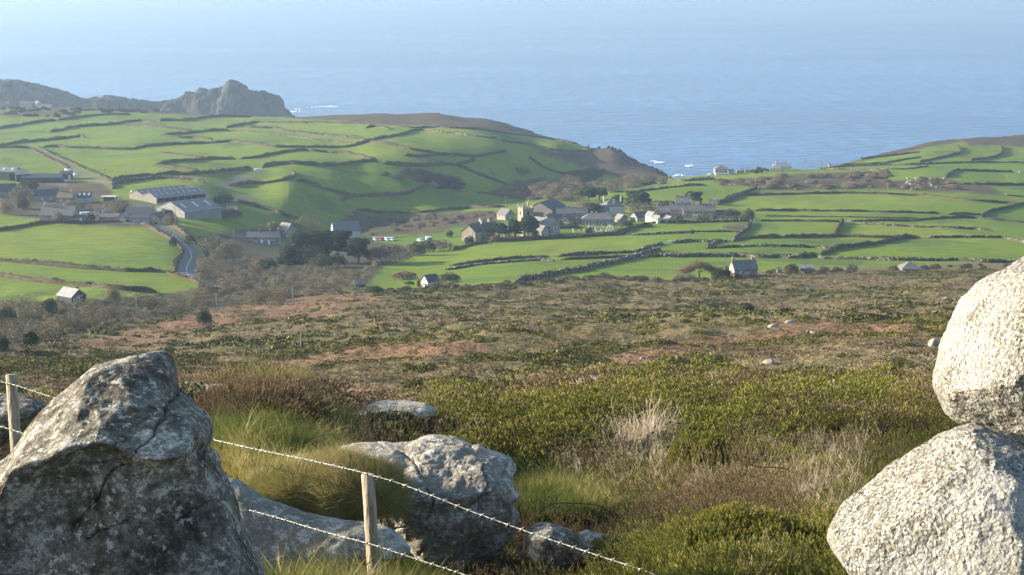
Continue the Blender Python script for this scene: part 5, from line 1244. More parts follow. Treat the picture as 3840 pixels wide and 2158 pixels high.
# ---- boulders on moor and fields
def boulder(label, u, v, wpx, hpx, seed, grp=None, mat=None, name="boulder"):
    p = hit(u, v, 20); k = p.y / F; rr = random.Random(seed)
    w_ = wpx * k / 2; h_ = hpx * k * .8
    n = 14; th = np.linspace(0, 2 * PI, n, endpoint=False); V = []; 
    jr = [rr.uniform(.78, 1.15) for _ in range(n)]
    rings = [(-.7, .9), (0.05, 1.0), (.45, .93), (.8, .66), (1.0, .3)]
    for z, q in rings:
        for i in range(n):
            jj = jr[i] * rr.uniform(.93, 1.07)
            V.append((w_ * q * jj * math.cos(th[i]) + z * w_ * .1, max(w_ * .6, h_) * q * jj * math.sin(th[i]), h_ * z * rr.uniform(.92, 1.08)))
    V.append((w_ * .1, 0, h_ * 1.02)); q4 = []; t3 = []
    for r_i in range(len(rings) - 1):
        for i in range(n): q4.append((r_i * n + i, r_i * n + (i + 1) % n, (r_i + 1) * n + (i + 1) % n, (r_i + 1) * n + i))
    for i in range(n): t3.append(((len(rings) - 1) * n + i, (len(rings) - 1) * n + (i + 1) % n, len(rings) * n))
    o = put(name, mesh_np(name, V, q4, t3, mat or STONE, False), None, p); o.rotation_euler = (R(rr.uniform(-8, 8)), R(rr.uniform(-10, 10)), rr.uniform(-.3, .3))
    tag(o, label, "boulder", grp); return o
BL = [("pale rounded boulder on the moor left of the grassy rise, centre right",2886,1364,54,20),("small flat stone at the foot of the centre right moor boulder",2858,1366,22,6),
 ("long grey slab half buried in gorse left of the stacked boulders",3107,1436,120,24),("wedge shaped pale boulder standing on the right moor",3502,1299,50,36),
 ("small square pale boulder highest on the right moor",3549,1125,26,14),("grey slab with dark shadow behind it on the upper moor",2961,1212,46,14),("pale pointed rock in front of the upper moor slab",2901,1226,44,14),
 ("small slanting stone left of the pale pointed rock",2739,1262,26,10),("thin flat stone of the low pair on the right moor",3035,1243,34,6),("longer flat stone of the low pair on the right moor",3059,1250,48,7),
 ("small pale stone beside the straw patch on the moor",2408,1347,24,10),("leaning white stone in the middle of the moor",2093,1328,24,20),("arched white stone in the middle of the moor",2189,1306,42,14),
 ("pale rock beside the road end scrub",873,1084,18,9),("light outcrop by the coast left of the grey seaside house",2665,657,34,8),("rock with pale face beside the field road verge",672,922,10,10)]
for i, b_ in enumerate(BL): boulder(b_[0], b_[1], b_[2], b_[3], b_[4], 100 + i)
rr = random.Random(9)
for i in range(34):
    if i < 26: u, v = z6([(rr.uniform(1690, 2010), rr.uniform(380, 455))])[0]
    else: u, v = z6([(rr.uniform(2430, 2560), rr.uniform(325, 372))])[0]
    boulder("pale boulder of the cluster strewn over the right rough ground" if i < 26 else "pale boulder of the small heap near the right edge field", u, v, rr.uniform(5, 15), rr.uniform(3, 8), 300 + i, "boulders on the right rough ground" if i < 26 else "boulders of the heap near the right edge")
for i, (u, v) in enumerate(z3([(1205,640),(1228,652),(1015,714),(1205,860),(2010,860),(2260,902),(2320,908),(415,436),(1685,582),(540,395)]) + z4([(160,232),(212,236),(490,78)])):
    boulder("single pale stone lying in the grass of the far hillside fields", u, v, 7, 4, 500 + i, "pale stones in the far fields")
# ------------------------------------------------------------------ plants
def foliage(name, stops, rough=0.8, trans=0.0):
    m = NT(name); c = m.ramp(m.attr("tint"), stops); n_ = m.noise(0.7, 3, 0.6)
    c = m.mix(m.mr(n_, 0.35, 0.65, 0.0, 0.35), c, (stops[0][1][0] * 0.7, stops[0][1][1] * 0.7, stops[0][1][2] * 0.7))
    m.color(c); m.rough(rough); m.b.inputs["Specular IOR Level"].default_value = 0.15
    if trans:
        tr = m.n("ShaderNodeBsdfTranslucent"); m.l(c, tr.inputs[0]); mx = m.n("ShaderNodeMixShader"); mx.inputs[0].default_value = trans
        m.l(m.b.outputs[0], mx.inputs[1]); m.l(tr.outputs[0], mx.inputs[2]); m.l(mx.outputs[0], m.out.inputs[0])
    return m.mat
FM = {
 "bare": foliage("bare_twigs", [(0, (0.098, 0.078, 0.044)), (0.5, (0.162, 0.130, 0.074)), (1, (0.235, 0.200, 0.112))]),
 "barepale": foliage("pale_bare_twigs", [(0, (0.14, 0.12, 0.075)), (1, (0.25, 0.215, 0.14))]),
 "baredark": foliage("dark_bramble", [(0, (0.040, 0.036, 0.030)), (1, (0.090, 0.072, 0.055))]),
 "ever": foliage("evergreen_leaves", [(0, (0.018, 0.034, 0.014)), (0.6, (0.032, 0.055, 0.018)), (1, (0.060, 0.085, 0.026))]),
 "olive": foliage("olive_shrub", [(0, (0.045, 0.055, 0.018)), (1, (0.105, 0.110, 0.040))]),
 "yellow": foliage("yellow_shrub", [(0, (0.10, 0.10, 0.025)), (1, (0.20, 0.17, 0.045))]),
 "rust": foliage("rust_shrub", [(0, (0.12, 0.065, 0.045)), (1, (0.22, 0.13, 0.085))]),
 "pine": foliage("pine_needles", [(0, (0.012, 0.028, 0.013)), (0.6, (0.026, 0.050, 0.018)), (1, (0.055, 0.085, 0.028))]),
}
BARK = simple("bark", (0.09, 0.075, 0.055), (0.17, 0.145, 0.11), 2.0, 0.95, 0.3)

def shell(c, r, n, size, up=-0.25, jit=0.55, depth=0.3):
    """leaf triangles over an ellipsoid's upper shell"""
    d = rng.normal(0, 1, (int(n * 1.7) + 4, 3)); d /= np.linalg.norm(d, axis=1, keepdims=True); d = d[d[:, 2] > up][:n]
    n = len(d)
    lump = 0.8 + 0.4 * vnoise3(d[:, 0] * 2.2 + c[0], d[:, 1] * 2.2 + c[1], d[:, 2] * 2.2, 5)
    pos = np.asarray(c) + d * np.asarray(r) * (lump * (1 - rng.random(n) ** 2 * depth))[:, None]
    nr = d + rng.normal(0, jit, (n, 3)); nr /= np.linalg.norm(nr, axis=1, keepdims=True)
    t = np.cross(nr, rng.normal(0, 1, (n, 3))); t /= np.linalg.norm(t, axis=1, keepdims=True); b = np.cross(nr, t)
    s = size * rng.uniform(0.6, 1.3, n)
    v0 = pos + t * s[:, None]; v1 = pos - t * (s * .5)[:, None] + b * (s * .8)[:, None]; v2 = pos - t * (s * .6)[:, None] - b * (s * .7)[:, None]
    V = np.stack([v0, v1, v2], 1).reshape(-1, 3)
    return V, np.repeat(lump * 1.1 - 0.55 + rng.random(n) * 0.55 - 0.15, 3)

def tri_obj(name, Vs, ts, mat, parent=None, loc=None):
    V = np.concatenate(Vs); t = np.clip(np.concatenate(ts), 0, 1)
    me = mesh_np(name, V, None, np.arange(len(V)).reshape(-1, 3), mat, False, {"tint": t})
    return put(name, me, parent, loc)

def limbs(mb, base, tips, r0, wob=0.15):
    for tp in tips:
        b = Vector(base); t = Vector(tp); mid = b.lerp(t, 0.5) + Vector((random.gauss(0, wob), random.gauss(0, wob), 0.12 * (t - b).length))
        mb.tube([b, b.lerp(mid, .6), mid, t], [r0, r0 * .75, r0 * .5, r0 * .18], 5, cap=False)

def bush(label, u, v, wpx, hpx, kind="bare", name=None, cat="bush", grp=None, stems=None):
    p = hit(u, v, 60); k = p.y / F; w_ = wpx * k / 2; h_ = hpx * k
    root = empty(name or ("bush" if cat == "bush" else cat.replace(" ", "_")), p); tag(root, label, cat, grp)
    Vs = []; ts = []
    nl = 5 if wpx > 40 else 3
    dens = int(min(2600, max(260, wpx * hpx * 0.62)))
    size = max(0.13, 2.6 * k) if kind not in ("bare", "barepale") else max(0.10, 2.0 * k)
    V, t = shell((0, w_ * .3, h_ * .30), (w_ * .92, w_ * .8, h_ * .68), int(dens * .5), size, -.35); Vs.append(V); ts.append(t)
    for i in range(nl):
        a = random.uniform(0, 2 * PI); rr_ = random.uniform(.35, .6)
        V, t = shell((math.cos(a) * w_ * .5, w_ * .3 + math.sin(a) * w_ * .4, h_ * random.uniform(.3, .55)), (w_ * rr_, w_ * rr_, h_ * random.uniform(.3, .45)), int(dens * .5 / nl), size)
        Vs.append(V); ts.append(t)
    tri_obj("twigs" if kind.startswith("bare") else "foliage", Vs, ts, FM[kind], root)
    mb = MB()
    for i in range(6):
        a = random.uniform(0, 2 * PI); tip = (math.cos(a) * w_ * .6, w_ * .3 + math.sin(a) * w_ * .5, h_ * random.uniform(.5, .85))
        limbs(mb, (random.uniform(-.2, .2) * w_, w_ * .3, -.4), [tip], max(.04, 0.5 * k))
    mb.build("stem", BARK, root)
    return root

def pine(label, u, v, wpx, hpx, tiers=7, flat=True, lean=0.1, name="pine_tree", cat="pine tree", dens=1.0, low=0.35, mat="pine"):
    p = hit(u, v, 60); k = p.y / F; w_ = wpx * k / 2; h_ = hpx * k
    root = empty(name, p); tag(root, label, cat)
    mb = MB(); top = Vector((lean * h_, 0, h_ * .92))
    mb.tube([(0, 0, -.6), (lean * h_ * .2, 0, h_ * .3), (lean * h_ * .6, 0, h_ * .65), top], [w_ * .07 + .18, w_ * .055 + .14, .14, .06], 7)
    Vs = []; ts = []; clumps = []
    nc = tiers * 4
    for i in range(nc):
        f = i / nc; a = i * 2.4 + random.uniform(-.4, .4)
        zz = h_ * (low + (1 - low) * (f ** .8) * .92)
        spread = w_ * ((1 - .35 * f) if flat else (1.05 - f * .85)) * random.uniform(.45, .92)
        c = Vector((lean * h_ * f + math.cos(a) * spread, math.sin(a) * spread, zz))
        clumps.append(c)
        cr = w_ * random.uniform(.24, .40) * (1 if flat else (1.1 - .5 * f))
        V, t = shell(c, (cr * 1.15, cr * 1.15, cr * random.uniform(.45, .7)), int(400 * dens), max(.16, 2.7 * k), -.5, .6, .5)
        Vs.append(V); ts.append(t + (0.15 if c.x < 0 else -0.1))  # left, sunward clumps painted lighter, right ones darker
    V, t = shell((lean * h_ * .8, 0, h_ * .78), (w_ * .62, w_ * .62, h_ * .2), int(1500 * dens), max(.16, 2.7 * k), -.4, .6, .5); Vs.append(V); ts.append(t)
    limbs(mb, (lean * h_ * .3, 0, h_ * .35), [tuple(c) for c in clumps[: nc // 2]], w_ * .025 + .07)
    limbs(mb, (lean * h_ * .6, 0, h_ * .6), [tuple(c) for c in clumps[nc // 2:]], w_ * .02 + .05)
    mb.build("trunk", BARK, root)
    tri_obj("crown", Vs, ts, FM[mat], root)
    return root

B = [
 ("big brown bare bush at the top left of the valley scrub",792,952,110,72,"bare"),("brown bare bush right of the big one, below the cottage row",862,968,110,66,"bare"),
 ("dark evergreen shrub in the middle of the valley scrub",1001,1018,85,48,"ever"),("olive green shrub at the foot of the big pines",1198,1008,90,52,"olive"),
 ("pale round bush at the tip of the field in the valley",1411,1010,38,40,"barepale"),("large dark purple brown thicket below the car park",1456,988,185,66,"baredark"),
 ("olive topped bush right of the dark thicket",1563,958,72,52,"olive"),("second olive bush just right of the first, nearer the village",1604,946,70,48,"olive"),
 ("brown bare bush right of the second olive bush",1660,942,90,40,"bare"),
 ("pale bare bush above the stone cottage row",1027,872,60,42,"bare"),("wide brown bare bush between the chapel and the hall",1140,874,125,62,"bare"),
 ("dark round bush on the inside of the road bend",648,926,36,34,"ever"),("rust red bramble patch right of the road end",912,1094,85,30,"rust"),("orange brown bush left of the road end",783,1104,55,28,"rust"),
 ("dark upright conifer bush alone on the bracken slope",765,1218,64,60,"ever"),("dark evergreen bush in the scrub below the lamp pole",562,1162,80,38,"ever"),("dark evergreen left of the pale roofed house",182,1182,74,62,"ever"),
 ("dark evergreen cut by the left edge below the scrub crest",14,1222,100,62,"ever"),("dark green bush low in the left scrub corner",112,1296,62,52,"ever"),("lowest dark bush at the left edge of the moor",8,1310,50,42,"ever"),
 ("round bare tree in the grass right of the pale roofed house",417,1144,66,62,"bare"),
 ("large grey bare clump at the left edge below the lowest field",62,1196,150,88,"bare"),("low brown bush spread on the bracken right of the dark conifer",930,1208,200,42,"bare"),("brown scrub mound in the left scrub middle",242,1240,150,62,"bare"),
 ("flat dark evergreen behind the top farm sheds",102,718,80,40,"ever"),("pale domed bare tree at the farm's left",76,752,95,54,"bare"),("dark evergreen in front of the domed bare tree",85,786,56,44,"ever"),("bare tree at the near left corner of the farm",26,806,62,54,"bare"),
 ("bare bushes behind the big farmhouse roof",276,792,92,38,"bare"),("bare shrub in front of the big farmhouse",215,836,50,44,"barepale"),("dark conifer bush right of the farmhouse extension",337,835,38,36,"ever"),
 ("wide bare bush above the middle of the farm",447,788,142,40,"bare"),("dark evergreens under the wide bare bush",462,802,60,26,"ever"),("bare tree between the stone gable and the dark shed",641,852,60,54,"bare"),
 ("dark evergreen right of the largest barn",832,768,82,46,"ever"),("dark bush below the big dark shed",850,822,110,36,"baredark"),("pale green bush above the road bend",708,915,50,36,"olive"),
 ("round clipped green shrub left of the dark roofed house",1760,921,40,36,"ever"),("orange brown shrub below the churchyard pines",1856,908,46,26,"rust"),("olive shrub against the church aisle",1998,893,28,24,"olive"),
 ("small bright green bush in front of the village barn",2064,818,34,20,"yellow"),("dark clipped hedge above the graves",2142,858,78,17,"ever"),("windblown shrubs left of the churchyard pines",1832,856,70,32,"olive"),
 ("dark small tree left of the big cypress",2316,762,52,30,"pine"),("long bare hedge behind the farmhouse roofs",2216,784,150,32,"bare"),("large round bare tree below the cypress",2398,816,120,58,"bare"),
 ("pinkish bare bush behind the white gabled sheds",2436,818,50,34,"rust"),("pinkish bare bush in front of the white chimneyed cottage",2480,822,40,28,"rust"),("reddish bare bush among the graves",2214,884,36,32,"rust"),("pale bare bush at the right end of the graves",2322,882,42,34,"barepale"),
 ("low dark hedge below the reddish bush in the churchyard",2258,886,56,16,"ever"),("dark clipped hedge right of the school",2352,852,52,18,"ever"),("rust coloured shrubs below the three windowed house",2540,827,48,20,"rust"),
 ("yellow green shrub in the terrace garden",2618,830,52,20,"yellow"),("reddish shrub beside the yellow green one in the terrace garden",2650,830,22,15,"rust"),("olive shrub against the terrace's right end",2675,829,25,20,"olive"),
 ("low olive shrubs right of the terrace annexe",2760,828,80,15,"olive"),("tall green bush at the right end of the garden wall",2806,830,52,46,"olive"),("dark bare hedge behind the annexe",2738,814,90,28,"baredark"),
 ("olive bush beside the windblown pine",2621,768,26,26,"olive"),("dark hedge behind the pale chimneyed cottage",2484,772,120,16,"baredark"),
 ("dark evergreen mass left of the moor cottage",2706,1050,84,46,"ever"),("thin bare shrub below the spreading tree",2588,1056,52,30,"barepale"),("small pale bare shrub left of the moor cottage wall",2672,1056,24,26,"barepale"),
 ("round green bush right of the moor cottage",2970,1026,60,36,"olive"),("gorse bush in the dark hedge corner above the moor cottage",3046,966,42,20,"ever"),("small yellow gorse bush in the diagonal right hedge",3266,920,30,14,"yellow"),
 ("small round tree on the meadow left of the village",1685,892,30,28,"olive"),("rusty bramble bank in the small bright field",1515,1050,98,28,"rust"),("gorse thicket behind the blue roofed white shed",1680,1064,100,38,"olive"),
 ("bare round bush at the moor edge right of the gorse thicket",1752,1088,36,24,"bare"),("dark bushes around the low green roofed shed",1400,1098,84,22,"ever"),("gorse clump left of the red box",1535,1070,42,14,"olive"),
 ("pale lit bush on the shaded hillside thicket",1619,707,52,24,"barepale"),("small pale bush alone in the shaded hillside field",1161,740,28,11,"barepale"),("round brown scrub on the far shaded hillside",1956,658,76,34,"bare"),
 ("rust red bush at the moor edge left of the dark leaning pole",2404,1052,60,18,"rust"),("grey green bush with dark foot on the upper moor",2795,1174,80,34,"olive"),
 ("bush on the wall below the white gabled sheds",2595,878,18,16,"baredark"),("dark bush standing on the verge at the road end",812,1102,22,30,"ever"),
]
for b_ in B: bush(*b_)
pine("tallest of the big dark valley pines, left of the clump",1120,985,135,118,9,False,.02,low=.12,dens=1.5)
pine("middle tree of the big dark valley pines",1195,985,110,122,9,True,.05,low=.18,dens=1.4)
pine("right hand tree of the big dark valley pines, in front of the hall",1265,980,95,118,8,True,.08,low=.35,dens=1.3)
bush("dense dark evergreen skirt at the foot of the valley pines",1150,1003,170,82,"pine")
bush("dark evergreen shrub between the valley pines and the separate lower pine",1262,1004,80,52,"pine")
pine("separate lower pine with open layers right of the valley pines",1345,990,92,98,7,True,.0,low=.3,dens=1.0)
pine("low dark pine on the left skirt of the valley pines",1085,1000,100,80,7,False,.0,low=.1,dens=1.4)
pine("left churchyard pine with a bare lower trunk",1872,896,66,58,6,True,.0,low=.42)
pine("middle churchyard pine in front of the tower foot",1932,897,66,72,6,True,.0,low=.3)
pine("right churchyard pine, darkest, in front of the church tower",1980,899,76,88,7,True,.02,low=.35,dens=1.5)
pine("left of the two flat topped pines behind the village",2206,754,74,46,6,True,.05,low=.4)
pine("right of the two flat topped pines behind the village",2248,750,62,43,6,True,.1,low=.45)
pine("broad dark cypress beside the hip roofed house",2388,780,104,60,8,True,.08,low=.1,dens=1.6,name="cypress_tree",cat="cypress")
pine("light green pine in front of the tall farmhouse",2223,812,74,46,6,True,.03,low=.25,mat="ever")
pine("windblown pine behind the terrace roof",2599,765,60,44,6,True,.12,low=.4)

# the big spreading bare tree by the moor cottage
p = hit(2548, 1048, 300); k = p.y / F; root = empty("bare_tree", p); tag(root, "wide spreading bare tree with pale limbs left of the moor cottage", "tree")
mb = MB(); ends = []
mb.tube([(0, 0, -.4), (.6, 0, .7), (1.6, 0, 1.5)], [.32, .26, .2], 7)
mb.tube([(6.2, .5, -.4), (6.3, .5, .8), (6.0, .5, 2.0)], [.3, .24, .2], 7)
for i in range(52):
    x = random.uniform(-.2, 13.0); e = (x, random.uniform(-2.2, 2.6), (1.7 + 3.3 * random.uniform(.25, 1)) * .35 + (1.1 + 2.2) * math.sin(PI * min(1, max(.08, (x + .8) / 14))) * random.uniform(.7, 1)); ends.append(e)
    b_ = (1.6, 0, 1.5) if x < 5.5 else (6.0, .5, 2.0)
    if i % 3 == 0: limbs(mb, b_, [e], .05, .25)
mb.build("trunk", BARK, root)
Vs = []; ts = []
for e in ends:
    V, t = shell(e, (1.7, 1.6, 1.0), 300, .12, -.6, .7, .7); Vs.append(V); ts.append(t)
tri_obj("twigs", Vs, ts, FM["bare"], root)

# far thickets that read as one mass
def thicket(name, poly, n, wr, kinds, hr=(.45, .7), seed=1, mat="bare"):
    rr = random.Random(seed); us = [q[0] for q in poly]; vs = [q[1] for q in poly]; Vs = []; ts = []; c = 0; tries = 0
    while c < n and tries < n * 30:
        tries += 1
        u = rr.uniform(min(us), max(us)); v = rr.uniform(min(vs), max(vs))
        if not inpoly(np.array([u]), np.array([v]), poly)[0]: continue
        p = hit(u, v, 200); k = p.y / F; w_ = rr.uniform(*wr) * k / 2; h_ = w_ * 2 * rr.uniform(*hr)
        V, t = shell((p.x, p.y, p.z + h_ * .25), (w_, w_, h_ * .75), int(150 + w_ * 190), max(.12, 1.7 * k), -.2, .7, .45)
        Vs.append(V); ts.append(t * .8 + rr.uniform(-.25, .35)); c += 1
    o = tri_obj(name, Vs, ts, FM[mat]); o["kind"] = "stuff"; return o
thicket("valley_scrub", [(750,1100),(745,985),(800,960),(940,985),(1060,1010),(1300,1020),(1440,1010),(1420,1045),(1350,1085),(1150,1115),(1000,1130),(850,1115)], 150, (26, 70), None, (.42, .62), 1)
thicket("pale_valley_scrub", [(740,1060),(760,960),(880,940),(1000,980),(1080,1020),(1300,1040),(1380,1060),(1200,1100),(900,1110)], 36, (34, 74), None, (.4, .6), 2, "barepale")
thicket("green_valley_scrub", [(760,1100),(900,1000),(1300,1000),(1440,1030),(1360,1085),(1000,1120)], 22, (24, 52), None, (.45, .7), 3, "olive")
thicket("moor_edge_scrub", [(-60,1300),(-60,1160),(60,1150),(330,1140),(420,1135),(560,1120),(640,1130),(760,1105),(900,1118),(1040,1130),(1100,1150),(860,1160),(700,1180),(560,1200),(440,1235),(240,1275)], 150, (30, 86), None, (.40, .6), 4)
thicket("moor_edge_green_scrub", [(-60,1300),(-60,1170),(330,1150),(760,1110),(900,1125),(700,1180),(440,1235),(150,1290)], 26, (24, 60), None, (.45, .65), 5, "olive")
thicket("hillside_thicket", [(1413,662),(1440,645),(1560,650),(1680,672),(1740,690),(1735,712),(1690,722),(1600,700),(1480,675)], 46, (26, 56), None, (.35, .5), 6, "baredark")
thicket("valley_mouth_scrub", [(1850,735),(1930,700),(2000,690),(2100,682),(2200,684),(2300,690),(2420,668),(2500,672),(2500,690),(2380,706),(2250,720),(2180,745),(2080,760),(1960,748)], 90, (30, 90), None, (.25, .4), 7)
thicket("upper_meadow_scrub", [(1255,862),(1295,815),(1340,797),(1420,808),(1560,812),(1700,805),(1850,795),(1880,830),(1700,850),(1640,870),(1380,885)], 60, (14, 40), None, (.22, .4), 8)
thicket("right_rough_scrub", ROUGH[4], 90, (16, 60), None, (.2, .35), 9)
thicket("coast_scrub", [(2760,650),(2790,640),(2900,633),(2910,640),(2870,650),(2790,655)], 22, (12, 22), None, (.5, .8), 10, "ever")
thicket("skyline_scrub", [(0,408),(280,408),(440,415),(640,418),(640,428),(430,425),(280,440),(0,436)], 46, (12, 34), None, (.3, .45), 11, "baredark")
thicket("farm_scrub", ROUGH[10], 60, (18, 50), None, (.35, .55), 12, "olive")
thicket("moor_top_hedge_scrub", [(1380,1092),(1600,1078),(1900,1064),(2100,1048),(2300,1034),(2450,1050),(2740,1044),(2900,1022),(3300,1008),(3840,992),(3840,1004),(3300,1022),(2900,1036),(2740,1056),(2450,1064),(2300,1050),(1900,1082),(1600,1096),(1380,1110)], 120, (16, 50), None, (.3, .5), 13, "baredark")
thicket("village_garden_shrubs", [(2030,850),(2060,860),(2140,865),(2160,848),(2100,846),(2040,846)], 14, (12, 28), None, (.5, .8), 14, "ever")

# ---- moor: gorse and heather clumps
GORSE = foliage("gorse_clumps", [(0, (0.052, 0.056, 0.017)), (0.35, (0.100, 0.100, 0.028)), (0.7, (0.155, 0.142, 0.044)), (0.93, (0.20, 0.175, 0.062)), (1, (0.40, 0.30, 0.03))])
HEATH = foliage("dead_heather_clumps", [(0, (0.125, 0.090, 0.052)), (0.5, (0.20, 0.155, 0.088)), (1, (0.29, 0.24, 0.145))])
def moor_scatter(name, n, y0, y1, ntri, rad, size, mat, thresh, seed, keep_bracken, hs=.6, flip=False):
    a = rng.uniform(-0.30, 0.30, n * 3); y = np.sqrt(rng.uniform(y0 ** 2, y1 ** 2, n * 3)); x = a * y
    z = H(x, y); U, Vv = pix(x, y, z)
    nz = fbm(x * 0.045, y * 0.03, 4, seed, .6) * .6 + fbm(x * .35, y * .25, 2, seed + 3) * .4
    br = bil(brack, A_g, L_g, x / y, np.log(y)); mo_ = bil(moorw, A_g, L_g, x / y, np.log(y)); sc_ = bil(scrubw.astype(float), A_g, L_g, x / y, np.log(y))
    ok = (nz < thresh if flip else nz > thresh) & (mo_ > .6) & (U > -250) & (U < 4090) & (sc_ < .5) & (rng.random(len(x)) > br * keep_bracken)
    x, y, z, nz = x[ok][:n], y[ok][:n], z[ok][:n], nz[ok][:n]; n = len(x)
    r = rng.uniform(rad[0], rad[1], n) * (1 + 1.2 * np.clip(np.abs(nz - thresh) * 3, 0, 1))
    d = rng.normal(0, 1, (n, ntri, 3)); d[:, :, 2] = np.abs(d[:, :, 2]); d /= np.linalg.norm(d, axis=2, keepdims=True)
    P = np.stack([x, y, z], 1)[:, None, :] + d * (r[:, None, None] * np.array([1, 1, hs])) * rng.uniform(.75, 1.1, (n, ntri, 1))
    nr = d + rng.normal(0, .45, d.shape); nr /= np.linalg.norm(nr, axis=2, keepdims=True)
    t = np.cross(nr, rng.normal(0, 1, d.shape)); t /= np.linalg.norm(t, axis=2, keepdims=True); b = np.cross(nr, t)
    s = (r[:, None, None] * size) * rng.uniform(.6, 1.3, (n, ntri, 1))
    V = np.stack([P + t * s, P - t * s * .5 + b * s * .85, P - t * s * .5 - b * s * .85], 2).reshape(-1, 3)
    tint = np.clip(fbm(x * .05, y * .05, 3, seed + 7) * .9 + rng.normal(0, .16, n), 0, .93); tint[rng.random(n) < .0025] = 1.0
    tint = np.repeat(np.clip(tint[:, None] + rng.normal(0, .10, (n, ntri)) * (tint[:, None] < .99), 0, 1).ravel(), 3)
    o = put(name, mesh_np(name, V, None, np.arange(len(V)).reshape(-1, 3), mat, False, {"tint": tint})); o["kind"] = "stuff"
    return n
nn_ = []
nn_.append(moor_scatter("far_gorse", 17000, 230, 640, 44, (.35, .90), .21, GORSE, .535, 51, .9, .42))
nn_.append(moor_scatter("middle_gorse", 13000, 110, 240, 90, (.25, .60), .115, GORSE, .525, 51, .9, .42))
nn_.append(moor_scatter("nearer_gorse", 8500, 46, 115, 150, (.18, .48), .095, GORSE, .50, 51, .85, .48))
nn_.append(moor_scatter("far_heather", 13000, 200, 640, 26, (.35, .7), .17, HEATH, .50, 51, 0, .3, True))
nn_.append(moor_scatter("nearer_heather", 12000, 46, 210, 56, (.14, .40), .10, HEATH, .50, 51, 0, .35, True))
print("moor", nn_)
# ------------------------------------------------------------------ foreground rocks
FWD = Vector((0, CP, -SP)); UPV = Vector((0, SP, CP)); EYE = Vector((0, 0, CZ))
def granite(name, dark, grey, white, dk=0.45, wh=0.6, crystals=False):
    m = NT(name)
    fs_ = 1.0 if crystals else 1.8
    n1 = m.noise(2.6 * fs_, 6, 0.72); n2 = m.noise(9.0 * fs_, 5, 0.74); n3 = m.noise(38.0 * fs_, 3, 0.7); v = m.vor(26.0 if not crystals else 46.0)
    if crystals:
        vc = m.n("ShaderNodeTexVoronoi"); vc.inputs["Scale"].default_value = 78.0; vc.inputs["Randomness"].default_value = 1.0; m.l(m.pos(), vc.inputs["Vector"])
        sc_ = m.n("ShaderNodeSeparateColor"); m.l(vc.outputs["Color"], sc_.inputs[0])
        c = m.ramp(sc_.outputs[0], [(0.0, dark), (0.22, (dark[0] * 2.2, dark[1] * 2.2, dark[2] * 2.1)), (0.42, grey), (0.8, white), (1.0, (0.50, 0.49, 0.46))])
        c = m.mix(m.mr(n3, 0.36, 0.5, .55, 0), c, (grey[0] * .6, grey[1] * .58, grey[2] * .5))
        c = m.mix(m.mr(n2, 0.50, 0.68, 0, 0.45), c, (grey[0] * .75, grey[1] * .72, grey[2] * .62))
        c = m.mix(m.mr(n1, 0.52, 0.66, 0, 0.55), c, (0.22, 0.22, 0.17))
        lw = m.noise(1.3, 4, 0.6); c = m.mix(m.mr(lw, 0.48, 0.62, 0, 0.5), c, (0.44, 0.43, 0.40))
        dk_ = m.noise(5.5, 4, 0.7); c = m.mix(m.mr(dk_, 0.60, 0.66, 0, 0.6), c, (0.13, 0.12, 0.095))
    else:
        mixn = m.math("ADD", m.math("MULTIPLY", n1, 0.55), m.math("MULTIPLY", n2, 0.45))
        c = m.ramp(mixn, [(0.36, dark), (dk, (dark[0] * 2.0, dark[1] * 2.0, dark[2] * 1.9)), (0.53, grey), (wh, white)])
        c = m.mix(m.mr(n3, 0.42, 0.62, 0, 0.55), c, (dark[0] * 1.6, dark[1] * 1.5, dark[2] * 1.3))
        sp = m.noise(21.0, 4, 0.65); c = m.mix(m.mr(sp, 0.58, 0.62, 0, 0.8), c, (white[0] * 1.05, white[1] * 1.05, white[2] * 1.05))
        gm = m.noise(4.2, 3, 0.6); c = m.mix(m.mr(gm, 0.62, 0.72, 0, 0.6), c, (0.14, 0.15, 0.06))
    m.color(c); m.rough(0.92); m.b.inputs["Specular IOR Level"].default_value = 0.15
    b1 = m.bump(n2, 0.8, 0.05)
    b2 = m.bump(n3, 1.0, 0.02 if not crystals else 0.03, b1)
    m.bump(m.math("MULTIPLY", v, -1.0), 0.8, 0.012, b2)
    return m.mat
G_LICH = granite("lichened_granite", (0.048, 0.042, 0.034), (0.27, 0.25, 0.205), (0.56, 0.54, 0.47), 0.43, 0.58)
G_TOP = granite("weathered_granite", (0.14, 0.125, 0.10), (0.35, 0.325, 0.28), (0.60, 0.585, 0.53), 0.40, 0.54)
G_PALE = granite("pale_crystal_granite", (0.080, 0.072, 0.056), (0.225, 0.215, 0.185), (0.36, 0.35, 0.32), crystals=True)

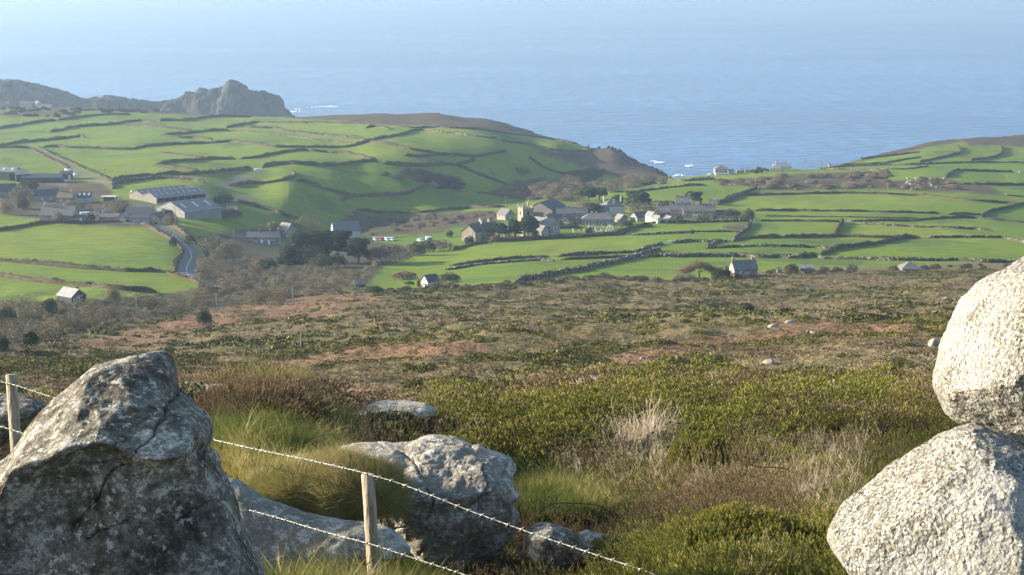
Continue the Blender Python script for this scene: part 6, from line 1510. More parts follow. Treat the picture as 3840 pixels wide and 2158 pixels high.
def outline_rock(name, label, poly, c, d, T, mat, ridge=None, above=0.9, recess=0.1, pw=2.6, amp=0.03, nf=3.0, nth=300, nph=150, seed=1, rockfac=1.0, cat="boulder", extra=None, facets=0, cracks=0):
    k = d / F; n = len(poly)
    if d < 22 and c[0] < 2500: ROCKZ.append((poly, d))
    th = np.linspace(0, 2 * PI, nth, endpoint=False)
    rad = np.full(nth, 1e9)
    for i in range(n):
        x1, y1 = poly[i][0] - c[0], poly[i][1] - c[1]; x2, y2 = poly[(i + 1) % n][0] - c[0], poly[(i + 1) % n][1] - c[1]
        ex, ey = x2 - x1, y2 - y1; cx, sx = np.cos(th), np.sin(th)
        den = cx * ey - sx * ex; den = np.where(np.abs(den) < 1e-9, 1e-9, den)
        t = (x1 * ey - y1 * ex) / den; s = (x1 * sx - y1 * cx) / den
        ok = (t > 0) & (s >= -1e-6) & (s <= 1 + 1e-6)
        rad = np.where(ok, np.minimum(rad, t), rad)
    rad = np.where(rad > 1e8, np.median(rad), rad)
    rad = (np.roll(rad, 1) + 2 * rad + np.roll(rad, -1)) / 4
    ph = np.linspace(0.0, PI, nph); q = np.sin(ph) ** 0.85
    dep = np.sign(np.cos(ph)) * np.abs(1 - q ** pw) ** (1 / pw)
    TH, PHI = np.meshgrid(th, np.arange(nph), indexing="ij")
    rho = q[None, :] * rad[:, None]
    du = rho * np.cos(TH); dv = rho * np.sin(TH)
    front = dep[None, :] * np.ones_like(du)
    D = -T * front
    U = du + c[0]; Vp = dv + c[1]
    fw = np.clip(front, 0, 1) ** 0.5
    if ridge is not None:
        rx = [p[0] for p in ridge]; ry = [p[1] for p in ridge]
        wob = (fbm(U * 0.012, Vp * 0.012, 3, seed + 60) - .5) * 46
        h = np.interp(U, rx, ry) + wob - Vp
        D = D + np.where(h > 0, h * k * above * (0.35 + 0.65 * np.clip(h / 60, 0, 1)), fw * recess * (1 - np.exp(h / 55.0)))
    if extra: D = D + fw * extra(U, Vp) 
    x = du * k; z = -dv * k
    P = np.stack([x, D, z], -1).reshape(-1, 3)
    nse = fbm3(P * nf + seed * 3.1, 5, seed, 0.55) - 0.5
    rdg = np.abs(fbm3(P * nf * 0.8 + seed, 4, seed + 9, 0.6) - 0.5) * 2
    rf = np.random.default_rng(seed + 400)
    if facets:
        for _ in range(facets):
            nv = np.array([rf.uniform(-.9, .9), -rf.uniform(.25, 1.0), rf.uniform(-.6, .9)]); nv /= np.linalg.norm(nv)
            dt = P @ nv; hh_ = dt.max() * rf.uniform(.72, .88); ex_ = np.maximum(dt - hh_, 0); P = P - nv[None, :] * (ex_ * .82)[:, None]
    ctr = np.array([0, 0.15 * T, 0]); nd = P - ctr; nd /= np.maximum(np.linalg.norm(nd, axis=1, keepdims=True), 1e-6)
    fin = fbm3(P * 28.0, 3, seed + 20, .6) - .5
    dsp = nse * amp * 2.2 - rdg * amp * 1.1 + amp * .25 + fin * 0.014
    for _ in range(cracks):
        mv = rf.normal(0, 1, 3); mv[1] *= .3; mv /= np.linalg.norm(mv); q_ = P @ mv + (fbm3(P * 5 + 7, 3, seed + 31) - .5) * .16 - rf.uniform(-.25, .25)
        dsp = dsp - .028 * np.exp(-(q_ / .008) ** 2) * (fbm3(P * 3 + 3, 2, seed + 33) > .42)
    P = P + nd * dsp[:, None]
    cx, cyp = (c[0] - UC) * k, -(c[1] - VC) * k
    org = EYE + FWD * d + Vector((1, 0, 0)) * cx + UPV * cyp
    B_ = np.array([[1, 0, 0], list(FWD), list(UPV)])
    W_ = P @ B_
    ii = np.arange(nth * nph).reshape(nth, nph)
    a = ii; b = np.roll(ii, -1, 0)
    Fq = np.stack([a[:, :-1], a[:, 1:], b[:, 1:], b[:, :-1]], -1).reshape(-1, 4)
    o = put(name, mesh_np(name, W_, Fq, None, mat, True), None, org)
    return tag(o, label, cat)
ROCKZ = []
def clear(P):
    """keep plants off the ground just in front of a rock"""
    U, V = pix(P[:, 0], P[:, 1], P[:, 2]); ok = np.ones(len(P), bool)
    for poly, d in ROCKZ: ok &= ~(inpoly(U, V, poly) & (P[:, 1] < d + .1))
    return ok
def f1(p): return Zm(0, 1300, 1.6875, p)
def f2(p): return Zm(700, 1350, 1.7923, p)
def f3(p): return Zm(1800, 1300, 1.6879, p)
def f4(p): return Zm(3000, 900, 1.1512, p)

outline_rock("boulder", "huge dark faced lichened boulder with pale pointed top, lower left", f1([(830,75),(870,68),(905,75),(960,110),(985,180),(1010,230),(1030,290),(1060,335),(1130,360),(1165,410),(1230,430),(1280,490),(1298,560),(1290,620),(1268,650),(1310,690),(1335,730),(1345,800),(1390,860),(1420,950),(1450,1080),(1500,1200),(1570,1320),(1640,1450),(1700,1700),(800,1900),(-200,1800),(-500,1300),(-220,900),(0,690),(60,610),(130,520),(200,440),(300,350),(400,280),(470,220),(540,165),(620,135),(700,115),(780,100)]),
  f1([(600,950)])[0], 9.3, 0.50, G_LICH, ridge=f1([(-300,1300),(0,1110),(60,1000),(150,850),(230,770),(400,690),(560,600),(800,560),(1000,590),(1250,640),(1500,700)]), above=0.9, recess=0.20, pw=4.0, amp=0.035, nf=2.6, facets=4, cracks=3, nth=460, nph=300, seed=3,
  extra=lambda U, V: np.clip(620 - U, 0, 700) * 0.00133 * 0.22 * sstep(-10, 90, np.interp(U, [-180, 0, 36, 89, 136, 237, 332, 474, 593], [2070, 1958, 1893, 1804, 1756, 1709, 1656, 1632, 1650]) - V) + 0.10 * sstep(500, 640, U) * sstep(1560, 1380, V) + 0.05 * np.sin(U * 0.011 + V * 0.006))
outline_rock("boulder", "upper of the two stacked sunlit pale boulders at the right edge", [(3920,950),(3840,985),(3780,1015),(3700,1075),(3660,1120),(3620,1190),(3580,1260),(3555,1310),(3540,1370),(3533,1430),(3545,1490),(3570,1550),(3610,1588),(3660,1600),(3695,1608),(3760,1630),(3817,1650),(3900,1680),(4150,1640),(4400,1500),(4450,1200),(4300,1010),(4050,930)],
  (3980, 1330), 8.7, 0.55, G_PALE, pw=3.2, amp=0.045, nf=2.0, facets=6, nth=380, nph=240, seed=5)
outline_rock("boulder", "lower of the two stacked sunlit pale boulders, lower right corner", [(3128,2047),(3139,1995),(3174,1912),(3226,1856),(3287,1812),(3347,1769),(3434,1717),(3521,1673),(3608,1632),(3695,1607),(3764,1615),(3900,1650),(4300,1700),(4550,2000),(4500,2500),(3900,2700),(3400,2450),(3230,2220),(3150,2110)],
  (3800, 2080), 8.3, 0.62, G_PALE, pw=3.0, amp=0.05, nf=1.9, facets=8, nth=420, nph=260, seed=6)
outline_rock("boulder", "big square boulder with rough sunlit top behind the fence post", f2([(1035,615),(1150,600),(1300,600),(1450,605),(1510,590),(1570,565),(1640,560),(1700,565),(1770,575),(1850,590),(1900,610),(1960,605),(2000,640),(2100,665),(2180,690),(2195,740),(2185,800),(2180,850),(2200,890),(2230,910),(2200,950),(2190,1000),(2210,1050),(2190,1150),(2130,1250),(2050,1340),(1950,1400),(1800,1410),(1720,1400),(1600,1340),(1480,1250),(1300,1120),(1150,980),(1060,850),(1030,700)]),
  f2([(1700,860)])[0], 12.9, 0.42, G_TOP, ridge=f2([(900,760),(1200,800),(1450,880),(1700,900),(1850,885),(2000,865),(2150,850),(2300,800)]), above=1.5, recess=0.10, pw=3.4, amp=0.05, nf=3.6, facets=5, cracks=3, nth=420, nph=260, seed=8)
outline_rock("rock_slab", "long low bluish rock slab sloping down behind the lower wire", f2([(180,800),(300,830),(400,900),(500,960),(600,985),(750,1040),(900,1080),(1050,1100),(1200,1110),(1350,1130),(1430,1180),(1500,1270),(1480,1330),(1300,1350),(1100,1400),(950,1450),(800,1600),(300,1700),(60,1500),(120,1200),(90,900)]),
  f2([(700,1250)])[0], 11.7, 0.20, G_TOP, ridge=f2([(0,1500),(600,1560),(1000,1480),(1500,1350)]), above=.38, recess=0.05, pw=3.0, amp=0.03, nf=2.5, nth=360, nph=200, seed=10, cat="rock slab")
outline_rock("boulder", "dark mottled boulder in the gully below the wire, bottom centre", f3([(290,1180),(340,1135),(450,1130),(560,1170),(650,1230),(710,1280),(700,1360),(640,1400),(500,1440),(380,1420),(300,1300)]),
  f3([(500,1280)])[0], 12.0, 0.22, G_LICH, ridge=f3([(280,1200),(450,1190),(700,1300)]), above=1.2, recess=0.05, amp=0.03, nf=3, nth=240, nph=140, seed=12)
outline_rock("boulder", "small pale topped rock right of the dark gully boulder", f3([(630,1180),(680,1162),(780,1190),(870,1240),(950,1310),(900,1370),(750,1360),(660,1300)]),
  f3([(790,1270)])[0], 12.5, 0.15, G_TOP, amp=0.02, nf=3, nth=200, nph=120, seed=13)
outline_rock("boulder", "flat topped slab perched on a block in the middle distance", f2([(1155,360),(1170,330),(1230,300),(1320,285),(1450,288),(1600,300),(1670,330),(1675,370),(1640,400),(1540,408),(1400,402),(1200,395)]),
  f2([(1420,345)])[0], 20.0, 0.42, G_TOP, ridge=f2([(1100,355),(1400,372),(1700,365)]), above=2.0, recess=0.04, amp=0.03, nf=2.5, nth=260, nph=150, seed=14)
outline_rock("boulder", "shaded block under the perched slab", f2([(1480,400),(1600,395),(1655,410),(1662,455),(1630,520),(1500,540),(1440,480)]), f2([(1560,460)])[0], 20.3, 0.3, G_LICH, amp=0.02, nf=2.5, nth=180, nph=110, seed=15)
outline_rock("boulder", "grey boulder with white lichen behind the left fence post", f1([(-120,305),(60,318),(150,335),(230,360),(275,385),(230,450),(140,540),(0,640),(-200,620)]), f1([(20,460)])[0], 15.0, 0.4, G_LICH, ridge=f1([(-200,420),(60,430),(300,400)]), above=1.4, recess=.05, amp=0.03, nf=2.5, nth=220, nph=130, seed=16)
outline_rock("boulder", "low white lichened rock with ivy, right of the pointed boulder top", f1([(1025,300),(1040,255),(1100,238),(1200,235),(1300,245),(1430,236),(1420,285),(1300,330),(1150,380),(1060,360)]), f1([(1190,300)])[0], 19.3, 0.35, G_TOP, ridge=f1([(1000,330),(1200,320),(1450,290)]), above=1.6, recess=.03, amp=0.02, nf=2.5, nth=220, nph=130, seed=17)
for i, (lab, poly, c, d) in enumerate([
 ("long pale rock edge under the green gorse dome on the rise", [(590,235),(600,215),(640,200),(700,185),(760,180),(800,195),(780,225),(700,240),(640,245)], (690,215), 37),
 ("pale rounded rock at the left foot of the brown heather mound", [(58,405),(75,390),(110,378),(160,372),(200,368),(210,390),(170,405),(100,420)], (130,395), 30.5),
 ("small pale rock on the heather mound's left shoulder", [(195,350),(210,335),(240,332),(245,345),(220,358)], (220,345), 33),
 ("pale rock peeping out among the low gorse in the middle of the rise", [(795,355),(830,342),(880,340),(910,352),(880,366),(830,366)], (850,354), 30)]):
    outline_rock("boulder", lab, f3(poly), f3([c])[0], d, .5, G_PALE if i != 3 else G_TOP, amp=.03, nf=2, nth=140, nph=80, seed=30 + i)
outline_rock("boulder", "flat pale rock lying left of the gorse, below the perched slab's right", f2([(1600,490),(1640,478),(1700,472),(1770,480),(1760,500),(1700,520),(1650,540),(1620,530)]), f2([(1680,500)])[0], 24, .3, G_TOP, amp=.02, nf=2.5, nth=160, nph=90, seed=40)
outline_rock("boulder", "small pale stone above the flat pale rock in the gorse edge", f2([(1830,450),(1850,430),(1900,415),(1935,425),(1920,445),(1870,455)]), f2([(1885,438)])[0], 26, .25, G_TOP, amp=.02, nf=2.5, nth=140, nph=80, seed=41)

# ------------------------------------------------------------------ fence
POSTM = simple("weathered_post", (0.20, 0.155, 0.105), (0.44, 0.37, 0.28), 5.0, 0.9, 0.6, sc=(6, 6, .5))
def cpt(u, v, d):
    return EYE + FWD * d + Vector(((u - UC) * d / F, 0, 0)) + UPV * (-(v - VC) * d / F)
def post(label, t, b, d, wpx, ext=1.6):
    A = cpt(t[0], t[1], d); Bq = cpt(b[0], b[1], d); dr = (Bq - A).normalized(); r = wpx * d / F / 2
    E = A + dr * ext; mb = MB(); n = 9
    pts = [A.lerp(E, i / 8) + Vector((random.gauss(0, .0012), 0, 0)) for i in range(9)]
    mb.tube([A + dr * -0.004] + pts, [r * .86] + [r * random.uniform(.97, 1.03) for _ in pts], 14)
    org = E.copy(); mb.v = [tuple(Vector(q) - org) for q in mb.v]
    o = mb.build("fence_post", POSTM, None, org, True); return tag(o, label, "fence post")
post("round weathered fence post in front of the square boulder", (1379,1778), (1403,2158), 11.0, 50)
post("round fence post at the left edge beside the huge boulder", (42,1407), (58,1650), 13.4, 41, 1.3)
post("fence post at the far end of the wires, low at the right", (2700,2262), (2712,2500), 9.4, 56, 1.0)
m = NT("galvanised_wire"); a = m.noise(30, 2); m.color(m.ramp(a, [(0.35, (0.16, 0.16, 0.14)), (0.65, (0.36, 0.37, 0.34))])); m.b.inputs["Metallic"].default_value = 0.35; m.rough(0.5); WIREM = m.mat
def wire(label, pts, doff):
    us = [p[0] for p in pts]
    dd = lambda u: float(np.interp(u, [-200, 42, 1379, 2700], [13.8, 13.35, 10.94, 9.35])) + doff
    P3 = [cpt(u, v, dd(u)) for u, v in pts]
    seg = [0]; 
    for a, b in zip(P3[:-1], P3[1:]): seg.append(seg[-1] + (b - a).length)
    N = int(seg[-1] / 0.012); s = np.linspace(0, seg[-1], N)
    X = np.stack([np.interp(s, seg, [p[i] for p in P3]) for i in range(3)], 1)
    for _ in range(60): X[1:-1] = (X[:-2] + X[2:] + 2 * X[1:-1]) / 4
    mb = MB(); org = Vector(X[N // 2].tolist()); X = X - np.array(org)
    tan = np.gradient(X, axis=0); tan /= np.linalg.norm(tan, axis=1, keepdims=True)
    s1 = np.cross(tan, np.array([0, 0, 1.0])); s1 /= np.linalg.norm(s1, axis=1, keepdims=True); s2 = np.cross(s1, tan)
    for ph_ in (0, PI):
        ang = s * 2 * PI / 0.09 + ph_
        Y = X + (s1 * np.cos(ang)[:, None] + s2 * np.sin(ang)[:, None]) * 0.0016
        mb.tube([tuple(q) for q in Y], 0.0019, 5, cap=False)
    i = 6
    while i < N - 6:
        c = Vector(X[i].tolist()); t = Vector(tan[i].tolist()); a1 = Vector(s1[i].tolist()); a2 = Vector(s2[i].tolist())
        mb.tube([c - t * .008, c + t * .008], .0052, 6)
        for sg in (-1, 1):
            for q in (a1 * .6 + a2, a1 * -.5 + a2 * .8):
                mb.tube([c + t * .004 * sg, c + t * .012 * sg + q.normalized() * .020 * sg], [.0019, .0007], 4)
        i += int(0.105 / 0.012) + random.choice((-1, 0, 0, 1))
    o = mb.build("barbed_wire", WIREM, None, org, True); return tag(o, label, "barbed wire")
wire("upper strand of barbed wire stapled to the tops of the fence posts", [(-260,1360),(0,1433),(40,1439),(195,1490),(480,1578),(770,1643),(979,1690),(1146,1723),(1353,1770),(1379,1779),(1481,1806),(1637,1866),(1760,1916),(1927,1976),(2000,2003),(2274,2094),(2469,2158),(2700,2268)], -0.045)
wire("lower strand of barbed wire crossing behind the huge boulder", [(-260,1520),(0,1599),(71,1620),(450,1768),(841,1889),(1035,1940),(1174,1983),(1286,2014),(1397,2042),(1537,2089),(1648,2125),(1749,2158),(1950,2232),(2700,2440)], -0.045)

# ------------------------------------------------------------------ foreground plants
def rot_to(dirs, spin):
    z = dirs / np.linalg.norm(dirs, axis=1, keepdims=True)
    ref = np.where(np.abs(z[:, 2:3]) < 0.95, np.array([[0, 0, 1.0]]), np.array([[1.0, 0, 0]]))
    x = np.cross(ref, z); x /= np.linalg.norm(x, axis=1, keepdims=True); y = np.cross(z, x)
    c, s = np.cos(spin)[:, None], np.sin(spin)[:, None]
    return np.stack([x * c + y * s, -x * s + y * c, z], 2)     # columns are axes
def scatter(name, temps, pos, dirs, sc, tint, mat, parent=None, kind="stuff", loc=None):
    """temps: list of (V, tris, tintoffset)"""
    n = len(pos)
    if n == 0:
        print('EMPTY', name); return put(name, bpy.data.meshes.new(name), parent)
    which = rng.integers(0, len(temps), n); Vs = []; Fs = []; Ts = []; nb = 0
    Rm = rot_to(dirs, rng.uniform(0, 2 * PI, n))
    for t, (V, Fc, to) in enumerate(temps):
        m_ = which == t
        if not m_.any(): continue
        W_ = np.einsum("nij,vj->nvi", Rm[m_], V) * sc[m_][:, None, None] + pos[m_][:, None, :]
        k = W_.shape[0]
        Fs.append((Fc[None, :, :] + (np.arange(k) * len(V))[:, None, None] + nb).reshape(-1, 3)); Vs.append(W_.reshape(-1, 3))
        Ts.append((tint[m_][:, None] + to[None, :]).ravel()); nb += k * len(V)
    V = np.concatenate(Vs); T_ = np.clip(np.concatenate(Ts), 0, 1)
    if loc is not None: V = V - np.array(loc)
    o = put(name, mesh_np(name, V, None, np.concatenate(Fs), mat, False, {"tint": T_}), parent, loc)
    if kind: o["kind"] = kind
    return o
def t_gorse(seed, n=30, L=.15, spine=.030, wd=.0062):
    r = np.random.default_rng(seed); V = []; Fc = []; T_ = []
    for i in range(n):
        f = (i + .5) / n; a = i * 2.4; z = L * (f ** .8)
        side = 1 - .55 * f; el = .55 + .7 * f
        d = np.array([math.cos(a) * side, math.sin(a) * side, el]); d /= np.linalg.norm(d)
        p = np.array([0, 0, z]); w_ = np.cross(d, [0, 0, 1.0]) + r.normal(0, .3, 3); w_ /= np.linalg.norm(w_)
        ln = spine * r.uniform(.8, 1.4); b = len(V)
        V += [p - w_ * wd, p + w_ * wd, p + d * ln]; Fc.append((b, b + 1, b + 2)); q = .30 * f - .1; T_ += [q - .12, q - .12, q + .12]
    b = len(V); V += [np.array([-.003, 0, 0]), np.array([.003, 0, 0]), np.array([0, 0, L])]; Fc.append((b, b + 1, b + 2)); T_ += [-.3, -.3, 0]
    return np.array(V), np.array(Fc), np.array(T_)
def t_grass(seed, n=14, L=.34, wd=.0045, lean=.5):
    r = np.random.default_rng(seed); V = []; Fc = []; T_ = []
    for i in range(n):
        a = r.uniform(0, 2 * PI); ln = L * r.uniform(.55, 1.15); le = lean * r.uniform(.3, 1.3); p0 = r.normal(0, .022, 3); p0[2] = 0
        d = np.array([math.cos(a), math.sin(a), 0]); w_ = np.array([-d[1], d[0], 0]) * wd
        pts = [p0 + d * ln * le * (f ** 2) + np.array([0, 0, ln * (f - .28 * le * f * f)]) for f in (0, .4, .75, 1)]
        b = len(V); V += [pts[0] - w_, pts[0] + w_, pts[1] - w_ * .9, pts[1] + w_ * .9, pts[2] - w_ * .6, pts[2] + w_ * .6, pts[3]]
        Fc += [(b, b + 1, b + 3), (b, b + 3, b + 2), (b + 2, b + 3, b + 5), (b + 2, b + 5, b + 4), (b + 4, b + 5, b + 6)]
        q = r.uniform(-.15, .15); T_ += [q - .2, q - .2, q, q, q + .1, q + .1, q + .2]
    return np.array(V), np.array(Fc), np.array(T_)
def t_stem(seed, L=.40, n=7, r0=.0030):
    r = np.random.default_rng(seed); mb = MB()
    def br(p, d, ln, rad, lev):
        pts = [p]; q = p.copy()
        for i in range(3):
            d = d + r.normal(0, .16, 3); d /= np.linalg.norm(d); q = q + d * ln / 3; pts.append(q.copy())
        mb.tube([tuple(x) for x in pts], [rad, rad * .85, rad * .65, rad * .3], 3, cap=False)
        if lev > 0:
            for i in range(int(r.integers(2, 4))):
                j = int(r.integers(1, 4)); br(pts[j], d + r.normal(0, .55, 3), ln * r.uniform(.35, .6), rad * .6, lev - 1)
    for i in range(n):
        d = np.array([r.normal(0, .35), r.normal(0, .35), 1.0]); d /= np.linalg.norm(d)
        br(np.array([r.normal(0, .03), r.normal(0, .03), 0]), d, L * r.uniform(.6, 1.1), r0, 1)
    tr = []
    for f in mb.f: tr += [(f[0], f[1], f[2]), (f[0], f[2], f[3])] if len(f) == 4 else [f]
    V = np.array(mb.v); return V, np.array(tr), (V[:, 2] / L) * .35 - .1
TG = [t_gorse(i, 15, .13, .034, .0078) for i in range(4)]; TGf = [t_gorse(10 + i, 5, .045, .050, .014) for i in range(3)]
TH_ = [t_gorse(20 + i, 15, .15, .022, .0062) for i in range(3)]; THf = [t_gorse(24 + i, 5, .060, .042, .011) for i in range(3)]
TR = [t_grass(30 + i) for i in range(5)]; TRl = [t_grass(40 + i, 16, .48, .004, 1.15) for i in range(4)]; TRf = [t_grass(50 + i, 9, .34, .013, .6) for i in range(3)]
TS = [t_stem(60 + i) for i in range(6)]
M_G = foliage("gorse_spines", [(0, (0.038, 0.046, 0.012)), (0.35, (0.128, 0.140, 0.026)), (0.7, (0.235, 0.225, 0.044)), (1, (0.36, 0.31, 0.08))], .7, .15)
M_H = foliage("heather_sprigs", [(0, (0.075, 0.050, 0.028)), (0.4, (0.200, 0.145, 0.080)), (0.75, (0.34, 0.26, 0.155)), (1, (0.50, 0.41, 0.26))], .8, .1)
M_R = foliage("grass_blades", [(0, (0.040, 0.066, 0.012)), (0.35, (0.12, 0.155, 0.026)), (0.65, (0.26, 0.24, 0.065)), (1, (0.50, 0.40, 0.18))], .6, .35)
M_S = foliage("dead_gorse_stems", [(0, (0.16, 0.115, 0.075)), (0.5, (0.36, 0.29, 0.20)), (1, (0.56, 0.48, 0.36))], .8)

def dome_sprigs(cx, cy, r, h, n, lump=.25, sd=0):
    """points and outward directions over a lumpy bush dome"""
    d = rng.normal(0, 1, (int(n * 2.1) + 8, 3)); d /= np.linalg.norm(d, axis=1, keepdims=True); d = d[d[:, 2] > -.05][:n]
    lp = 1 + (vnoise3(d[:, 0] * 2.6 + cx * 3, d[:, 1] * 2.6 + cy * 3, d[:, 2] * 2.6, 7 + sd) - .5) * 2 * lump
    z0 = float(H(cx, cy))
    P = np.stack([cx + d[:, 0] * r * lp, cy + d[:, 1] * r * lp, z0 + d[:, 2] * h * lp - .06], 1)
    dr = d + rng.normal(0, .28, d.shape) + np.array([0, 0, .35])
    return P, dr, lp
# where each kind grows, in photograph pixels looked up on the ground
HEATHZ = [f2([(0,430),(30,200),(300,165),(600,158),(850,205),(1060,330),(1160,430),(900,385),(700,425),(500,445),(300,480)]), f2([(1080,370),(1480,385),(1480,560),(1350,600),(1150,480)]), f3([(170,410),(220,320),(380,262),(500,270),(560,330),(530,400),(400,440)]), f3([(1470,420),(1500,345),(1600,325),(1710,345),(1690,400)]),
          f3([(1160,70),(1310,60),(1320,150),(1180,150)]), f3([(1380,190),(1500,130),(1780,140),(1720,215)]), f3([(220,560),(340,500),(330,620),(240,640)]), f3([(1400,760),(1750,720),(1800,1040),(1560,1080),(1420,920)]), f4([(230,940),(310,940),(320,1040),(240,1060)]), f3([(210,640),(420,600),(430,780),(240,800)]), f3([(560,440),(900,440),(1050,540),(760,560)])]
GRASSZ = [f2([(-200,470),(350,480),(600,430),(900,385),(1100,450),(1400,560),(1300,605),(1050,600),(1000,700),(1180,760),(1500,900),(1560,1010),(1200,1110),(900,1090),(600,1000),(300,840),(0,800)]), f2([(300,1450),(600,1400),(950,1300),(1050,1230),(1200,1280),(1500,1290),(1750,1400),(1750,2000),(300,2000)]),
          f3([(230,960),(500,900),(700,960),(900,1050),(700,1160),(300,1130),(200,1050)]), f3([(210,780),(380,760),(420,900),(250,940)]), f2([(60,180),(600,130),(900,200),(600,165),(100,205)])]
STEMZ = [(f3([(380,640),(560,600),(900,540),(1240,560),(1260,820),(1100,960),(640,930),(420,860)]), 1.0), (f3([(1700,600),(1800,540),(2420,560),(2420,920),(2000,960),(1740,860)]), .9), (f3([(1640,1448),(1700,1290),(1960,1260),(2000,1500),(1640,1520)]), .8), (f3([(1980,960),(2420,900),(2300,1230),(2060,1240)]), 1.0), (f3([(0,560),(240,560),(240,640),(0,660)]), .7), (f3([(1020,420),(1200,380),(1220,440),(1060,460)]), .6), (f3([(1180,800),(1500,860),(1480,1060),(1200,960)]), .6)]
DARKZ = f3([(700,1000),(1200,1000),(1400,1120),(1150,1340),(960,1400),(720,1280),(700,1120)])

# bush centres over the near ground: even in picture density
nb_ = 9500
aa = rng.uniform(-.31, .31, nb_); yy = np.exp(rng.uniform(math.log(8.2), math.log(50), nb_)); xx = aa * yy; zz = H(xx, yy); UU, VV = pix(xx, yy, zz)
heathm = np.zeros(nb_, bool); grassm = np.zeros(nb_, bool)
for p_ in HEATHZ: heathm |= inpoly(UU, VV - 20, p_)
for p_ in GRASSZ: grassm |= inpoly(UU, VV, p_)
left = (UU < 1500) & (yy < 30)
heathm |= (~grassm) & (UU < 1750) & (yy < 40) & (fbm(xx * .8, yy * .8, 2, 77) > .5)
grassm |= (~heathm) & (UU < 1500) & (yy < 26)
darkm = inpoly(UU, VV, DARKZ)
stemm = np.zeros(nb_)
for p_, wgt in STEMZ: stemm = np.maximum(stemm, inpoly(UU, VV - 30, p_) * wgt)
okr = clear(np.stack([xx, yy, zz], 1))
nzz = fbm(xx * .55, yy * .4, 3, 88)
P_g = []; P_h = []; P_gf = []; P_hf = []
for i in range(nb_):
    if grassm[i] or not okr[i] or (darkm[i] and rng.random() < .75): continue
    y = yy[i]; far_ = y > 19
    r = (0.017 * y + .04) * rng.uniform(.6, 1.6); h = r * rng.uniform(.22, .55)
    isH = heathm[i] or (stemm[i] > 0 and rng.random() < .6) or (nzz[i] < .40 and not left[i])
    if rng.random() < .16: r *= 1.5; h = r * .62
    if far_:
        h = r * rng.uniform(.25, .5)
        if rng.random() < .6: continue
    n = int((60 if far_ else (44 if isH else 60)) * (r / (0.017 * y + .04)) ** 2)
    if stemm[i] > 0 and y < 19: h *= .55
    P, dr, lp = dome_sprigs(xx[i], y, r, h, n)
    t0 = np.clip((nzz[i] - .35) * 1.3 + rng.normal(0, .13), 0, .85)
    if stemm[i] > 0 and isH: t0 = min(.9, t0 + .3)
    if isH and left[i]: t0 = max(0, t0 - .22)
    rec = (P, dr, np.full(len(P), t0) + (lp - 1) * .5 + (P[:, 2] - P[:, 2].min()) / max(h, .05) * .12, np.full(len(P), max(.34, y * .026) if not far_ else y * .031) * rng.uniform(.85, 1.25, len(P)))  # tint sinks toward the bush foot: shade put into the colour
    (P_hf if (isH and far_) else P_h if isH else P_gf if far_ else P_g).append(rec)
# the taller rounded clumps that shape the rise
na_ = 680
a2 = rng.uniform(-.31, .31, na_); y2 = np.exp(rng.uniform(math.log(17), math.log(50), na_)); x2 = a2 * y2; z2_ = H(x2, y2); U2, V2 = pix(x2, y2, z2_)
h2 = np.zeros(na_, bool); g2m = np.zeros(na_, bool)
for p_ in HEATHZ: h2 |= inpoly(U2, V2 - 20, p_)
for p_ in GRASSZ: g2m |= inpoly(U2, V2, p_)
ok2 = clear(np.stack([x2, y2, z2_], 1))
for i in range(na_):
    if g2m[i] or not ok2[i] or U2[i] < 1620: continue
    r = rng.uniform(.35, .95) * (.6 + y2[i] / 60); h = r * rng.uniform(.55, .9)
    isH = h2[i] or rng.random() < .28
    P, dr, lp = dome_sprigs(x2[i], y2[i], r, h, int(900 * (r * 25 / y2[i]) ** 2 * 1.1) + 60, .38)
    t0 = rng.uniform(.04, .56) if not isH else rng.uniform(.0, .42)
    (P_hf if isH else P_gf).append((P, dr, t0 + (lp - 1) * .6 + (P[:, 2] - P[:, 2].min()) / h * .22 - .08, np.full(len(P), y2[i] * .030) * rng.uniform(.8, 1.25, len(P))))  # clump foot tinted darker, painted shade for contrast between mounds
def cat4(L_): return [np.concatenate([q[i] for q in L_]) for i in range(4)]
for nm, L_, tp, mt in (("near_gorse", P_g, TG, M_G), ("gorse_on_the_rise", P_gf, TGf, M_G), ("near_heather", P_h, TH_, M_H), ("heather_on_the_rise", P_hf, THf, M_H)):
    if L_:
        P, dr, t_, s_ = cat4(L_); scatter(nm, tp, P, dr, s_, t_, mt)

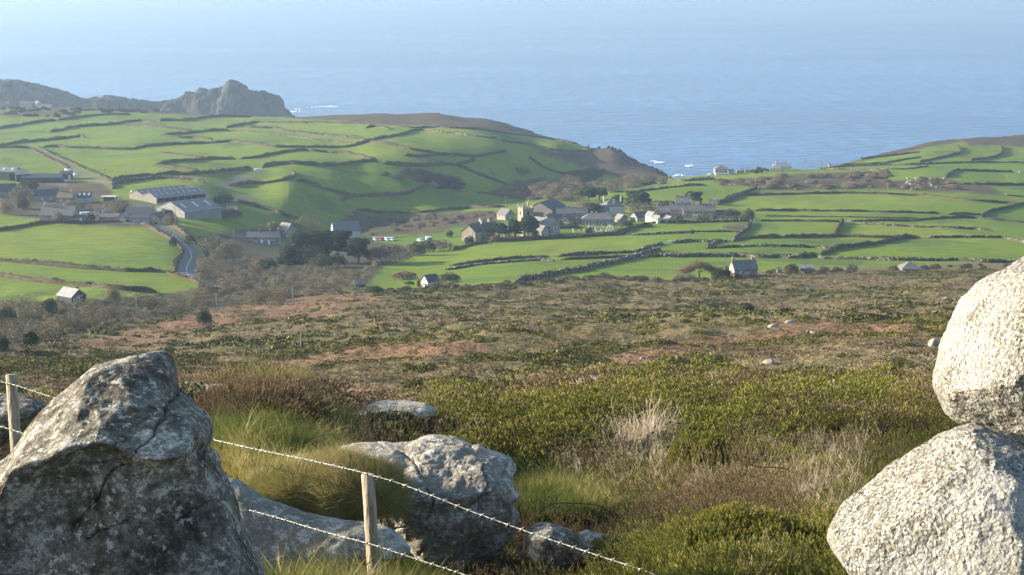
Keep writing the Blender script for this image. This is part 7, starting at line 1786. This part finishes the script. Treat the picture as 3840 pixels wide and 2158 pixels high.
# single bushes that stand out
def big_bush(label, u, v, wpx, hpx, kind="gorse", t0=.35, n=900, cat="gorse bush"):
    n = int(n * 1.5)
    p = hit(u, v, 6, 60); k = p.y / F; r = wpx * k / 2; h = hpx * k
    root = empty("gorse_bush" if kind == "gorse" else "heather_mound", p); tag(root, label, cat)
    far_ = p.y > 19; Ps = []; 
    P, dr, lp = dome_sprigs(p.x, p.y + r * .5, r, h, n, .35, 3); Ps.append((P, dr, lp))
    for q in range(4):
        a = random.uniform(0, 2 * PI); P, dr, lp = dome_sprigs(p.x + math.cos(a) * r * .55, p.y + r * .5 + math.sin(a) * r * .4, r * .55, h * random.uniform(.7, 1.05), n // 4, .3, q); Ps.append((P, dr, lp))
    P = np.concatenate([q[0] for q in Ps]); dr = np.concatenate([q[1] for q in Ps]); lp = np.concatenate([q[2] for q in Ps])
    tp, mt = ((TGf if far_ else TG), M_G) if kind == "gorse" else ((THf if far_ else TH_), M_H)
    o = scatter("foliage", tp, P, dr, np.full(len(P), max(.36, p.y * .027) if not far_ else p.y * .031) * rng.uniform(.85, 1.2, len(P)), t0 + (lp - 1) * .6 + rng.normal(0, .05, len(P)), mt, None, None)
    o.parent = root; o.matrix_parent_inverse = Matrix.Translation(-p)
    mb = MB()
    for q in range(5): mb.tube([(random.uniform(-.1, .1) * r, r * .5, -.1), (random.uniform(-.5, .5) * r, r * .5 + random.uniform(-.3, .3) * r, h * .6)], [.02, .008], 5)
    mb.build("stem", BARK, root)
big_bush("dark green rounded gorse bush at the left end of the rise", 1945, 1648, 190, 95, "gorse", .18, 900)
big_bush("bright green gorse dome on the left crest of the rise", 2290, 1480, 200, 85, "gorse", .42, 900)
big_bush("brown heather mound left of the bright gorse dome", 2030, 1535, 230, 95, "heather", .38, 1000, "heather mound")
big_bush("dark red brown heather patch crowning the grassy mound behind the fence", 930, 1560, 520, 95, "heather", .12, 1900, "heather mound")
big_bush("green gorse spread in the middle of the rise", 2600, 1535, 250, 75, "gorse", .45, 900)
big_bush("large green gorse bush left of where the two pale boulders meet", 3470, 1615, 300, 140, "gorse", .45, 1700)
big_bush("yellow tipped gorse bush low in front, right of the gully", 2760, 2110, 560, 190, "gorse", .58, 2600)
big_bush("yellow tipped gorse along the bottom edge under the thin wire", 2330, 2210, 460, 170, "gorse", .62, 2000)
big_bush("gorse bush against the lower left of the pale boulder", 3060, 2110, 300, 160, "gorse", .5, 1200)
big_bush("olive gorse bush above the gully in the dead stems", 2640, 1790, 240, 150, "gorse", .5, 1100)

# grass
def grass_points(poly, n, ylo=8.0, yhi=30.0):
    a = rng.uniform(-.31, .31, n * 8); y = np.exp(rng.uniform(math.log(ylo), math.log(yhi), n * 8)); x = a * y; z = H(x, y); U, V = pix(x, y, z)
    ok = np.zeros(len(x), bool)
    for p_ in (poly if isinstance(poly[0], list) else [poly]): ok |= inpoly(U, V, p_)
    Q = np.stack([x, y, z - .01], 1)[ok]; Q = Q[clear(Q)]
    return Q[:n]
def gdirs(n, wind=(.25, -.05)): return np.stack([rng.normal(wind[0], .28, n), rng.normal(wind[1], .28, n), np.ones(n)], 1)
P = grass_points(GRASSZ, 13000, 9, 26); nz_ = fbm(P[:, 0] * 1.3, P[:, 1] * 1.3, 3, 91)
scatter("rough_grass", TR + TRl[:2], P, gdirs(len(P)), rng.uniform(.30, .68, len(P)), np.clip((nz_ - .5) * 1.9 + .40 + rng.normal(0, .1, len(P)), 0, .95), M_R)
tc = cpt(1250, 1790, 12.35); to = empty("grass_tussock", tc); tag(to, "blond long haired grass tussock spilling left of the fence post", "grass tussock")
def tus(n, rx, ry, rz, cx, cz, drape, scl, tt, seed):
    d = rng.normal(0, 1, (n * 2, 3)); d /= np.linalg.norm(d, axis=1, keepdims=True); d = d[(d[:, 2] > -.25)][:n]
    lp = 1 + (vnoise3(d[:, 0] * 2.2 + seed, d[:, 1] * 2.2, d[:, 2] * 2.2, 9) - .5) * .45
    P = np.stack([cx + d[:, 0] * rx * lp, d[:, 1] * ry * lp, cz + d[:, 2] * rz * lp], 1)
    dr = d * np.array([1, 1, .8]) + np.array([.25, -.15, .25]) + rng.normal(0, .22, d.shape)
    return P, dr, rng.uniform(*scl, len(P)), tt + (lp - 1) * .8 + rng.normal(0, .12, len(P))
q = [tus(3000, .25, .25, .13, 0, -.08, 0, (.20, .36), .74, 1), tus(1200, .20, .25, .09, -.30, -.08, 0, (.18, .3), .62, 2), tus(1200, .18, .25, .16, .22, -.14, 0, (.2, .36), .66, 3)]
P = np.concatenate([a[0] for a in q]); dr = np.concatenate([a[1] for a in q]); sc__ = np.concatenate([a[2] for a in q]); tn = np.concatenate([a[3] for a in q])
g_ = scatter("blades", TRl, P, dr, sc__, np.clip(tn, 0, 1), M_R, to, None)
mb = MB()
SOIL = simple("tussock_root_mat", (0.05, 0.045, 0.02), (0.12, 0.10, 0.045), 8, .95, .5)
Vd = []; Fd = []
for (cx_, cz_, rx_, rz_) in ((0, -.08, .22, .11), (-.30, -.08, .17, .08), (.22, -.14, .16, .14)):
    b0 = len(Vd)
    for i_ in range(9):
        for k_ in range(16):
            ph_ = PI * i_ / 8; a_ = 2 * PI * k_ / 16; Vd.append((cx_ + rx_ * math.sin(ph_) * math.cos(a_), .3 * math.sin(ph_) * math.sin(a_), cz_ + rz_ * math.cos(ph_)))
    for i_ in range(8):
        for k_ in range(16): Fd.append((b0 + i_ * 16 + k_, b0 + (i_ + 1) * 16 + k_, b0 + (i_ + 1) * 16 + (k_ + 1) % 16, b0 + i_ * 16 + (k_ + 1) % 16))
put("root_mat", mesh_np("root_mat", Vd, np.array(Fd), None, SOIL, True), to)
g2 = f2([(560,1448),(700,1400),(950,1300),(1050,1240),(1200,1290),(1260,1448),(1260,1600),(560,1600)]); P = grass_points(g2, 4000, 8.5, 14)
scatter("bright_grass_at_the_post_foot", TR, P, gdirs(len(P), (0, 0)), rng.uniform(.3, .55, len(P)), np.clip(.30 + rng.normal(0, .1, len(P)), 0, 1), M_R)
# loose grass everywhere in the near heath
n_ = 9000; a = rng.uniform(-.31, .31, n_); y = np.exp(rng.uniform(math.log(8.2), math.log(44), n_)); x = a * y
P = np.stack([x, y, H(x, y)], 1); nz_ = fbm(x * .9, y * .7, 3, 93); ok = (nz_ > .46) & clear(P) & ((y < 17) | (nz_ > .60)); P = P[ok]
scatter("loose_grass", TRf, P, gdirs(len(P)), np.clip(P[:, 1] * .022, .3, .8) * rng.uniform(.7, 1.2, len(P)), np.clip(.55 + rng.normal(0, .2, len(P)), .1, 1), M_R)
# seed heads on the mound crest
P = grass_points(f2([(60,230),(300,170),(600,140),(880,190),(880,260),(600,200),(300,220)]), 500, 15, 24)
scatter("crest_grass", TRl, P, gdirs(len(P), (.3, 0)), rng.uniform(.45, .75, len(P)), np.full(len(P), .8), M_R)
# dead gorse stems
PS = []
for p_, wgt in STEMZ:
    q = grass_points(p_, int(620 * wgt), 9, 34); q = q[: int(620 * wgt)]; PS.append(q)
P = np.concatenate(PS); P[:, 2] += .03
scatter("dead_gorse_stems", TS, P, gdirs(len(P), (0, 0)), rng.uniform(.4, .95, len(P)) * np.clip(P[:, 1] * .045, .55, 1.0), np.clip(.68 + rng.normal(0, .2, len(P)), 0, 1), M_S)
# a pale upright sheaf of stems
ps = hit(*f3([(1040,740)])[0], 6, 60); P = np.array(ps)[None, :] + rng.normal(0, 1, (46, 3)) * np.array([.12, .10, .01])
so2 = scatter("dead_bush", TS, P, gdirs(len(P), (0, 0)), rng.uniform(.8, 1.25, len(P)), np.full(len(P), .95), M_S, None, None); tag(so2, "pale upright sheaf of dead stems in the middle of the heath", "dead bush")
# bramble arches in the gully
BRM = simple("bramble_stem", (0.07, 0.025, 0.025), (0.13, 0.05, 0.045), 5, .6, 0)
def arch(label, pts, d):
    mb = MB(); P3 = [cpt(u, v, d + i * .05) for i, (u, v) in enumerate(f3(pts))]
    org = P3[0].copy(); mb.tube([p - org for p in P3], [.0038] * (len(P3) - 1) + [.002], 5); o = mb.build("bramble_stem", BRM, None, org, True); tag(o, label, "bramble")
arch("dark red bramble stem arching over the gully", [(370,1060),(420,1010),(480,992),(560,990),(640,995),(720,1000),(790,1020),(840,1070)], 12.6)
arch("dark red bramble stem reaching out of the dead stems on the right", [(1690,740),(1760,762),(1850,765),(1920,770),(1985,800)], 13.6)
arch("pale dead branch leaning down into the gully", [(1480,1040),(1420,1000),(1360,970),(1290,955),(1230,950)], 12.4)
# ivy on the two rocks
M_I = foliage("ivy_leaves", [(0, (0.03, 0.05, 0.015)), (0.6, (0.09, 0.12, 0.035)), (1, (0.55, 0.52, 0.35))], .5)
def leaf():
    V = np.array([(0, 0, 0), (-.5, .35, .05), (-.3, .9, 0), (0, 1.15, .05), (.3, .9, 0), (.5, .35, .05)]) * .055
    return V, np.array([(0, 1, 2), (0, 2, 3), (0, 3, 4), (0, 4, 5)]), np.zeros(6)
def ivy(label, poly, d, n):
    us = [p[0] for p in poly]; vs = [p[1] for p in poly]; P = []
    while len(P) < n:
        u = random.uniform(min(us), max(us)); v = random.uniform(min(vs), max(vs))
        if inpoly(np.array([u]), np.array([v]), poly)[0]: P.append(cpt(u, v, d - random.uniform(.0, .18)))
    org = P[0].copy(); P = np.array([tuple(p) for p in P]); rt = scatter("ivy", [leaf()], P, rng.normal(0, 1, (n, 3)) + np.array([-.2, -.9, .5]), rng.uniform(.4, .8, n), np.clip(rng.beta(1.2, 1.3, n), 0, 1), M_I, None, None, tuple(org)); tag(rt, label, "ivy")
ivy("variegated ivy on the low white rock right of the pointed boulder top", f1([(1060,290),(1140,240),(1230,225),(1290,250),(1290,330),(1240,400),(1150,380)]), 18.9, 420)
ivy("bright ivy hanging on the front edge of the perched slab", f2([(1180,385),(1250,360),(1350,345),(1500,352),(1540,380),(1540,410),(1400,410),(1200,405)]), 19.5, 420)

print("TRIS", sum(len(o.data.polygons) for o in COL.objects if o.type == "MESH"))
import gc; gc.collect()
